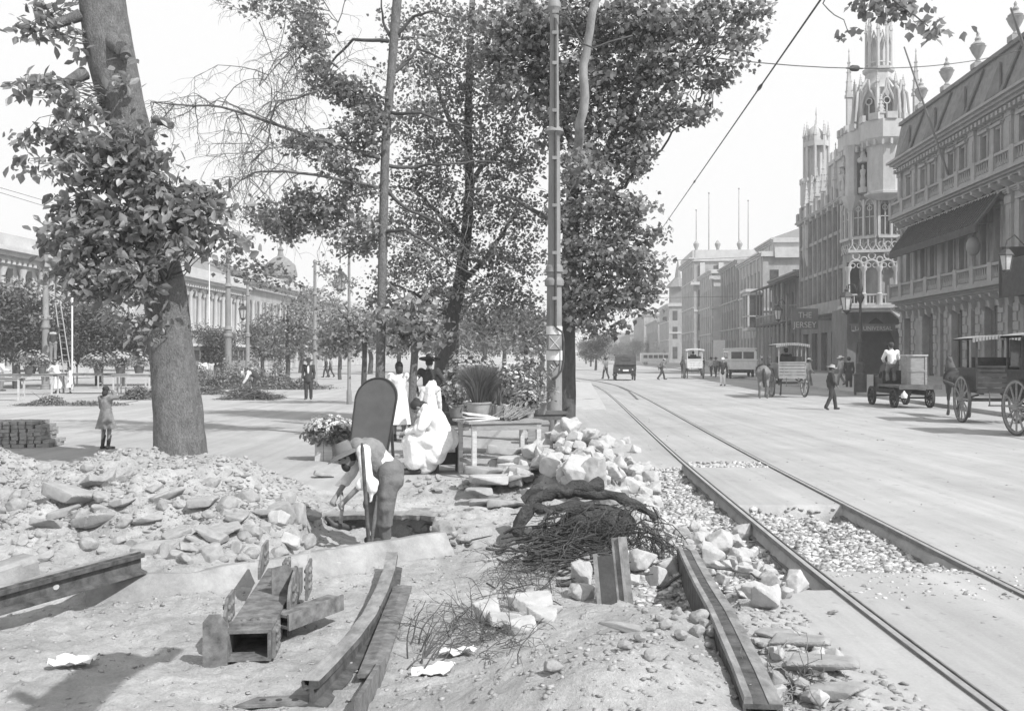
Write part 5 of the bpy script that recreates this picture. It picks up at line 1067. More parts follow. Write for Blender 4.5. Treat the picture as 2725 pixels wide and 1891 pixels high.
def canopy_cart(label, loc, rz, body_m='paint_mid', roof_m='canvas', curtain=False, slats=True, group='two-wheeled carts on the road'):
    T = thing('canopy_cart', label, 'cart', loc, rz, group); m = MB()     # forward is -Y
    m.b2((-.6,-.75,.86),(.6,.75,.94)); m.b2((-.6,.7,.94),(.6,.74,1.0))
    for i in range(4): m.b2((-.6,.7,1.02+.14*i),(.6,.735,1.14+.14*i))
    for q in (-1, 1): m.b2((q*.6-.02,-.7,.95),(q*.6+.02,.74,1.5)); m.b2((q*.62-.03,-.7,1.5),(q*.62+.03,.76,1.56))
    m.b2((-.62,.7,1.56),(.62,.76,1.62)); part('body', m, M[body_m], T)
    for q in (-1, 1):
        for y in (-.7, .02, .72): p = MB(); p.b2((q*.6-.025,y-.025,1.5),(q*.6+.025,y+.025,2.38)); part('post', p, M[body_m], T)
    r = MB(); n = 8; vs = []
    for i in range(n+1): x = -.72+1.44*i/n; z = 2.38+.09*(1-(x/.72)**2); vs += [(x,-.9,z),(x,.86,z),(x,-.9,z-.05),(x,.86,z-.05)]
    for i in range(n): a = i*4; r.f += [(a,a+1,a+5,a+4),(a+2,a+6,a+7,a+3),(a,a+4,a+6,a+2),(a+1,a+3,a+7,a+5)]
    r.v = vs; r.mi = [0]*len(r.f); r.add([vs[0],vs[1],vs[3],vs[2]],[(0,1,2,3)]); r.add(vs[-4:],[(0,2,3,1)])
    for k in range(18): a = -.72+1.44*k/17; r.b2((a-.03,.84,2.26+.09*(1-(a/.72)**2)),(a+.03,.87,2.40+.05*(1-(a/.72)**2)))
    part('canopy', r, M[roof_m], T)
    if curtain: c = MB(); c.b2((-.64,.1,.95),(-.6,.76,2.36)); c.b2((-.64,.66,.95),(-.3,.7,2.34)); part('curtain', c, M['canvas_dark'], T)
    s = MB(); s.b2((-.56,-.2,1.3),(.56,.2,1.42)); s.b2((-.56,.18,1.42),(.56,.26,1.85)); part('seat', s, M['paint_dark'], T)
    x = MB(); x.b2((-.78,-.05,.6),(.78,.05,.7))
    for q in (-1, 1): x.tube([(q*.42,.7,.84),(q*.42,-.8,.92),(q*.36,-2.9,1.12)], .035, 6); x.tube([(q*.5,.55,.8),(q*.5,0,.72),(q*.5,-.55,.8)], .03, 5)
    x.b2((-.3,.74,.5),(.3,.9,.54)); x.b2((-.28,.74,.5),(-.25,.76,.9)); x.b2((.25,.74,.5),(.28,.76,.9)); part('shafts', x, M['wood_dark'], T, 40)
    for q in (-1, 1): wheel(T, (q*.76,0,.67), .67, .06)
    return T
def vehicles():
    away = lambda h: face(h)
    def place(px, py, d=None): g = G(px, py); return (g.x, g.y, 0)
    hd = (.05, 1)
    def ahead(p, h, l): v = Vector(h).normalized()*l; return (p[0]+v.x, p[1]+v.y, 0)
    p = place(2097,1056); h = (.02,1); canopy_cart('cart with a pale slatted tail and rounded canopy in the middle of the road', p, away(h), 'paint_mid', 'canvas')
    horse('dark horse drawing the slat-tailed canopied cart', ahead(p, h, 2.6), away(h), 'hide_dark')
    g = W(2030,945,44.); horse('pale-faced horse walking left of the slat-tailed cart', (g.x, 44., 0), away((.2,1)), 'hide_mid')
    person('driver in a dark coat sitting inside the slat-tailed cart', (p[0], p[1]+.3, .8), away(h), dict(pel=(0,0,.62), che=(0,0,.95), nec=(0,0,1.15), hed=(0,-.02,1.3), shL=(.18,0,1.1), shR=(-.18,0,1.1), elL=(.24,-.1,.85), elR=(-.24,-.1,.85), wrL=(.1,-.35,.8), wrR=(-.1,-.35,.8), hiL=(.09,0,.6), hiR=(-.09,0,.6), knL=(.12,-.4,.58), knR=(-.12,-.4,.58), anL=(.12,-.4,.15), anR=(-.12,-.4,.15), toL=(.12,-.55,.1), toR=(-.12,-.55,.1)), 1, 'cloth_dark', 'long', ('trousers','cloth_dark'), ('cap','cloth_dark'))
    p = place(2634,1124); h = (.12,1); canopy_cart('dark curtained cart with a worn pale canopy standing at the right by the kerb', p, away(h), 'paint_dark', 'canvas', True)
    horse('harnessed dark horse in front of the dark curtained cart', ahead(p, (.14,1), 2.9), away((.16,1)), 'hide_dark')
    g = G(2790,1158); p = (g.x, g.y, 0); canopy_cart('big-wheeled cart cut by the right edge of the photo', p, away((.0,-1)), 'paint_dark', 'canvas', False)
    # white-backed cab far down the road
    p = place(1846,1007); T = canopy_cart('small cab with a white painted back far down the road', p, away(hd), 'paint_white', 'paint_white', False)
    horse('dark horse drawing the far white-backed cab', ahead(p, (-.12,1), 2.6), away(hd), 'hide_dark'); 
    person('driver in dark clothes inside the white-backed cab', (p[0], p[1]+.2, .8), away(hd), dict(pel=(0,0,.62), che=(0,0,.95), nec=(0,0,1.15), hed=(0,-.02,1.3), shL=(.18,0,1.1), shR=(-.18,0,1.1), elL=(.24,-.1,.85), elR=(-.24,-.1,.85), wrL=(.1,-.35,.8), wrR=(-.1,-.35,.8), hiL=(.09,0,.6), hiR=(-.09,0,.6), knL=(.12,-.4,.58), knR=(-.12,-.4,.58), anL=(.12,-.4,.15), anR=(-.12,-.4,.15), toL=(.12,-.55,.1), toR=(-.12,-.55,.1)), 1, 'cloth_dark', 'long', ('trousers','cloth_dark'), ('cap','cloth_dark'), vox=.02)
    # slatted omnibus
    p = place(1968,1006); T = thing('omnibus', 'white slat-sided omnibus with glazed windows standing near the pale pilasters', 'bus', p, away((.12,1))); m = MB()
    prof = [(-.95,.75),(.95,.75),(1.12,1.2),(1.12,2.2),(.95,2.42),(.5,2.52),(-.5,2.52),(-.95,2.42),(-1.12,2.2),(-1.12,1.2)]; m.ext(prof, (0,-2.2,0), (1,0,0), (0,0,1), (0,4.4,0))
    for i in range(11): x = -.95+1.9*i/10; m.b2((x-.05,2.2,.8),(x+.05,2.25,1.5))
    for i in range(22): y = -2.1+4.2*i/21; m.b2((-1.17,y-.05,1.0),(-1.12,y+.05,1.5)); m.b2((1.12,y-.05,1.0),(1.17,y+.05,1.5))
    m.b2((-1.2,-2.3,1.5),(1.2,2.3,1.58)); m.b2((-1.15,-2.3,2.42),(1.15,2.3,2.5)); part('body', m, M['paint_white'], T)
    for a, b in ((-.9,-.06),(.06,.9)): w_ = MB(); w_.b2((a,2.21,1.64),(b,2.235,2.2)); part('window', w_, M['glass'], T)
    for q in (-1, 1):
        for i in range(3): w_ = MB(); y = -1.9+i*1.3; w_.b2((q*1.125-.02,y,1.66),(q*1.125+.02,y+1.1,2.15)); part('window', w_, M['glass'], T)
        for y in (-1.4, 1.4): wheel(T, (q*.9,y,.45), .45, .12, 10, 'paint_dark', 'rubber')
    u = MB(); u.b2((-.7,-2,.5),(.7,2,.74)); part('chassis', u, M['paint_dark'], T)
    # motor car
    p = place(1662,1011); T = thing('motor_car', 'black motor car with its hood up, seen from behind at the left of the road', 'car', p, away(hd)); m = MB()
    m.ext([(-.75,.55),(.75,.55),(.8,.9),(.78,1.2),(-.78,1.2),(-.8,.9)], (0,-1.2,0), (1,0,0), (0,0,1), (0,2.6,0)); m.ext([(-.4,.6),(.4,.6),(.4,1.1),(.2,1.2),(-.2,1.2),(-.4,1.1)], (0,-2.3,0), (1,0,0), (0,0,1), (0,1.1,0)); part('body', m, M['paint_dark'], T)
    r = MB(); r.ext([(1.5,1.2),(1.35,1.85),(1.2,1.98),(-.6,1.98),(-.7,1.9),(1.0,1.86),(1.15,1.2)], (-.78,0,0), (0,1,0), (0,0,1), (1.56,0,0)); part('hood', r, M['canvas_dark'], T); q_ = MB(); q_.b2((-.35,1.44,1.5),(.35,1.47,1.72)); part('rear_window', q_, M['glass'], T)
    f = MB()
    for q in (-1, 1):
        f.tube([(q*.72,.75+.52*math.cos(R(a)),.42+.52*math.sin(R(a))) for a in range(0,181,20)], .06, 6); f.tube([(q*.72,-1.6+.52*math.cos(R(a)),.42+.52*math.sin(R(a))) for a in range(0,181,20)], .06, 6); f.b2((q*.72-.12,-1.1,.4),(q*.72+.12,.25,.44))
    f.b2((-.6,1.42,.5),(.6,1.52,.6)); part('mudguards', f, M['paint_dark'], T, 60)
    for q in (-1, 1):
        for y in (-1.6, .75): wheel(T, (q*.72,y,.4), .4, .1, 12, 'wood', 'rubber')
        l = MB(); l.ell((q*.5,1.56,.82), .07, 8); part('tail_lamp', l, M['tin'], T, 60)
    pl = MB(); pl.b2((-.22,1.43,.7),(.22,1.45,.84)); part('number_plate', pl, M['paint_white'], T)
    # far pale bus, crossing
    p = place(1742,970); T = thing('passenger_bus', 'long pale bus crossing the street at the far junction', 'bus', p, R(90)); m = MB(); m.ext([(-1,.6),(1,.6),(1.05,2.2),(.9,2.4),(-.9,2.4),(-1.05,2.2)], (0,-2.9,0), (1,0,0), (0,0,1), (0,5.8,0)); part('body', m, M['paint_white'], T)
    for q in (-1, 1):
        for i in range(5): w_ = MB(); y = -2.6+i*1.05; w_.b2((q*1.03-.04,y,1.35),(q*1.03+.04,y+.85,2.0)); part('window', w_, M['glass'], T)
        for y in (-1.9, 1.9): wheel(T, (q*.9,y,.42), .42, .14, 8, 'paint_dark', 'rubber')
    # tramcar behind the square
    p = (W(566,945,78).x, 78, 0); T = thing('tramcar', 'tramcar with a pale roof passing behind the square, right of the leafy trunk', 'tram', p, R(2)+R(0)); m = MB(); m.b2((-1.1,-4.5,.5),(1.1,4.5,1.5)); m.b2((-1.1,-4.5,2.3),(1.1,4.5,2.6))
    for i in range(10): y = -4.45+i*.985; m.b2((-1.1,y,1.5),(-1.02,y+.1,2.3)); m.b2((1.02,y,1.5),(1.1,y+.1,2.3))
    part('body', m, M['paint_mid'], T); r = MB(); r.b2((-1.35,-4.9,2.6),(1.35,4.9,2.78)); r.b2((-.7,-4.2,2.78),(.7,4.2,3.1)); part('roof', r, M['paint_white'], T); g_ = MB(); g_.b2((-1.03,-4.4,1.5),(1.03,4.4,2.3)); part('windows', g_, M['glass'], T)
    for y in (-2.6, 2.6):
        for q in (-1, 1): wheel(T, (q*.72,y,.4), .4, .1, 8, 'iron_dark')
    T.rotation_euler.z = R(-3); T.rotation_euler.z = R(88)*0+R(-8)
    # flat lorry
    g = G(2418,1083); hdg = Vector((.02,1,0)).normalized(); T = thing('flat_lorry', 'flat-bed motor lorry parked by the kerb with a tall crate on its deck', 'lorry', (g.x, g.y+.6, 0), away(hdg)); T.scale = (.86,)*3; ROOTM[T.name] = ROOTM[T.name] @ Matrix.Scale(.86, 4); m = MB()
    m.b2((-.85,-.6,.86),(.85,2.0,.96)); m.b2((-.88,1.96,.8),(.88,2.04,1.0)); part('deck', m, M['wood_dark'], T)
    c = MB(); c.b2((-.4,-2.2,.55),(-.3,1.8,.75)); c.b2((.3,-2.2,.55),(.4,1.8,.75)); c.b2((-.75,-1.65,.38),(.75,-1.55,.46)); c.b2((-.75,1.05,.38),(.75,1.15,.46)); part('chassis', c, M['paint_dark'], T)
    b = MB(); b.ext([(-.36,.75),(.36,.75),(.38,1.25),(.2,1.36),(-.2,1.36),(-.38,1.25)], (0,-2.3,0), (1,0,0), (0,0,1), (0,1.1,0)); b.b2((-.6,-1.2,.75),(.6,-1.12,1.5)); b.b2((-.42,-2.36,.7),(.42,-2.3,1.35)); part('bonnet', b, M['paint_dark'], T)
    s = MB(); s.b2((-.65,-.98,.9),(.65,-.55,1.2)); s.b2((-.65,-.6,1.2),(.65,-.52,1.55)); part('seat', s, M['paint_dark'], T)
    w_ = MB(); w_.lathe([(.2,-.012),(.22,0),(.2,.012)], 16, (-.3,-1.0,1.42), 0, 1, 1, Matrix.Rotation(R(40),3,'X'), False); w_.tube([(-.3,-1.0,1.42),(-.3,-1.3,1.1)], .02, 6); part('steering_wheel', w_, M['wood_dark'], T, 40)
    for q in (-1, 1):
        for y in (-1.6, 1.1): wheel(T, (q*.75,y,.42), .42, .12, 10, 'paint_dark', 'rubber')
    l = MB(); l.lathe([(.02,0),(.12,0),(.14,.14),(.05,.24),(.02,.3)], 10, (.7,2.08,.45)); part('tail_lamp', l, M['paint_white'], T, 50)
    R0 = ROOTM[T.name]; cp = R0 @ Vector((-.38,.3,.965)); cr = thing('crate', 'tall pale wooden crate with a boarded front on the lorry deck', 'crate', cp, T.rotation_euler.z); m = MB(); m.b2((-.35,-.3,0),(.35,.3,1.05)); part('box', m, M['wood'], cr); m = MB(); m.b2((-.4,-.35,1.05),(.4,.35,1.1)); part('lid', m, M['wood_pale'], cr); m = MB()
    for q in (-.33,.33): m.b2((q-.04,.3,0),(q+.04,.325,1.05))
    m.b2((-.3,.3,.46),(.3,.32,.54)); part('battens', m, M['wood'], cr)
    person('driver in a bright white shirt, back to us, up on the flat lorry', R0 @ Vector((.3,-.35,.78)), T.rotation_euler.z, dict(pel=(0,0,.86), che=(0,-.05,1.16), nec=(0,-.08,1.36), hed=(0,-.1,1.5), shL=(.19,-.05,1.3), shR=(-.19,-.05,1.3), elL=(.28,-.16,1.06), elR=(-.28,-.16,1.06), wrL=(.16,-.38,.96), wrR=(-.16,-.38,.96), hiL=(.09,-.02,.86), hiR=(-.09,-.02,.86), knL=(.12,-.2,.55), knR=(-.12,-.2,.55), anL=(.12,-.12,.3), anR=(-.12,-.12,.3), toL=(.13,-.28,.25), toR=(-.13,-.28,.25)), 1.05, 'cloth_white', 'long', ('trousers','cloth_mid'), ('cap','cloth_dark'), coat=.0)
vehicles()
# ================================================================ street furniture
def tram_pole(label, base, h, r=.16, group='tram poles', steps=False, arm=False):
    T = thing('tram_pole', label, 'pole', base, 0, group); m = MB()
    m.lathe([(r*1.35,0),(r*1.35,.1),(r*1.2,.16),(r*1.28,.2),(r*1.02,.26),(r*.98,h*.36),(r*1.28,h*.362),(r*1.3,h*.375),(r*1.0,h*.385),(r*1.0,h*.41),(r*1.25,h*.415),(r*1.0,h*.435),(r*.84,h*.44),(r*.76,h*.72),(r*1.35,h*.722),(r*.9,h*.742),(r*.66,h*.744),(r*.6,h*.97),(r*.9,h*.972),(r*.7,h*.99),(r*.1,h)], 20); part('shaft', m, M['iron'], T, 35); return T
def lantern_arm(T, c, s=1., arm=None, dark='iron_dark'):
    m = MB(); m.lathe([(.05*s,-.42*s),(.13*s,-.4*s),(.15*s,-.36*s),(.235*s,.12*s),(.25*s,.14*s)], 6, c); lo = part('lantern', m, M['lantern_glass'], T)
    k = MB()
    for i in range(6): q = R(60*i); k.beam(c+Vector((.152*s*math.cos(q),.152*s*math.sin(q),-.36*s)), c+Vector((.24*s*math.cos(q),.24*s*math.sin(q),.12*s)), .025*s, .025*s)
    k.lathe([(.28*s,.13*s),(.29*s,.16*s),(.14*s,.34*s),(.08*s,.36*s),(.1*s,.44*s),(.03*s,.5*s),(.02*s,.6*s)], 6, c); k.lathe([(.02*s,-.56*s),(.05*s,-.5*s),(.16*s,-.42*s),(.17*s,-.38*s)], 6, c); part('lantern_frame', k, M[dark], lo)
    if arm: a = MB(); a.tube([Vector(x) for x in arm], .03*s, 6); part('bracket', a, M[dark], T, 60)
M['lantern_glass'] = mat('lantern_glass', .5, rough=.15, var=.15, bump=0, spec=.5)
def poles():
    b = G(1475,1178); D = b.y; k = D/F
    T = thing('tram_pole', 'tall ringed iron tram pole with cable and switch box in the centre of the photo', 'pole', b, 0, 'tram poles'); m = MB()
    def z(y): return CH-(y-CY)*k
    P = [(28,1178),(28,1168),(25,1163),(26,1157),(21,1150),(20.5,960),(20,780),(19.5,763),(25,760),(26,748),(25,744),(19,738),(19,728),(24,724),(22,708),(17,704),(16.5,560),(15,400),(14.5,362),(17,358),(26,352),(24,346),(15,338),(13,335),(12,200),(11.5,60),(13,30),(18,22),(17,8),(12,0),(11,-30),(11,-110),(15,-114),(10,-125),(2,-150)]
    m.lathe([(r*k, z(y)) for r, y in P], 24, (0,0,0)); s = part('shaft', m, M['iron'], T, 35)
    for y0, y1, r in ((890,868,21.6),(958,933,21.8)): q = MB(); q.lathe([(r*k,z(y0)-0),(r*k,z(y1))], 24); part('painted_band', q, M['paint_white'], T, 35)
    bx = MB(); bx.b2((-.13,-.26,z(930)), (.13,-.12,z(893))); bo = part('switch_box', bx, M['paint_mid'], T); x = MB()
    for s_ in (-1, 1): x.beam((-.1*s_,-.268,z(926)),(.1*s_,-.268,z(897)),.012,.01)
    part('cross', x, M['paint_white'], bo)
    c = MB(); c.tube([(.02,-.13,z(55)),(.02,-.15,z(200)),(.02,-.17,z(400)),(.02,-.2,z(700)),(.02,-.19,z(870))], .028, 8); part('conduit', c, M['iron_dark'], T, 60)
    c = MB(); c.tube([(.03,-.2,z(872)),(.16,-.2,z(884)),(.19,-.2,z(905)),(.19,-.2,z(960)),(.15,-.2,z(985)),(.05,-.22,z(1000)),(-.06,-.2,z(1008))], .024, 8); c.tube([(-.02,-.2,z(958)),(.05,-.24,z(975)),(.09,-.24,z(968))], .02, 6); part('cable', c, M['iron_dark'], T, 60)
    c = MB()
    for y in (40,95,175,300,425,550,675,795): c.box((-.0,-.19,z(y)), (.1,.07,.07))
    part('cable_clips', c, M['iron'], T)
    pl = MB(); pl.b2((-.13,-.205,z(1035)),(.02,-.19,z(1012))); part('number_plate', pl, M['iron_dark'], T)
    a = MB(); a.tube([(.03,-.16,z(42)),(.25,-.16,z(50)),(.42,-.14,z(85)),(.6,-.1,z(120)),(.85,-.1,z(132)),(1.2,-.1,z(115)),(1.7,0,z(95))], .02, 6); part('feeder_cable', a, M['iron_dark'], T, 60)
    tram_pole('ringed tram pole behind the market tables at the far left, the ladder against it', (G(128,1035).x,54.9,0), 9.5, .2); 
    tram_pole('ringed tram pole right of the white arcaded palace', (G(613,1030).x,58.,0), 8.3, .2)
    tram_pole('thin far tram pole directly behind the suited man', (W(838,945,62).x,62,0), 8.0, .15)
    T = thing('street_lamp', 'slim lamp post with one hanging lantern right of the left square tram pole', 'street lamp', (W(659,945,58).x,58,0)); m = MB(); m.lathe([(.2,0),(.2,.5),(.13,.6),(.12,3.),(.17,3.02),(.17,3.2),(.1,3.25),(.08,5.4),(.12,5.45),(.05,6.2)], 14); part('post', m, M['iron'], T, 35); lantern_arm(T, Vector((-.28,0,4.5)), 1., [(0,0,5.5),(-.28,0,5.6),(-.28,0,5.05)])
    T = thing('street_lamp', 'black lamp lantern hanging among the leaves left of the slim bare tree', 'street lamp', (W(905,945,38).x+.35,38,0)); m = MB(); m.lathe([(.1,0),(.1,.5),(.07,.6),(.05,5.6),(.02,6.4)], 12); part('post', m, M['iron'], T, 35); lantern_arm(T, W(905,745,38)-Vector((W(905,945,38).x+.35,38,0)), .95, [(0,0,6),(-.35,0,6.1),(-.35,0,5.5)])
    T = thing('street_lamp', 'dark lamp post on a stepped pedestal before the gothic corner entrance', 'street lamp', (G(2284,1050).x,47.,0.)); m = MB(); m.lathe([(.3,0),(.3,1.0),(.2,1.1),(.22,1.5),(.1,1.6),(.085,2.5),(.13,2.55),(.07,2.7),(.06,4.4),(.12,4.5),(.2,4.7),(.08,4.9),(.14,5.1),(.03,5.6)], 12); part('post', m, M['iron_dark'], T, 35); lantern_arm(T, W(2253,800,47)-Vector((G(2284,1050).x,47.,0)), 1.2, [(0,0,4.6),(-.3,0,5.3),(-.56,0,5.3),(-.56,0,5.1)])
    T = thing('street_lamp', 'twin-armed lamp post with one pale lantern by the dark shop signs', 'street lamp', (W(2093,945,72).x,72,0.14)); m = MB(); m.lathe([(.16,0),(.16,.8),(.09,.9),(.07,5.2),(.12,5.3),(.04,6.2)], 12); m.tube([(-.9,0,5.5),(0,0,5.4),(.9,0,5.5)], .04, 6); part('post', m, M['iron'], T, 35); lantern_arm(T, W(2071,832,72)-Vector((W(2093,945,72).x,72,.14)), 1.25, [(0,0,5.4),(-.3,0,5.9),(-.62,0,5.7)])
    T = thing('street_lamp', 'large hanging lantern on a scrolled bracket at the right edge', 'street lamp', (W(2768,945,33).x,33,0)); m = MB(); m.lathe([(.2,0),(.2,.8),(.11,.9),(.08,6.4),(.03,7)], 12); part('post', m, M['iron_dark'], T, 35); o = Vector((W(2768,945,33).x,33,0)); lantern_arm(T, W(2678,690,33)-o, .95, [W(2768,745,33)-o,W(2745,690,33)-o,W(2725,650,33)-o,W(2700,625,33)-o,W(2680,640,33)-o,W(2678,655,33)-o]); 
    # wires
    def wire(label, pts, r=.012, beads=()):
        b = Vector(pts[0]); T = thing('overhead_wire', label, 'wire', b, 0, None); m = MB(); m.tube(pts, r, 6); part('cable', m, M['wire'], T, 60, w=True)
        for p, l in beads:
            i = min(range(len(pts)-1), key=lambda i: (Vector(pts[i]).lerp(Vector(pts[i+1]), .5)-p).length); d = (Vector(pts[i+1])-Vector(pts[i])).normalized(); q = MB(); q.tube([p-d*l, p-d*l*.45, p-d*l*.3, p+d*l*.3, p+d*l*.45, p+d*l], [r*1.5, r*2, l*.15, l*.15, r*2, r*1.5], 8); part('insulator', q, M['iron_dark'], T, 40, w=True)
    a, e = W(2260,-110,13), W(1738,642,56); wire('thick feeder cable slanting down across the sky toward the far end of the street', [a.lerp(e, i/14) for i in range(15)], .016, [(a.lerp(e,.163), .24),(a.lerp(e,.465), .2)])
    s = W(1490,90,22); s2 = W(2735,128,49); pts = []
    for i in range(17): t = i/16; p = s.lerp(s2, t); p.z -= 1.0*4*t*(1-t)*.9; pts.append(p)
    wire('thin span wire strung from the central pole to the palace on the right', pts, .016, [(pts[6].lerp(pts[7], .93), .7)])
    for j, (y0, y1) in enumerate(((500,545),(512,560))): wire(('upper','lower')[j]+' of two thin tram wires at the left of the photo', [W(-60,y0-18,40), W(150,y1-2,50), W(480,y1+70,70)], .012)
    for j, (x0, y0, x1, y1) in enumerate(((1690,694,1835,690),(1700,792,1832,795))): wire(('upper','lower')[j]+' thin wire crossing the far street beyond the crown', [W(x0-300,y0+6,120), W((x0+x1)/2,y0,120), W(x1+200,y1-8,120)], .025)
poles()
# ================================================================ foreground
def hit(px, py, far=40.):
    """where the view ray through a photo pixel meets the ground"""
    d = np.concatenate([np.arange(3., 20, .02), np.arange(20, far, .2)]); x = (px-CX)/F*d; z = CH-(py-CY)/F*d
    h = np.where((x > RX0)&(x < RX1)&(d < RY1), height(x, d)[0], 0); k = np.argmax(z < h); return Vector((x[k], d[k], h[k]))
def sweep(mb, path, prof, up=(0,0,1), caps=True):
    """closed profile (side, up) along a path"""
    path = [Vector(p) for p in path]; n = len(prof); vs = []
    for i, p in enumerate(path):
        t = (path[min(i+1, len(path)-1)]-path[max(i-1, 0)]).normalized(); s = t.cross(Vector(up)).normalized(); u = s.cross(t)
        vs += [p+s*a+u*b for a, b in prof]
    fs = [(i*n+j, i*n+(j+1)%n, (i+1)*n+(j+1)%n, (i+1)*n+j) for i in range(len(path)-1) for j in range(n)]
    if caps: fs += [tuple(range(n-1,-1,-1)), tuple((len(path)-1)*n+j for j in range(n))]
    mb.add(vs, fs)
RAILP = [(-.075,-.165),(.075,-.165),(.075,-.15),(.012,-.135),(.010,-.05),(.05,-.042),(.055,-.008),(.04,-.006),(.038,-.03),(.016,-.03),(.012,0),(-.036,0),(-.04,-.04),(-.010,-.05),(-.012,-.135),(-.075,-.15)]
def rails():
    def rx(y): return float(np.interp(y, [2, 4, 6.6, 9.1, 13, 17.4, 22, 29.5, 40, 52, 60, 66, 74, 84], [2.58, 2.58, 2.595, 2.66, 2.82, 3.02, 3.27, 3.70, 4.31, 4.92, 5.2, 5.2, 4.8, 3.9]))
    ys = list(np.arange(2.4, 30, .8))+list(np.arange(30, 84, 2.))
    for k, lb in ((0, 'near left rail of the tram track, bared along its ballast pit'), (1, 'right rail of the tram track, sunk in the paved road')):
        p = [(rx(y)*.25+rx(y-.8)*.25+rx(y+.8)*.5+1.42*k, y, .022) for y in ys]; m = MB(); sweep(m, p, RAILP); solo('tram_rail', m, M['rust_mid'], lb, 'rail', (p[4][0], p[4][1], 0), 'rails of the tram track', 30)
        T = bpy.data.objects[[o.name for o in bpy.data.objects if o.name.startswith('tram_rail')][-1]]
        m = MB(); sweep(m, [(q[0]-.012, q[1], q[2]+.0015) for q in p], [(-.022,-.002),(.022,-.002),(.02,.001),(-.02,.001)]); part('running_surface', m, M['steel_worn'], T, w=True)
    p = [(3.4, 40, .022), (4.2, 50, .022), (4.6, 60, .022), (4.2, 70, .022), (3., 80, .022)]; m = MB(); sweep(m, [(a+2.0, b+2, c) for a, b, c in p], RAILP); solo('tram_rail', m, M['rust_mid'], 'far curved rail of the junction at the end of the visible track', 'rail', None, 'rails of the tram track', 30)
M['rust_mid'] = mat('rust_mid', .17, rough=.6, sc=7, bsc=55, var=.3, bump=.35, metal=.1)
rails()
# ---------------------------------------------------------------- stones
def rock_mesh(name, seed, sz, n=16, m_=None, box=.6, rough=.045, vox=.036):
    rng = random.Random(seed); bm = bmesh.new()
    for _ in range(n):
        v = Vector([rng.uniform(-1, 1) for _ in range(3)]); v = v.normalized()*(1-box)+Vector([max(-.8, min(.8, c*1.5)) for c in v])*box
        bm.verts.new((v.x*sz[0], v.y*sz[1], v.z*sz[2]))
    r = bmesh.ops.convex_hull(bm, input=bm.verts); bmesh.ops.delete(bm, geom=[v for v in bm.verts if not v.link_faces], context='VERTS')
    me0 = bpy.data.meshes.new(name); bm.to_mesh(me0); bm.free(); m = MB(); m.v = [tuple(v.co) for v in me0.vertices]; m.f = [tuple(p.vertices) for p in me0.polygons]; m.mi = [0]*len(m.f); bpy.data.meshes.remove(me0)
    me = fuse(m, name, m_, max(.028, min(vox, min(sz)*.25)), 0); zmin = min(v.co.z for v in me.vertices); o = Vector((seed*3.1, 0, 0)); a = min(sz)
    for v in me.vertices:
        c = v.co; d = noise.noise(c*2.5+o)*.5+noise.noise(c*6+o)*.5+noise.noise(c*15+o)*.4; v.co = c+c.normalized()*d*a*rough*2; v.co.z -= zmin*.8
    me.set_sharp_from_angle(angle=R(20)); return me
ROCK = [rock_mesh('stone', i, (.5, random.uniform(.34,.5), random.uniform(.28,.42)), 15, M['stone_pale']) for i in range(9)]
RMID = [rock_mesh('rock', 30+i, (.5, random.uniform(.36,.5), random.uniform(.2,.34)), 18, M['stone_mid'], .45) for i in range(8)]
COB = [rock_mesh('cobble', 60+i, (.5, .42, .34), 40, M['stone_mid'], .1) for i in range(4)]
SLAB = [rock_mesh('slab', 90+i, (.5, .42, .10), 22, M['stone_mid'], .85) for i in range(6)]
SLABP = [rock_mesh('slab', 120+i, (.5, .42, .10), 22, M['stone_pale'], .85) for i in range(4)]
def put(protos, p, s, label, cat, group=None, rot=None, name=None):
    me = random.choice(protos); o = bpy.data.objects.new(name or me.name.split('.')[0], me); C.objects.link(o); o.location = p
    o.rotation_euler = rot if rot is not None else (random.uniform(-.5,.5), random.uniform(-.5,.5), random.uniform(0,6.28)); o.scale = (s,)*3 if not hasattr(s, '__len__') else s
    return tag(o, label, cat, group)
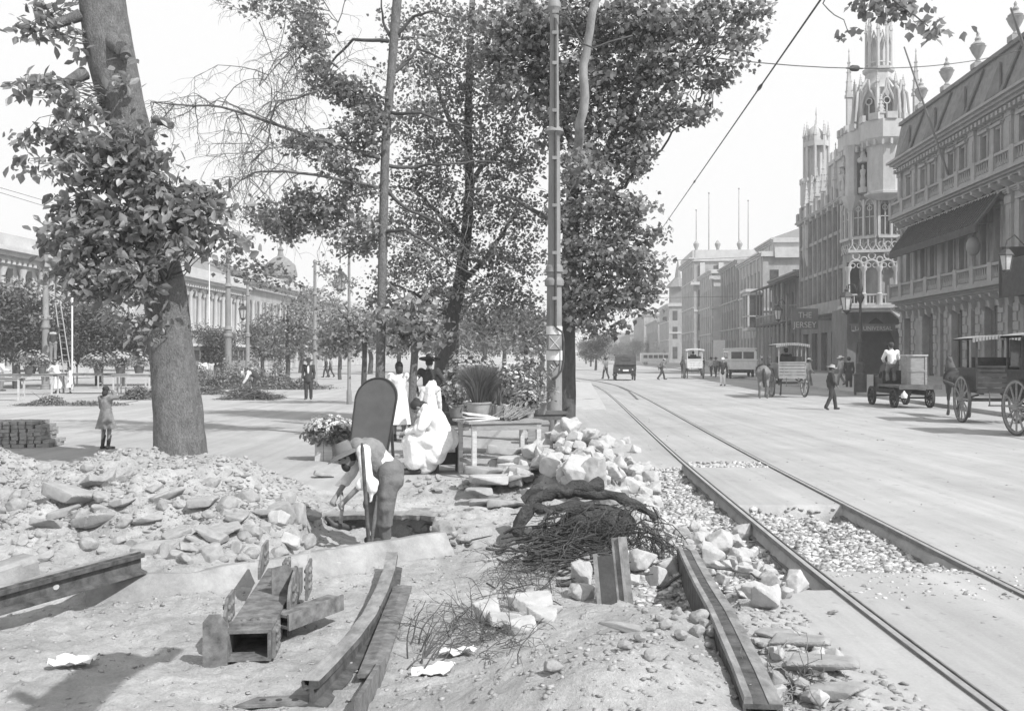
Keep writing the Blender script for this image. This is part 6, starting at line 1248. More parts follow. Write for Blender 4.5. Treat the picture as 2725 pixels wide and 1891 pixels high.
def stones():
    # heap of pale broken stone by the pole: a layered pile
    LB = 'pale broken stone in the heap between the pole and the roots'; GR = 'stones of the pale heap'; n = 0
    for i in range(1500):
        if n >= 150: break
        px, py = random.uniform(1290, 1745), random.uniform(1165, 1390)
        c = (px-1520)/225; top = 1160+70*abs(c+.15)**1.6; bot = 1300+95*(c+.1) if c > -.5 else 1300
        if not (top < py < max(bot, top+20)): continue
        p = hit(px, py+8); u = (py-top)/130
        if p.y > 17: continue
        p.z += max(0, .22*(1-abs(c)**2))*random.uniform(.3, 1)*min(1, max(0, p.z-.03)*6); 
        put(ROCK, p, random.uniform(.16, .34)*(1.15 if random.random() < .15 else 1), LB, 'stone', GR); n += 1
    for px, py, s in ((1560,1160,.3),(1620,1158,.34),(1665,1165,.3),(1600,1215,.34),(1650,1215,.36),(1700,1235,.3),(1570,1180,.3),(1600,1170,.33),(1640,1178,.36),(1690,1190,.3),(1560,1250,.36),(1480,1270,.5),(1530,1295,.55),(1590,1310,.62),(1640,1265,.4),(1410,1320,.36),(1690,1300,.34),(1710,1340,.36),(1650,1345,.3)):
        p = hit(px, py+14); p.z += .1 if p.z > .12 else -.02; put(ROCK, p, s, LB, 'stone', GR)
    # trail of stones down the side of the roots
    LB = 'pale stone in the trail of rubble between the roots and the tram rail'; GR = 'stones beside the bared rail'
    for i in range(70):
        t = random.random(); px = 1730+t*330+random.gauss(0,45); py = 1380+t*190+random.gauss(0,38)
        if px > 1700+(py-1250)*1.25 or py < 1330: continue
        put(ROCK, hit(px, py), random.uniform(.08,.24), LB, 'stone', GR)
    for px, py, s in ((1985,1440,.3),(1925,1470,.34),(1880,1500,.36),(1960,1500,.3),(2125,1570,.3),(2010,1590,.24),(1870,1455,.3),(1700,1520,.34),(1745,1560,.32),(1780,1530,.3),(1820,1430,.2),(1690,1560,.2),(2050,1555,.22),(2040,1620,.28),(1980,1590,.2)):
        put(ROCK, hit(px, py), s, LB, 'stone', GR)
    # single stones one can name
    for px, py, s, lb, sq in ((1300,1655,.34,'tall white stone at the left end of the white row on the mound','t'),(1345,1665,.32,'blocky white stone between the tall one and the large one on the mound',''),(1410,1625,.46,'largest white stone, tilted, on the left shoulder of the mound','w'),(1438,1648,.3,'flat white stone wedged under the largest white stone','w'),(1385,1680,.3,'low white stone at the foot of the white row','w'),(1550,1560,.34,'upright white block left of the short steel beam','t'),(1480,1630,.16,'small grey stone right of the large white stone',''),
        (1548,1592,.3,'flat white flake below the upright white block','w')):
        put(ROCK, hit(px, py), (s*.75,s*.7,s*1.1) if sq == 't' else (s,s*.7,s*.7), lb, 'stone', None, (random.uniform(-.2,.2),random.uniform(-.3,.1),random.uniform(-.3,.3)))
    # flat slabs: stack by the plank table
    GR = 'slabs stacked beside the plank table'; base = hit(1290, 1385); d0 = 12.2
    for i, (px, py, w_, lb) in enumerate(((1265,1352,80,'thin slab at the bottom left corner of the slab stack'),(1290,1335,95,'dark-edged slab low in the left pile of the stack'),(1275,1305,90,'slab under the thick topmost one of the left pile'),(1300,1275,120,'thick round-edged slab topping the left pile'),(1290,1252,115,'large pale slab lying on the left pile, nearest the table leg'),(1350,1345,120,'wide slab with a hollow under it at the front of the stack'),(1415,1330,95,'slab leaning on the front right of the stack'),(1380,1268,90,'pale narrow slab in the middle of the stack'),(1395,1246,100,'slab just under the middle topmost one'),(1370,1222,105,'rough slab carrying the highest flat one'),(1345,1200,130,'highest flat slab of the stack, in front of the table'),(1430,1218,95,'slanting slab right of the highest one'),(1445,1195,90,'slab on top of the right pile beside the pole'),(1440,1240,80,'dark slab low in the right pile beside the pole'))):
        d = d0+(1300-py)*.012+.2; p = W(px, py+10, d); p.z = max(p.z, hz(p.x, p.y)); s = w_*d/F; put(SLAB if i % 3 else SLABP, p, (s*1.05, s*1.0, s*1.25), lb, 'stone slab', GR, (random.uniform(-.12,.06), random.uniform(-.1,.1), random.uniform(-.5,.5)))
        if hz(p.x, p.y)+.12 < p.z:
            q = put(RMID, (p.x, p.y+.1, hz(p.x, p.y)-.03), (s*.85, s*.6, (p.z-hz(p.x, p.y))*1.9), 'rough grey stone packed inside the slab stack', 'stone', 'filling of the slab stack', (0,0,random.uniform(0,6)))
    # right: loose kerb blocks
    for px, py, s, lb in ((2130,1725,.36,'long pale block lying at the edge of the mound by the right beam'),(2190,1790,.4,'broken slab below the long pale block'),(2060,1695,.24,'three-cornered stone beside the right beam'),(2230,1850,.34,'dark-edged slab near the lower right heap')):
        put(SLAB, hit(px, py), (s*1.2,s*.75,s*1.25), lb, 'stone slab', None, (.1,-.08,-.5))
    LB = 'grey stone among the rubble along the right beam'
    for i in range(46):
        px = random.uniform(2000, 2230); py = 1640+(px-2000)*.55+random.uniform(0, 200)
        if py < 1890: put(RMID+ROCK, hit(px, py), random.uniform(.06,.16), LB, 'stone', 'rubble along the right beam')
    LB = 'rounded cobble on the mound left of the right beam'
    for i in range(18): px = random.uniform(1660, 1930); py = random.uniform(1620, 1760); put(COB, hit(px, py), random.uniform(.05,.11), LB, 'cobble', 'cobbles on the mound')
    for px, py, s in ((1865,1655,.15),(1880,1678,.14),(1860,1690,.12),(1905,1690,.13),(1470,1790,.12),(1940,1750,.11)): put(COB, hit(px, py), s, LB if px > 1500 else 'single round cobble on the bare slope of the mound', 'cobble', 'cobbles on the mound' if px > 1500 else None)
    # left heap
    LB = 'grey slab of broken paving on the left rubble heap'; GR = 'broken paving on the left heap'
    for px, py, s, r in ((190,1330,.7,0),(270,1400,.62,1),(175,1370,.4,.4),(330,1350,.34,1),(410,1470,.52,.2),(450,1330,.5,.6),(540,1345,.46,.2),(560,1430,.42,0),(600,1420,.4,.2),(250,1290,.4,1),(700,1375,.36,.2),(640,1390,.4,1),(860,1270,.4,.3),(910,1290,.3,1),(120,1405,.34,0),(470,1430,.34,1),(395,1390,.36,.2)):
        put(SLAB, hit(px, py), (s,s*.8,s*1.3), LB, 'paving slab', GR, (random.uniform(-.45,.25), random.uniform(-.35,.35), r+random.uniform(-.4,.4)))
    n = 0
    while n < 70:
        px, py = random.uniform(-20, 800), random.uniform(1250, 1510); p = hit(px, py)
        if p.y > 14 or hz(p.x, p.y) < .03: continue
        s = random.choice((.13,.16,.18,.22,.26,.34)); p.z -= .03+.1*s; put(SLAB+RMID+RMID, p, (s, s*random.uniform(.6,.9), s*random.uniform(.9,1.5)), LB, 'paving slab', GR, (random.uniform(-.6,.3), random.uniform(-.5,.5), random.uniform(0,6.28))); n += 1
    LB = 'rounded or broken stone lying on the left rubble heap'; GR = 'stones of the left heap'; n = 0
    while n < 120:
        px, py = random.uniform(-20, 900), 1240+random.random()**.8*300
        if py > 1530-px*.02 or (px > 560 and py < 1270) : continue
        p = hit(px, py)
        if height(np.array([p.x]), np.array([p.y]))[1][0] < .5 or p.y > 15: continue
        p.z -= .03; put(RMID+COB, p, random.choice((.08,.1,.12,.15,.18,.26)), LB, 'stone', GR); n += 1
    LB = 'stone in the dug earth between the standing man and the slab stack'
    for i in range(36): put(RMID+COB, hit(random.uniform(1080,1250), random.uniform(1270,1320) if i % 2 else random.uniform(1400,1470)), random.uniform(.07,.17), LB, 'stone', 'stones in the dug earth')
    put(ROCK, hit(900,1520), .17, 'white lump of plaster lying alone on the bank beyond the steel joint', 'stone'); put(ROCK, hit(765,1455), .26, 'white stone on the rubble left of the stooping man', 'stone'); put(ROCK, hit(745,1400), .3, 'pale stone at the edge of the dug hole', 'stone'); put(RMID, hit(1185,1420), .34, 'dark hollow clod at the right end of the dug hole', 'stone')
    m = MB(); p = hit(45,1545); m.m = Matrix.Translation(p+Vector((0,0,.1))) @ Matrix.Rotation(R(58),4,'Z') @ Matrix.Rotation(R(-8),4,'Y') @ Matrix.Scale(.72,4)
    o = [(-.17,-.11),(.17,-.11),(.17,.08),(.12,.12),(-.12,.12),(-.17,.08)]; i = [(-.07,-.05),(.07,-.05),(.07,.05),(-.07,.05)]
    m.ext(o, (-.55,0,0), (0,1,0), (0,0,1), (.52,0,0)); m.ext([(-.17,-.11),(.17,-.11),(.17,-.055),(-.17,-.055)], (-.03,0,0), (0,1,0), (0,0,1), (.2,0,0)); m.ext([(-.17,.05),(.17,.05),(.12,.12),(-.12,.12)], (-.03,0,0), (0,1,0), (0,0,1), (.2,0,0)); m.ext([(-.17,-.055),(-.08,-.055),(-.08,.05),(-.17,.05)], (-.03,0,0), (0,1,0), (0,0,1), (.2,0,0)); m.ext([(.08,-.055),(.17,-.055),(.17,.05),(.08,.05)], (-.03,0,0), (0,1,0), (0,0,1), (.2,0,0))
    solo('hollow_block', m, M['kerb'], 'pale hollow block with an oval hole at the left edge above the old rail', 'block')
stones()
def scatter(name, pts, sizes, protos, mt, label, tone=(.7, 1.3)):
    V, Fs, T = [], [], []; b = 0; P = [(np.array([v.co for v in me.vertices]), np.array([list(p.vertices) for p in me.polygons])) for me in protos]
    for (p, s) in zip(pts, sizes):
        v, f = P[random.randrange(len(P))]; a = random.uniform(0, 6.28); c_, s_ = math.cos(a), math.sin(a); e = random.uniform(.6, 1.)
        rot = np.array([[c_,-s_,0],[s_,c_,0],[0,0,e]]); t = random.uniform(-.6, .6); rx_ = np.array([[1,0,0],[0,math.cos(t),-math.sin(t)],[0,math.sin(t),math.cos(t)]])
        V.append((v@rot.T@rx_.T)*s+np.array(p)); Fs.append(f+b); b += len(v); T += [random.uniform(*tone)]*len(f)
    me = arr_mesh(name, np.concatenate(V), np.concatenate(Fs), mt, np.array(T)); o = bpy.data.objects.new(name, me); C.objects.link(o); return tag(o, label, None, None, 'stuff')
def tri_rock(seed):
    rng = random.Random(seed); bm = bmesh.new()
    for _ in range(9): v = Vector([rng.uniform(-1,1) for _ in range(3)]).normalized(); bm.verts.new((v.x*.5, v.y*.4, v.z*.3))
    bmesh.ops.convex_hull(bm, input=bm.verts); bmesh.ops.triangulate(bm, faces=bm.faces[:]); bmesh.ops.delete(bm, geom=[v for v in bm.verts if not v.link_faces], context='VERTS'); me = bpy.data.meshes.new('chip'); bm.to_mesh(me); bm.free(); return me
CHIP = [tri_rock(i) for i in range(8)]
def gravels():
    def fill(n, box, test, smin, smax):
        x = NR.uniform(box[0], box[1], n); y = NR.uniform(box[2], box[3], n); z, d = height(x, y); k = test(x, y, z, d); return [tuple(q) for q in np.stack([x, y, z], 1)[k]], list(NR.uniform(smin, smax, k.sum())**1.)
    rl = lambda y: np.interp(y, [-5, 4, 6.6, 9.1, 17.4, 29.5], [2.62, 2.58, 2.595, 2.66, 3.02, 3.70])
    p, s = fill(9000, (2.5, 4.5, 8.3, 12.5), lambda x, y, z, d: (z < -.03)&(x > rl(y)+.08)&(x < rl(y)+1.36), .04, .13)
    p2, s2 = fill(12000, (1., 3., 7.9, 17), lambda x, y, z, d: (z < -.0)&(x < rl(y)-.08)&(x > rl(y)-1.6)&(d > .3), .03, .12)
    p3, s3 = fill(700, (2.9, 4.6, 16.6, 17.4), lambda x, y, z, d: (x > rl(y)+.1)&(x < rl(y)+1.35), .05, .12)
    p4, s4 = fill(260, (2.7, 4.6, 7.6, 8.8), lambda x, y, z, d: x > rl(y)+.1, .02, .06)
    scatter('gravel', p+p2+p3+p4, s+s2+s3+s4, CHIP, M['gravel'], 'pale broken ballast in the pits along the tram rails', (.45, 1.3))
    p, s = fill(26000, (-7, 2.4, 4.4, 14), lambda x, y, z, d: (d > .5)&(NR.random(len(x)) < .25+.75*np.clip((z-.05)*4, 0, 1)), .012, .06)
    p5, s5 = fill(2600, (-7, -1.6, 9.3, 14), lambda x, y, z, d: (d > .6)&(z > .06), .05, .12)
    p6, s6 = fill(900, (1.2, 2.6, 4.6, 8), lambda x, y, z, d: d > .2, .02, .09)
    n = 900; x = NR.uniform(2.2, 16, n); y = NR.uniform(6, 60, n)**1.; k = (x < 12+.1*y); z = np.where((x < RX1)&(y < RY1), height(x, y)[0], 0)
    scatter('litter', [tuple(q) for q in np.stack([x, y, z], 1)[k]], list(NR.uniform(.015, .05, k.sum())), CHIP, M['soil'], 'dark crumbs of dung and straw strewn over the road', (.6, 1.2))
    scatter('rubble', p+p5+p6, s+s5+s6, CHIP, M['rubble'], 'small chips and clods strewn over the dug earth', (.75, 1.2))
gravels()
# ---------------------------------------------------------------- steel lying about
def steel():
    m = MB(); a, b = hit(-40,1690), hit(372,1560); a.z, b.z = -.02+.17, .0+.19; sweep(m, [a, a.lerp(b,.5), b], [(x*1.15, y*1.1+.02) for x, y in RAILP])
    hs = bpy.data.objects; T = solo('loose_rail', m, M['rust'], 'old grooved rail with a bolt hole lying along the foot of the left rubble heap', 'rail', None, None, 30)
    q = MB(); d = (b-a).normalized(); s = d.cross(Vector((0,0,1))).normalized(); c = a.lerp(b, .41)+s*.013+Vector((0,0,-.085)); q.ext([(.028*math.cos(R(45*i)),.022*math.sin(R(45*i))) for i in range(8)], c, d, (0,0,1), s*.006); part('bolt_hole', q, M['stone_pale'], T, w=True)
    q = MB(); sweep(q, [a+Vector((0,0,.024)), b+Vector((0,0,.024))], [(-.04,-.003),(.008,-.003),(.008,.0015),(-.04,.0015)]); part('running_surface', q, M['rust_pale'], T, w=True)
    # curved rail and the plates beside it
    pts = [hit(x, y) for x, y in ((1046,1512),(1038,1560),(1018,1620),(985,1690),(940,1755),(880,1830),(800,1915))]; path = []
    for p, q in zip(pts, pts[1:]):
        for t in (0, .33, .66): path.append(p.lerp(q, t)+Vector((0,0,.155)))
    m = MB(); sweep(m, path, [(x*1.15, y*1.0) for x, y in RAILP]); T = solo('loose_rail', m, M['rust'], 'bent rail curving up the middle of the foreground', 'rail', None, None, 30)
    q = MB(); sweep(q, [p+Vector((0,0,.003)) for p in path], [(-.045,-.003),(.062,-.003),(.06,.002),(-.043,.002)]); part('running_surface', q, M['rust_pale'], T, w=True)
    m = MB(); a, b = hit(1072,1572), hit(985,1820); a.z = b.z = hz(a.x, a.y)+.03; b.z = hz(b.x,b.y)+.05; sweep(m, [a, a.lerp(b,.5), b], [(-.08,-.012),(.08,-.012),(.08,.012),(.0,.02),(-.08,.012)]); solo('steel_plate', m, M['plate_steel'], 'long flat steel strip lying right of the bent rail', 'plate')
    m = MB(); a, b = hit(1022,1760), hit(952,1930); p = a+Vector((0,0,.0)); m.beam(hit(1020,1790)+Vector((0,0,.02)), hit(950,1930)+Vector((0,0,.06)), .03, .16); solo('steel_plate', m, M['plate_steel'], 'short steel flat standing on edge beside the bent rail at the bottom', 'plate')
    m = MB(); p = hit(735,1872); m.m = Matrix.Translation(p+Vector((0,0,.0))) @ Matrix.Rotation(R(8),4,'Z') @ Matrix.Scale(.8,4); m.ext([(-.3,-.09),(.25,-.09),(.3,.09),(-.15,.09)], (0,0,0), (1,0,0), (0,1,0), (0,0,.02)); T = solo('fish_plate', m, M['plate_steel'], 'flat plate with three holes at the bottom edge of the photo', 'plate', tuple(p))
    for i in (-.1, .02, .14): q = MB(); q.lathe([(.02,.017),(.02,.019)], 10, p+Vector((i*.8,.0,0))); part('hole', q, M['recess_shade'], T, w=True)  # dark discs paint the shade in the holes
    # riveted steel joint
    c = hit(660,1762); rz = R(6.); T = thing('riveted_joint', 'riveted steel box joint with standing gusset plates lying on the dug earth', 'steel joint', c, rz); PS = M['plate_steel']
    m = MB(); w_, h, L, t = .3, .2, 2.0, .022
    m.b2((-w_/2,0,0),(w_/2,L,t)); m.b2((-w_/2,.03,h-t),(w_/2,L,h)); m.b2((-w_/2,0,t),(-w_/2+t,L,h-t)); m.b2((w_/2-t,0,t),(w_/2,L,h-t)); m.b2((-w_/2+t,.5,t),(w_/2-t,.52,h-t)); part('box_beam', m, PS, T)
    def gusset(poly, o, ux, uy, n, rv, nm='gusset_plate'):
        m = MB(); o, ux, uy, n = map(Vector, (o, ux, uy, n)); m.ext(poly, o, ux, uy, n*.02)
        for a, b in rv:
            for s in (1, -1): m.lathe([(.021,0),(.02,.008),(.012,.016),(.002,.018)], 8, o+ux*a+uy*b+(n*.02 if s > 0 else Vector()), 0, 1, 1, (n*s).to_track_quat('Z','Y').to_matrix())
        part(nm, m, PS, T, 40)
    riv = lambda x0, y0, nx, ny, s: [(x0+s*i, y0+s*j) for i in range(nx) for j in range(ny)]
    gusset([(0,-.04),(.12,-.06),(.16,-.02),(.16,.26),(.11,.33),(.04,.33),(0,.28)], (-w_/2-.14,-.02,0), (1,0,0), (0,0,1), (0,-1,0), [])
    gusset([(0,0),(.34,.02),(.34,.2),(.1,.2),(0,.1)], (-w_/2+.0,.02,h), (0,1,0), (0,0,1), (-1,0,0), riv(.1,.06,3,2,.075))
    gusset([(0,0),(.26,0),(.26,h-.01),(0,h-.01)], (w_/2+.002,.05,0), (0,1,0), (0,0,1), (1,0,0), riv(.05,.05,3,3,.06))
    gusset([(0,-.2),(.2,-.2),(.62,.0),(.62,.16),(.5,.22),(.1,.15),(0,.06)], (w_/2+.03,.62,h-.02), (0,1,0), (0,0,1), (1,0,0), riv(.2,.02,3,2,.075))
    gusset([(0,0),(.36,0),(.36,.2),(.12,.22),(.0,.12)], (w_/2-.06,1.12,h), (0,1,0), (0,0,1), (1,0,0), riv(.08,.06,3,3,.07))
    gusset([(0,0),(.4,0),(.4,.26),(.06,.26)], (w_/2+.1,1.2,h-.1), (0,1,0), (0,0,1), (1,0,0), riv(.12,.08,3,3,.065))
    gusset([(0,0),(.22,0),(.22,.14),(.12,.22),(0,.2)], (w_/2-.14,1.05,h), (.9,.3,0), (0,0,1), (.3,-.95,0), [])
    gusset([(0,0),(.5,.04),(.5,.24),(.2,.24),(0,.1)], (-w_/2+.0,1.55,h), (0,1,0), (0,0,1), (-1,0,0), riv(.24,.08,3,2,.075))
    gusset([(0,0),(.3,0),(.3,.05),(0,.05)], (-w_/2,.14,h), (1,0,0), (0,.9,.1), (0,0,1), []); gusset([(.05*math.cos(R(30*i))*2.6,.07*math.sin(R(30*i))) for i in range(12)], (0,.2,h), (1,0,0), (0,1,0), (0,0,1), [(.0,0),(.05,.02),(-.06,-.01)])
    m = MB(); p0, p1 = Vector((w_/2,.5,.09)), Vector((w_/2+.36,.98,.12)); m.beam(p0, p1, .16, .02); m.beam(p0+Vector((0,0,.08)), p1+Vector((0,0,.06)), .16, .02); d = (p1-p0).normalized(); s = d.cross(Vector((0,0,1)))*.075; m.beam(p0+s+Vector((0,0,.04)), p1+s+Vector((0,0,.03)), .016, .12); part('side_arm', m, PS, T)
    # short beam end sticking up by the roots
    m = MB(); a, b = hit(1640,1600)+Vector((0,0,-.05)), W(1622,1428,8.35); d = (b-a).normalized(); s = Vector((1,-.3,0)).normalized(); n = d.cross(s).normalized(); T = thing('steel_beam_end', 'short rusty H-beam end leaning up out of the earth below the roots', 'beam', (a.x,a.y,hz(a.x,a.y)))
    fl = MB(); fl.beam(a+s*.08, b+s*.08, .13, .022, n); part('flange', fl, M['rust_pale'], T, w=True); fl = MB(); fl.beam(a-s*.13, a.lerp(b,.72)-s*.13, .035, .14, n); part('flange', fl, M['rust_pale'], T, w=True); fl = MB(); fl.beam(a-s*.05-n*.05, a.lerp(b,.7)-s*.05-n*.05, .14, .02, n); part('web', fl, M['iron_dark'], T, w=True); fl = MB(); fl.beam(a+s*.09-n*.02, b+s*.09-n*.02, .02, .05, n); part('rib', fl, M['rust_pale'], T, w=True)  # web darker than the flanges, painting the shade between them
    # long double beam on the right
    pts = [hit(1800,1500)+Vector((.1,0,.12)), hit(1880,1640)+Vector((0,0,.07)), hit(1965,1770)+Vector((0,0,.06)), hit(2030,1920)+Vector((0,0,.03))]; T = thing('steel_channel', 'long rusty double-ribbed steel beam running down the right side of the mound', 'beam', (pts[1].x,pts[1].y,hz(pts[1].x,pts[1].y)))
    pth = [pts[0].lerp(pts[3], i/10) for i in range(11)]
    for q in pth: q.z = max(q.z, hz(q.x-.05, q.y)+.05)
    zz = [q.z for q in pth]
    for _ in range(12): zz = [zz[0]]+[max((zz[i-1]+zz[i]*2+zz[i+1])/4, zz[i]) for i in range(1, len(zz)-1)]+[zz[-1]]
    for q, z_ in zip(pth, zz): q.z = z_
    m = MB(); sweep(m, pth, [(-.095,-.2),(-.08,-.2),(-.08,-.01),(.08,-.01),(.08,-.2),(.095,-.2),(.095,.015),(-.095,.015)]); part('channel', m, M['rust'], T, w=True)
    m = MB(); sweep(m, [p+Vector((0,0,.004)) for p in pth], [(-.094,.0),(-.03,.0),(-.03,.016),(-.094,.016)]); part('rib', m, M['rust_pale'], T, w=True); m = MB(); sweep(m, [p+Vector((0,0,.004)) for p in pth], [(.045,.0),(.092,.0),(.088,.045),(.052,.045)]); part('rib', m, M['rust_pale'], T, w=True)
steel()
# ---------------------------------------------------------------- roots and brush
def roots():
    c = hit(1560,1470); T = thing('uprooted_stump', 'dark uprooted tree stump with a tangle of roots below the stone heap', 'stump', c)
    D = 10.2
    def P(x, y, d=D): return W(x, y, d)
    for pts, r0, r1 in (([(1375,1420),(1385,1385),(1410,1345),(1440,1318),(1480,1308),(1530,1298),(1600,1290)],.06,.085),([(1480,1312),(1560,1310),(1640,1320),(1700,1345),(1745,1380)],.075,.035),([(1420,1345),(1460,1360),(1500,1350),(1580,1345)],.055,.06),([(1440,1300),(1410,1310),(1390,1330)],.05,.04)):
        m = MB(); q = wob([P(x,y,D+.3-.0015*(y-1300)) for x, y in pts], 2, .05); rr = [a_*(1+.3*noise.noise(Vector((i*.5,r0*90,0)))) for i, a_ in enumerate(taper(len(q), r0, r1))]; m.tube(q, rr, 14)
        m.v = [tuple(Vector(v)+Vector((noise.noise(Vector(v)*14), noise.noise(Vector(v)*14+Vector((9,0,0))), noise.noise(Vector(v)*11+Vector((0,7,0)))))*.028) for v in m.v]; part('root_log', m, M['root'], T, 50, w=True)
    hd = MB(); hd.ell(P(1590,1395,D+.35), (.42,.3,.22), 10); part('root_crown', hd, M['root'], T, 60, w=True)
    m = MB()
    for i in range(150):
        a = P(random.uniform(1440,1745), random.uniform(1340,1440), D+random.uniform(-.35,.25)); droop(m, a, random.uniform(.25,.7), 1, random.uniform(.004,.012), (random.gauss(0,1), random.gauss(-.4,.5), random.uniform(-.8,.3)), .4)
    part('root_hairs', m, M['root'], T, w=True)
    T = thing('brush_heap', 'heap of cut roots and twigs spread in front of the uprooted stump', 'brush heap', hit(1500,1530)); m = MB()
    for i in range(190):
        x, y = random.gauss(1520,85), random.gauss(1480,38); p = hit(x, min(max(y,1405),1560)); p.z += random.uniform(0,.18); a = random.choice((-.5,.1,.5))+random.gauss(0,.5); d = Vector((math.cos(a), math.sin(a)*.6, random.uniform(-.1,.25))); l = random.uniform(.2,.55)
        q = wob([p-d*l/2, p+d*l/2], 2, .09); m.tube(q, taper(len(q), random.uniform(.006,.024), .004), 5)
    part('sticks', m, M['root'], T, 60, w=True); m = MB()
    for i in range(60): p = hit(random.gauss(1390,40), random.gauss(1540,40)); droop(m, p+Vector((0,0,.03)), random.uniform(.2,.5), 1, .006, (random.gauss(0,.7), random.gauss(-.3,.4), random.uniform(.1,.7)), .3)
    part('twigs', m, M['twig'], T, w=True)
    T = thing('brush_heap', 'thin scattered twigs and torn paper in the hollow left of the white stones', 'brush heap', hit(1230,1720)); m = MB()
    for i in range(90): p = hit(random.gauss(1265,60), random.gauss(1690,36)); droop(m, p+Vector((0,0,.02)), random.uniform(.15,.42), 1, .005, (random.gauss(0,.8), random.gauss(0,.4), random.uniform(.0,.6)), .3)
    for i in range(14): p = hit(1120+random.gauss(0,16), 1740+random.gauss(0,30)); droop(m, p, random.uniform(.2,.4), 0, .008, (.4,.2,.8), .1)
    part('twigs', m, M['twig'], T, w=True)
    # weeds at the lower right
    T = thing('brush_heap', 'dry straw and twigs among the stones at the bottom right', 'brush heap', hit(2110,1850)); m = MB()
    for i in range(140): p = hit(random.gauss(2110,50), random.gauss(1835,40)); droop(m, p, random.uniform(.08,.25), 0, .005, (random.gauss(0,.7), random.gauss(0,.4), random.uniform(.0,.5)), .2)
    part('straw', m, M['bark_pale'], T, w=True)
    m = MB(); m.tube(wob([hit(1750,1582)+Vector((0,0,.02)), hit(1830,1555)+Vector((0,0,.12)), hit(1880,1553)+Vector((0,0,.16)), hit(2000,1555)+Vector((0,0,.1)), hit(2060,1585)+Vector((0,0,.03))], 2, .02), taper(17,.014,.008), 6); solo('bent_rod', m, M['rust'], 'thin bent iron rod lying across the double-ribbed beam', 'rod', None, None, 60)
    def scrap(label, px, py, s, seed, name='paper_scrap'):
        rng = random.Random(seed); p = hit(px, py); m = MB(); n = 7; vs = []
        for i in range(n+1):
            for j in range(n+1): u, v = i/n-.5, j/n-.5; vs.append(p+Vector((u*s*1.5+rng.gauss(0,.01), v*s+rng.gauss(0,.01), .02+.35*s*abs(noise.noise(Vector((u*3+seed, v*3, 0))))+.25*s*max(0,u))))
        m.add(vs, [(i*(n+1)+j, (i+1)*(n+1)+j, (i+1)*(n+1)+j+1, i*(n+1)+j+1) for i in range(n) for j in range(n)]); m.add([v-Vector((0,0,.004)) for v in vs], [(i*(n+1)+j, i*(n+1)+j+1, (i+1)*(n+1)+j+1, (i+1)*(n+1)+j) for i in range(n) for j in range(n)]); return solo(name, m, M['paper'], label, 'paper', None, None, 50)
    scrap('white paper scrap shaped like a leaf at the bottom left', 195, 1772, .19, 1); scrap('crumpled white paper at the edge of the hollow left of the mound', 1150, 1795, .17, 5); scrap('folded white paper above the crumpled one in the hollow', 1215, 1745, .15, 9)
    put(RMID, hit(1670,1680), (.5,.12,.12), 'dark curved piece of wood on the crest of the mound', 'wood', None, (0,.15,-.35), 'wood_piece')
roots()
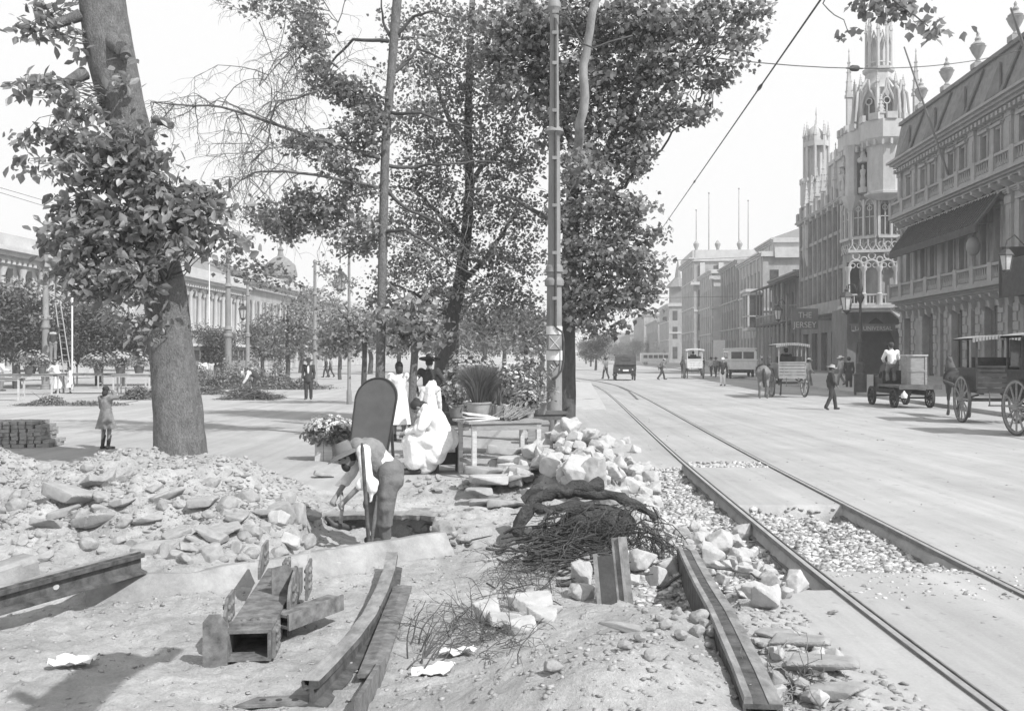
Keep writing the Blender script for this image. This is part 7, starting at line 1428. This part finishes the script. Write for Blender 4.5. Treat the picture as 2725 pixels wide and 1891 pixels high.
# ---------------------------------------------------------------- the hole, the worker and his tools
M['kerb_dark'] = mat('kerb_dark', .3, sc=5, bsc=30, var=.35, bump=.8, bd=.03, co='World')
def worker():
    # overhanging edge of the paving behind the trench, and the kerb in front of it
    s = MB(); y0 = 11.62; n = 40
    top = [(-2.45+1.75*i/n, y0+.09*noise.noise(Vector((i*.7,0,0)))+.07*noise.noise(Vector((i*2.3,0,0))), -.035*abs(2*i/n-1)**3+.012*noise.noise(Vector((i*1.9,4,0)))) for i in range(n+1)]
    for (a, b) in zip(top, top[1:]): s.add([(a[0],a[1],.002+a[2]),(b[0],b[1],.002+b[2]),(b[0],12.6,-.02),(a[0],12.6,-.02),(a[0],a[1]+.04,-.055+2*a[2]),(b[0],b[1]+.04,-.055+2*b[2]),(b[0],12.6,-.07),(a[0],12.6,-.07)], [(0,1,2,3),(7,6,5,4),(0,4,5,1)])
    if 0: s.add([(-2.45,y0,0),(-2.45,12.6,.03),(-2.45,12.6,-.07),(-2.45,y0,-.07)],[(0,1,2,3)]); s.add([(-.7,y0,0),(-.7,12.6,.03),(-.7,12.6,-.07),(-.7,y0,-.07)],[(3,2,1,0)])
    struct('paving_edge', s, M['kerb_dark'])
    d = 10.75; k = d/F; base = W(1018, 1440, d); gz = hz(base.x, base.y); O = Vector((base.x, d, 0))
    def p(px, py, dy=0): q = W(px, py, d+dy)-O; return (q.x, q.y, q.z)
    J = dict(pel=p(1032,1250,.03), che=p(985,1205,-.03), nec=p(952,1188,-.07), hed=p(924,1216,-.1), fd=(-.8,-.25,-.45), shL=p(974,1186,.13), shR=p(966,1202,-.19), elR=p(978,1272,-.3), wrR=p(920,1330,-.28), elL=p(932,1262,.14), wrL=p(895,1320,.0),
      hiR=p(1036,1262,-.07), hiL=p(1026,1262,.1), knR=p(1024,1350,-.14), anR=p(1024,1424,-.03), toR=p(1000,1440,-.1), knL=p(985,1340,.12), anL=p(1004,1420,.16), toL=p(978,1436,.1))
    def more(T, J):
        b = MB(); b.cap(J['pel']+Vector((-.06,0,.01)), J['che'], .165, .178); b.cap(J['che'], J['nec'], .176, .1); b.cap(J['che'], J['shL'], .12, .1); part('vest', wrinkle(fuse(b, 'vest', M['cloth_mid'], .014, 3), .009), None, T); b = MB(); b.cap(J['pel']+Vector((.02,-.0,-.02)), J['hiR']+Vector((.02,.0,-.06)), .172, .15); b.cap(J['hiR'], J['hiR'].lerp(J['knR'],.6), .155, .12); b.cap(J['hiR'].lerp(J['knR'],.6), J['knR'].lerp(J['anR'],.5), .118, .1); part('trouser_seat', wrinkle(fuse(b, 'trouser_seat', M['cloth_pale2'], .014, 3), .01), None, T)
        b = MB(); b.cap(p(978,1272,-.34), p(990,1300,-.38), .06, .06); b.cap(p(990,1300,-.38), p(986,1334,-.4), .05, .014); b.cap(p(978,1275,-.34), p(996,1285,-.36), .06, .05); part('shirt_tail', wrinkle(fuse(b, 'shirt_tail', M['cloth_white'], .012, 2), .01, 14), None, T)
    T = person('stooping workman in a hat, dark vest and white sleeves, digging in the hole', O, 0, {**J, 'hu': (-.42,0,.9)}, 1., 'cloth_white', 'short', ('trousers','cloth_pale2'), ('felt','hat_grey'), vox=.012, beard=True, curl=.9, extra=more)
    wr = O+Vector(J['wrR']); wl = O+Vector(J['wrL']); m = MB(); a = W(892,1300,d-.1); e = W(905,1396,d-.2); T2 = thing('hand_pick', 'short-handled pick in the hands of the stooping workman', 'tool', (e.x, e.y, e.z)); m.tube([O+Vector(J['wrL'])+Vector((.05,.02,.04)), O+Vector(J['wrR'])+Vector((-.03,-.02,-.05)), e], .02, 8); part('handle', m, M['wood'], T2, 60, w=True)
    m = MB(); m.tube([W(868,1372,d-.25), W(888,1396,d-.24), e, W(930,1405,d-.15), W(945,1400,d-.1)], [.012,.03,.04,.03,.01], 8); part('head', m, M['iron_dark'], T2, 60, w=True)
    m = MB(); a, b = W(963,1178,10.25), W(985,1442,10.2); b.z = min(b.z, hz(b.x, b.y)+.02); m.tube([a, a.lerp(b,.05), a.lerp(b,.9), b], [.01,.02,.021,.02], 10); m.tube([W(1003,1318,10.5), W(997,1380,10.35), W(989,1442,10.22)], [.008,.022,.018], 8); solo('crowbar', m, M['rust'], 'long iron crowbar standing upright in front of the workman', 'tool', (b.x, b.y, b.z), None, 40)
    k_ = MB(); xs = np.linspace(-3.3, -.75, 16); 
    sweep(k_, [(x, kerb_y(x)+.03+.03*noise.noise(Vector((x*2,0,0))), -.02+.04*(x+3)/2.5+.02*noise.noise(Vector((x*3,5,0)))) for x in np.linspace(-3.6, -.72, 60)], [(-.09,-.3),(.3,-.3),(.2,-.16),(.12,-.07),(.07,.0),(.04,.03),(-.04,.03),(-.09,.0)]); struct('kerb_edge', k_, M['kerb'], 40)
M['cloth_pale2'] = mat('trouser_cloth', .17, sc=5, bsc=22, var=.18, bump=.6, bd=.02); M['hat_grey'] = mat('hat_grey', .16, sc=6, var=.2, bump=.2)
worker()
# ---------------------------------------------------------------- flower stall
def bush(T, c, rad, n, m_, size, shape=LEAF_C, name='leaves', up=.3, tone=(.6,1.6), m=8, sd=.06):
    p, _ = sprays(c, rad, n, m, sd); part(name, leaf_cloud(name, p, size, m_, shape, .4, up, tone), None, T, w=True)
def pot(label, g, r, h, mt='stone_dark', kind='pot', foliage=None, z=None, cat='plant pot'):
    g = Vector(g); T = thing('flower_pot' if kind == 'pot' else 'bucket', label, cat, g); m = MB(); rr = r
    m.lathe([(rr*.72,0),(rr,h*.92),(rr*1.08,h*.92),(rr*1.08,h),(rr*.9,h),(rr*.85,h*.9)] if kind == 'pot' else [(rr*.85,0),(rr,h),(rr*1.03,h),(rr*.96,h-.01),(rr*.84,.03)], 16); part('pot' if kind == 'pot' else 'bucket', m, M[mt], T, 40)
    if foliage: foliage(T, g+Vector((0,0,h)))
    return T
def grassy(h, n, sp=.5, m_='leaf_cut'):
    def f(T, c):
        V, Fs, tn = [], [], []
        for i in range(n):
            a = random.uniform(0,6.28); r = random.random()*sp; top = c+Vector((math.cos(a)*r, math.sin(a)*r, h*random.uniform(.5,1))); b = c+Vector((math.cos(a)*r*.15, math.sin(a)*r*.15, -.05)); mid = b.lerp(top,.55)+Vector((math.cos(a)*r*-.12, 0, h*.12)); s = Vector((-math.sin(a), math.cos(a), 0))*.0045; k = len(V); V += [b-s, b+s, mid+s, mid-s, top+s*.3, top-s*.3]; Fs += [(k,k+1,k+2,k+3),(k+3,k+2,k+4,k+5)]; tn += [random.uniform(.6,1.5)]*2
        part('foliage', arr_mesh('foliage', np.array([tuple(v) for v in V]), np.array(Fs), M[m_], np.array(tn)), None, T, w=True)
    return f
def blooms(rad, n, pet, off=0, leaf=True, size=.05):
    def f(T, c):
        c = c+Vector((0,0,rad[2]*.8+off))
        if leaf: bush(T, c-Vector((0,0,rad[2]*.35)), (rad[0]*.95,rad[1]*.95,rad[2]*.8), n*2, M['leaf'], .09, LEAF_B, 'leaves')
        m = MB(); u = [Vector((random.gauss(0,1), random.gauss(0,1), abs(random.gauss(.3,.8)))).normalized() for _ in range(n)]
        P, tn = [], []
        V, Fs = [], []
        for d in u:
            q = c+Vector((d.x*rad[0], d.y*rad[1], d.z*rad[2]))*random.uniform(.85,1.08); z = (d+Vector((0,0,.4))).normalized(); x = z.orthogonal().normalized(); y = z.cross(x); r = size*random.uniform(.7,1.3)
            for kk in range(7):
                a0 = 2*math.pi*kk/7; e = x*math.cos(a0)+y*math.sin(a0); t_ = x*-math.sin(a0)+y*math.cos(a0); b = len(V); V += [q, q+e*r*.6+t_*r*.3+z*r*.15, q+e*r+z*r*.05, q+e*r*.6-t_*r*.3+z*r*.15]; Fs.append((b,b+1,b+2,b+3)); tn.append(random.uniform(.85,1.1))
            b = len(V); V += [q+z*r*.18+x*r*.25, q+z*r*.22+y*r*.25, q+z*r*.18-x*r*.25, q+z*r*.22-y*r*.25]; Fs.append((b,b+1,b+2,b+3)); tn.append(.35)
        part('blossoms', arr_mesh('blossoms', np.array([tuple(v) for v in V]), np.array(Fs), M[pet], np.array(tn)), None, T, w=True)
    return f
def plank_table(label, c, rz, L, Wd, H, mt='wood', ft='wood_pale', planks=3, group=None, ext=True):
    T = thing('plank_table', label, 'table', c, rz, group); m = MB()
    for i in range(planks): a = -Wd/2+Wd*i/planks; m.b2((-L/2-.02*(i%2),a+.006,H-.035),(L/2+.03*(i%2),a+Wd/planks-.006,H))
    part('tabletop', m, M[mt], T); m = MB()
    for y in (-Wd/2+.05, Wd/2-.05): m.b2((-L/2+.06,y-.015,H-.14),(L/2-.06,y+.015,H-.037)); 
    for x in (-L/2+.1, L/2-.1): m.b2((x-.015,-Wd/2+.08,H*.22),(x+.015,Wd/2-.08,H*.29))
    part('rails', m, M[mt], T)
    for x in (-L/2+.1, L/2-.1):
        for y in (-Wd/2+.07, Wd/2-.07): m = MB(); m.b2((x-.035,y-.035,0),(x+.035,y+.035,H-.037)); part('leg', m, M[ft], T)
    return T
def stall():
    # round-topped board
    c = G(985,1238); T = thing('round_topped_board', 'tall dark board with a rounded top and raised rim standing behind the workman', 'board', c, R(-6)); w_, h = .37, 1.52
    pr = [(-w_*.93,0),(w_*.88,0),(w_,h-w_)]+[(w_*math.cos(R(a)), h-w_+w_*math.sin(R(a))) for a in range(10,171,10)]+[(-w_,h-w_)]
    ux, uy = Vector((1,0,0)), Vector((.125,.06,1)); m = MB(); m.ext(pr, (-.06,0,0), ux, uy, (0,.07,0)); part('panel', m, M['board'], T, 40)
    rim = [pr[0]]+[(-w_,h-w_)]+pr[3:-1][::-1]+[(w_,h-w_), pr[1]]; m = MB(); m.tube([Vector((-.06,-.005,0))+ux*a*.985+uy*(b*.995) for a, b in rim], .015, 6); part('rim', m, M['paint_dark'], T, 60)
    m = MB(); m.beam((-.1,.19,1.1),(-.2,.7,0),.05,.05); m.beam((.3,.19,1.1),(.25,.7,0),.05,.05); part('prop', m, M['wood_dark'], T)
    # white flowers in a crate
    g = G(862,1224); T = thing('flower_crate', 'pale upright wooden box full of white daisies left of the round-topped board', 'flower box', g); m = MB(); m.b2((-.14,-.13,0),(.012,.13,.37)); m.b2((.018,-.125,0),(.17,.13,.37)); part('box', m, M['wood_pale'], T); c = g+Vector((.1,0,.37)); blooms((.45,.3,.24), 150, 'petal', .02, True, .042)(T, c)
    # main plank table with things on it
    a, b = G(1255,1254), G(1395,1215); H = .88; cc = Vector((W(1325,945,14.6).x, 15.6, 0)); T = plank_table('rough plank flower table on pale legs right of the hunched sitting woman', cc, R(18), 1.25, .95, H, 'wood', 'wood_pale', 4)
    zt = H
    def on(x, y): v = ROOTM[T.name] @ Vector((x, y, zt)); return v
    T2 = thing('newspaper', 'folded white newspaper lying on the left end of the plank table', 'newspaper', on(-.3,-.1), R(5)); m = MB()
    for i in range(3): m.m = Matrix.Translation((0,0,.012+.03*i)) @ Matrix.Rotation(R(6*i-4),4,'Y') @ Matrix.Rotation(R(7*i),4,'Z'); m.b2((-.3,-.17,-.008),(.26-.06*i,.14,.012))
    part('sheets', m, M['paper'], T2)
    T2 = thing('stem_bundle', 'bundle of cut flower stems spread on the plank table right of the newspaper', 'bundle', on(.25,.0)); m = MB()
    for i in range(150): x = random.gauss(.0,.05); a_ = on(.05+random.gauss(0,.09),-.28+random.gauss(0,.08))+Vector((0,0,random.uniform(.0,.06))); b_ = on(.45+random.gauss(0,.12),.35+random.gauss(0,.1))+Vector((0,0,.16+random.gauss(0,.05))); q = wob([a_,b_],1,.05); m.tube(q, .006, 4)
    part('stems', m, M['bark_pale'], T2, w=True)
    pot('big pot of feathery grass foliage on the plank table', on(-.22,.42), .2, .26, 'stone_mid', 'pot', grassy(.62, 3000, .5, 'leaf_light')); pot('white tin on the plank table beside the feathery pot', on(.16,.5), .11, .2, 'tin', 'bucket', grassy(.3,60,.16), cat='tin'); pot('square-looking shiny tin at the right corner of the plank table', on(.62,.4), .12, .2, 'tin', 'bucket', blooms((.18,.18,.14),24,'flowers_pale'), cat='tin')
    # heaped plants behind
    T3 = plank_table('second flower bench behind the plank table, hidden under heaped plants', Vector((W(1330,945,19).x, 19., 0)), R(10), 2.6, .8, .8, 'wood_dark', 'wood'); 
    for px, py, d, f, lb in ((1235,1000,18.2,blooms((.3,.3,.42),260,'flowers_pale',0,True,.028),'pot of pale fluffy blossoms high on the back bench'),(1280,985,18.6,blooms((.28,.26,.3),200,'flowers_pale',0,True,.028),'second pot of pale blossoms right of the fluffy ones'),(1350,1010,18.4,blooms((.34,.3,.34),70,'petal',0,True,.032),'pot of small white blossoms in the middle of the back bench'),(1405,1000,18.7,blooms((.36,.3,.5),26,'flowers_pale'),'dark leafy pot against the tram pole'),(1300,1040,17.8,grassy(.5,1500,.4,'leaf_light'),'feathery green pot under the pale blossoms'),(1380,1060,17.6,blooms((.34,.3,.36),30,'petal',0,True,.03),'leafy pot with a few white blooms low on the right'),(1215,1050,17.5,blooms((.3,.3,.36),20,'flowers_pale'),'dark leafy pot left end of the flower stall'),(1435,1040,18.2,blooms((.28,.3,.55),16,'flowers_pale'),'tall dark plant right beside the tram pole')):
        g = W(px, py, d); g.z = max(.8, g.z-.45); pot(lb, g, .15, .22, 'stone_dark', 'pot', f)
    for px, py, lb, f in ((1185,1130,'dark fern pot on the ground left of the plank table',grassy(.5,1000,.45)),(1235,1145,'pot of dark leaves on the ground behind the hunched woman',blooms((.3,.3,.3),10,'flowers_pale')),(1150,1165,'low pot of cut flowers behind the figure in white',blooms((.25,.25,.25),30,'flowers_pale')),(1425,1170,'potted plant on the ground between table and tram pole',blooms((.28,.28,.4),14,'flowers_pale'))):
        pot(lb, G(px,py), .16, .26, 'stone_dark', 'pot', f)
    m = MB(); g = G(1432,1180); m.m = Matrix.Translation(g); m.b2((-.22,-.2,0),(.22,.2,.5)); m.b2((-.24,-.22,.42),(.24,.22,.47)); m.b2((-.24,-.22,.06),(.24,.22,.11)); solo('crate', m, M['wood'], 'dark upright crate between the plank table and the tram pole', 'crate', tuple(g))
    m = MB(); g = G(1190,1254); m.m = Matrix.Translation(g) @ Matrix.Rotation(R(12),4,'Z'); m.b2((-.2,-.18,0),(-.16,.18,.42)); m.b2((.16,-.18,0),(.2,.18,.42)); m.b2((-.2,-.2,.4),(.2,.2,.45)); m.b2((-.16,.1,.1),(.16,.14,.3)); solo('low_stool', m, M['wood_dark'], 'low box stool under the hunched sitting woman', 'stool', tuple(g))
    for (x, y), lb in (((1200,1130),'stool under the dark-haired woman behind the pots'),((1310,1105),'tall box under the flower seller')):
        g = G(x,y); hh = .42 if x == 1200 else .76; m = MB(); m.m = Matrix.Translation(g); m.b2((-.19,-.17,0),(.19,.17,hh)); m.b2((-.21,-.19,hh-.05),(.21,.19,hh+.0)); solo('low_stool', m, M['wood_dark'], lb, 'stool', tuple(g))
    # big dark sacks / bundles behind the hunched woman
    m = MB(); g = G(1118,1212); m.m = Matrix.Translation(g); m.ell((0,0,.12),(.3,.22,.14),12); m.ell((.28,.1,.1),(.22,.2,.12),12); solo('sack', m, M['wicker'], 'low dark bundle on the ground left of the hunched woman', 'bundle', tuple(g), None, 60)
stall()
# ---------------------------------------------------------------- market tables and things on the left of the square
def market():
    proto = None
    def table(label, px, py, L, H=1.0, rz=0, Wd=.7, first=[None]):
        g = G(px, py); T = plank_table(label, g, rz, L, Wd, H, 'wood', 'wood_pale', 3, 'market tables on the square'); return T
    table('nearest low market table cut by the left edge', 22, 1066, 1.25, .98, R(5)); table('long market table left of the bending woman', 60, 1050, 3.4, 1.02, R(-3)); table('long market table right of the bending woman', 245, 1046, 3.4, 1.02, R(-2)); table('market table partly behind the thick leafy trunk', 355, 1050, 1.9, 1.0, R(3)); table('far market table behind the long ones at the left', 330, 1032, 3., 1.1, R(-2)); table('far market table behind the bending woman', 110, 1030, 3., 1.05, R(2))
    for px, d, w_, lb, f in ((80,47,.3,'round bush of small flowers on the long table at the left',blooms((.75,.5,.5),60,'flowers_pale',0,True,.06)),(112,47,.2,'smaller flower bunch next to the round bush at the left',blooms((.4,.3,.35),24,'flowers_pale',0,True,.07)),(262,48,.25,'spray of white flowers on the table under the leaves',blooms((.8,.5,.4),70,'flowers_pale',0,True,.07)),(320,48,.25,'pale flower bunch right of the white spray',blooms((.6,.5,.45),60,'flowers_pale',0,True,.08)),(370,48,.25,'flower bunch nearest the thick leafy trunk',blooms((.5,.5,.4),30,'flowers_pale',0,True,.07))):
        g = W(px,945,d); g.z = 1.03; pot(lb, g, w_, .35, 'wood_dark', 'pot', f)
    for px, py, lb in ((435,1040,'flowers in a bucket behind the thick trunk'),(595,1030,'bucket of white flowers behind the cut branches'),(625,1034,'second bucket of white flowers beside the slim lamp post')): pot(lb, G(px,py), .2, .4, 'tin', 'bucket', blooms((.45,.4,.3),60,'petal',0,True,.08), cat='flower bucket')
    # heaps of cut branches and leaves
    def heap(label, px0, px1, py, h, n, dpt=1.2, sticks=60, mt='leaf_cut', name='branch_heap', ls=.13):
        a, b = G(px0,py), G(px1,py); c = (a+b)/2; T = thing(name, label, 'branch heap', c); L = (b-a).length; P = []
        x = NR.uniform(-1,1,n); y = NR.uniform(-1,1,n); x = np.sign(x)*np.abs(x)**.9*(1+.12*NR.normal(size=n)); top = h*np.clip(1-np.abs(x)**2.4,0,1)*np.clip(1-np.abs(y)**2,0,1)*np.clip(.55+1.3*fbm(x*L, y*dpt, .7, int(px0)+3),.1,1.3); z = top*(NR.random(n)**.5); P = np.stack([c.x+x*L/2, c.y+y*dpt, np.maximum(z,.02)], 1); part('cut_leaves', leaf_cloud('cut_leaves', P, ls, M[mt], LEAF_B, .4, .5, (.45,1.5)), None, T, w=True); m = MB()
        for i in range(sticks): q = P[random.randrange(n)]; q = Vector(q); d = Vector((random.gauss(0,1), random.gauss(0,.6), random.uniform(-.15,.45))).normalized()*random.uniform(.4,1.5); w_ = wob([q-d*.5, q+d*.5],1,.06); m.tube(w_, taper(len(w_),.018,.006), 4)
        if sticks: part('cut_sticks', m, M['twig'], T, w=True)
    heap('wide heap of leafy cut branches between the thick trunk and the suited man', 450, 850, 1034, 2.1, 11000, 1.8, 240); heap('front edge heap of cut twigs in front of the bending man', 600, 735, 1062, .55, 700, .8, 330); heap('leafy heap just right of the thick trunk', 440, 600, 1048, .5, 2200, .9, 60); heap('low leafy heap behind the small girl, left of the thick trunk', 300, 425, 1062, .7, 2400, .7, 40); heap('low mound of swept leaves and soil left of the small girl', 60, 320, 1078, .38, 3800, .6, 30, 'leaf_cut', 'swept_leaves', .07)
    # stack of paving blocks at the left edge
    me = None; n = 0
    bm = bmesh.new(); bmesh.ops.create_cube(bm, size=1); bmesh.ops.scale(bm, vec=(.2,.24,.075), verts=bm.verts); bmesh.ops.bevel(bm, geom=bm.edges[:], offset=.006, segments=1, affect='EDGES'); me = bpy.data.meshes.new('paving_block'); bm.to_mesh(me); bm.free(); me.materials.append(M['wood'])
    g = G(-40,1192)
    for i in range(9):
        for j in range(3):
            hgt = 7 if i < 7 else (6, 2)[i-7]
            for k in range(hgt):
                o = bpy.data.objects.new('paving_block', me); C.objects.link(o); o.location = g+Vector((i*.148+random.gauss(0,.012)-.0, j*.26+random.gauss(0,.01)+i*.03, .04+k*.078)); o.rotation_euler = (0,random.gauss(0,.03),random.gauss(0,.09)); o.scale = (.68,1,1); tag(o, 'grey block in the neat stack of paving blocks at the left edge', 'paving block', 'stacked paving blocks')
    # ladder and thin posts
    T = thing('ladder', 'wooden ladder leaning against the left tram pole', 'ladder', (W(186,945,53).x,53,0)); a, b = W(186,1040,53), W(153,800,55.5); m = MB(); a.z = 0; s = Vector((.18,.05,0))
    m.beam(a-s, b-s*.7, .05, .07); m.beam(a+s, b+s*.7, .05, .07)
    for i in range(14): q = a.lerp(b,(i+.6)/14.5); m.beam(q-s*.95, q+s*.95, .03, .03)
    part('rungs_and_rails', m, M['wood'], T, w=True)
    for px, d, y0, lb in ((192,55,790,'thin pale post right of the ladder'),(205,62,690,'second thin pale post, half hidden by leaves, right of the ladder')): m = MB(); m.lathe([(.05,0),(.05,W(px,y0,d).z)], 8, (W(px,945,d).x,d,0)); solo('thin_post', m, M['paint_white'], lb, 'post', (W(px,945,d).x,d,0))
    m = MB(); p = W(557,945,80); m.lathe([(.07,0),(.04,12)], 8, (p.x,80,0)); solo('flagpole', m, M['paint_white'], 'thin white flagpole before the arcaded palace', 'flagpole', (p.x,80,0))
    # low hedge-like fence far across the square
    # few clods on the road
    for px, py, s in ((2252,1146,.12),(2296,1155,.14),(2343,1171,.2),(2186,1240,.08)): put(RMID, tuple(G(px,py)), (s,s*.6,s*.35), 'dark clod on the sunlit road', 'clod', 'clods on the road', (0,0,.2), 'clod')
    for px, py, s in ((2570,1582,.06),(2675,1583,.06),(2218,1635,.1),(2300,1560,.05),(2460,1540,.05)): put(RMID, hit(px,py), s, 'small stone on the paving between and beside the rails', 'stone', 'loose stones on the paving')
    # people walking dog etc. are too small; kiosk sign in white by the pilasters
    T = thing('shop_board', 'white hanging shop board by the pale pilasters', 'sign', W(1914,960,150)); m = MB(); m.b2((-.9,0,-.0),(.9,.15,3.2)); solo_ = part('board', m, M['paint_white'], T); m = MB(); m.b2((-.05,.15,3.0),(.05,5,3.1)); part('bracket', m, M['iron_dark'], T); m = MB(); m.beam((-.02,.07,-1.9),(-.02,.07,0),.12,.12); part('post', m, M['iron_dark'], T)
market()
def shadow_bough():  # unseen tree, added only to cast the shadow at the lower left
    T = thing('shadow_tree', 'unseen pruned tree added behind the viewer to throw a shadow on the dug earth', 'tree', (1.0,-3.4,0)); m = MB(); bark_trunk(m, [(1.0,-3.4,-.1),(1.0,-3.3,1.5),(.9,-3.1,3.2),(.85,-3.0,4.6)], [.32,.27,.25,.22], 18, .05); part('trunk', m, M['bark'], T, 80, w=True)
    m = MB(); q = wob([(.88,-3.0,3.0),(.5,-.6,3.55),(.22,1.8,3.75),(.22,3.55,3.8),(.26,4.1,3.8)], 1, .015); m.tube(q, [.2,.2,.19,.19,.18,.18,.17,.17,.2], 14); m.tube([(.3,4.0,3.8),(.52,4.05,3.85),(.54,4.25,3.85)],[.09,.08,.07],8); m.tube([(.2,3.2,3.78),(-.02,3.28,3.85),(-.1,3.3,3.9)],[.06,.05,.04],8); part('shadow_bough', m, M['bark'], T, 70, w=True)
shadow_bough()
# ---------------------------------------------------------------- air
hb = MB(); hb.b2((-1600,-90,-1.5), (1600,1700,60)); hm = bpy.data.materials.new('haze'); hm.use_nodes = True; hn = hm.node_tree; hn.nodes.clear()
pv = hn.nodes.new('ShaderNodeVolumePrincipled'); pv.inputs['Density'].default_value = .0010; pv.inputs['Color'].default_value = (.95,.95,.95,1); pv.inputs['Anisotropy'].default_value = .2
ho = hn.nodes.new('ShaderNodeOutputMaterial'); hn.links.new(pv.outputs[0], ho.inputs['Volume'])
HAZE = True
if HAZE: o = bpy.data.objects.new('haze', hb.mesh('haze', hm)); C.objects.link(o); o['kind'] = 'stuff'
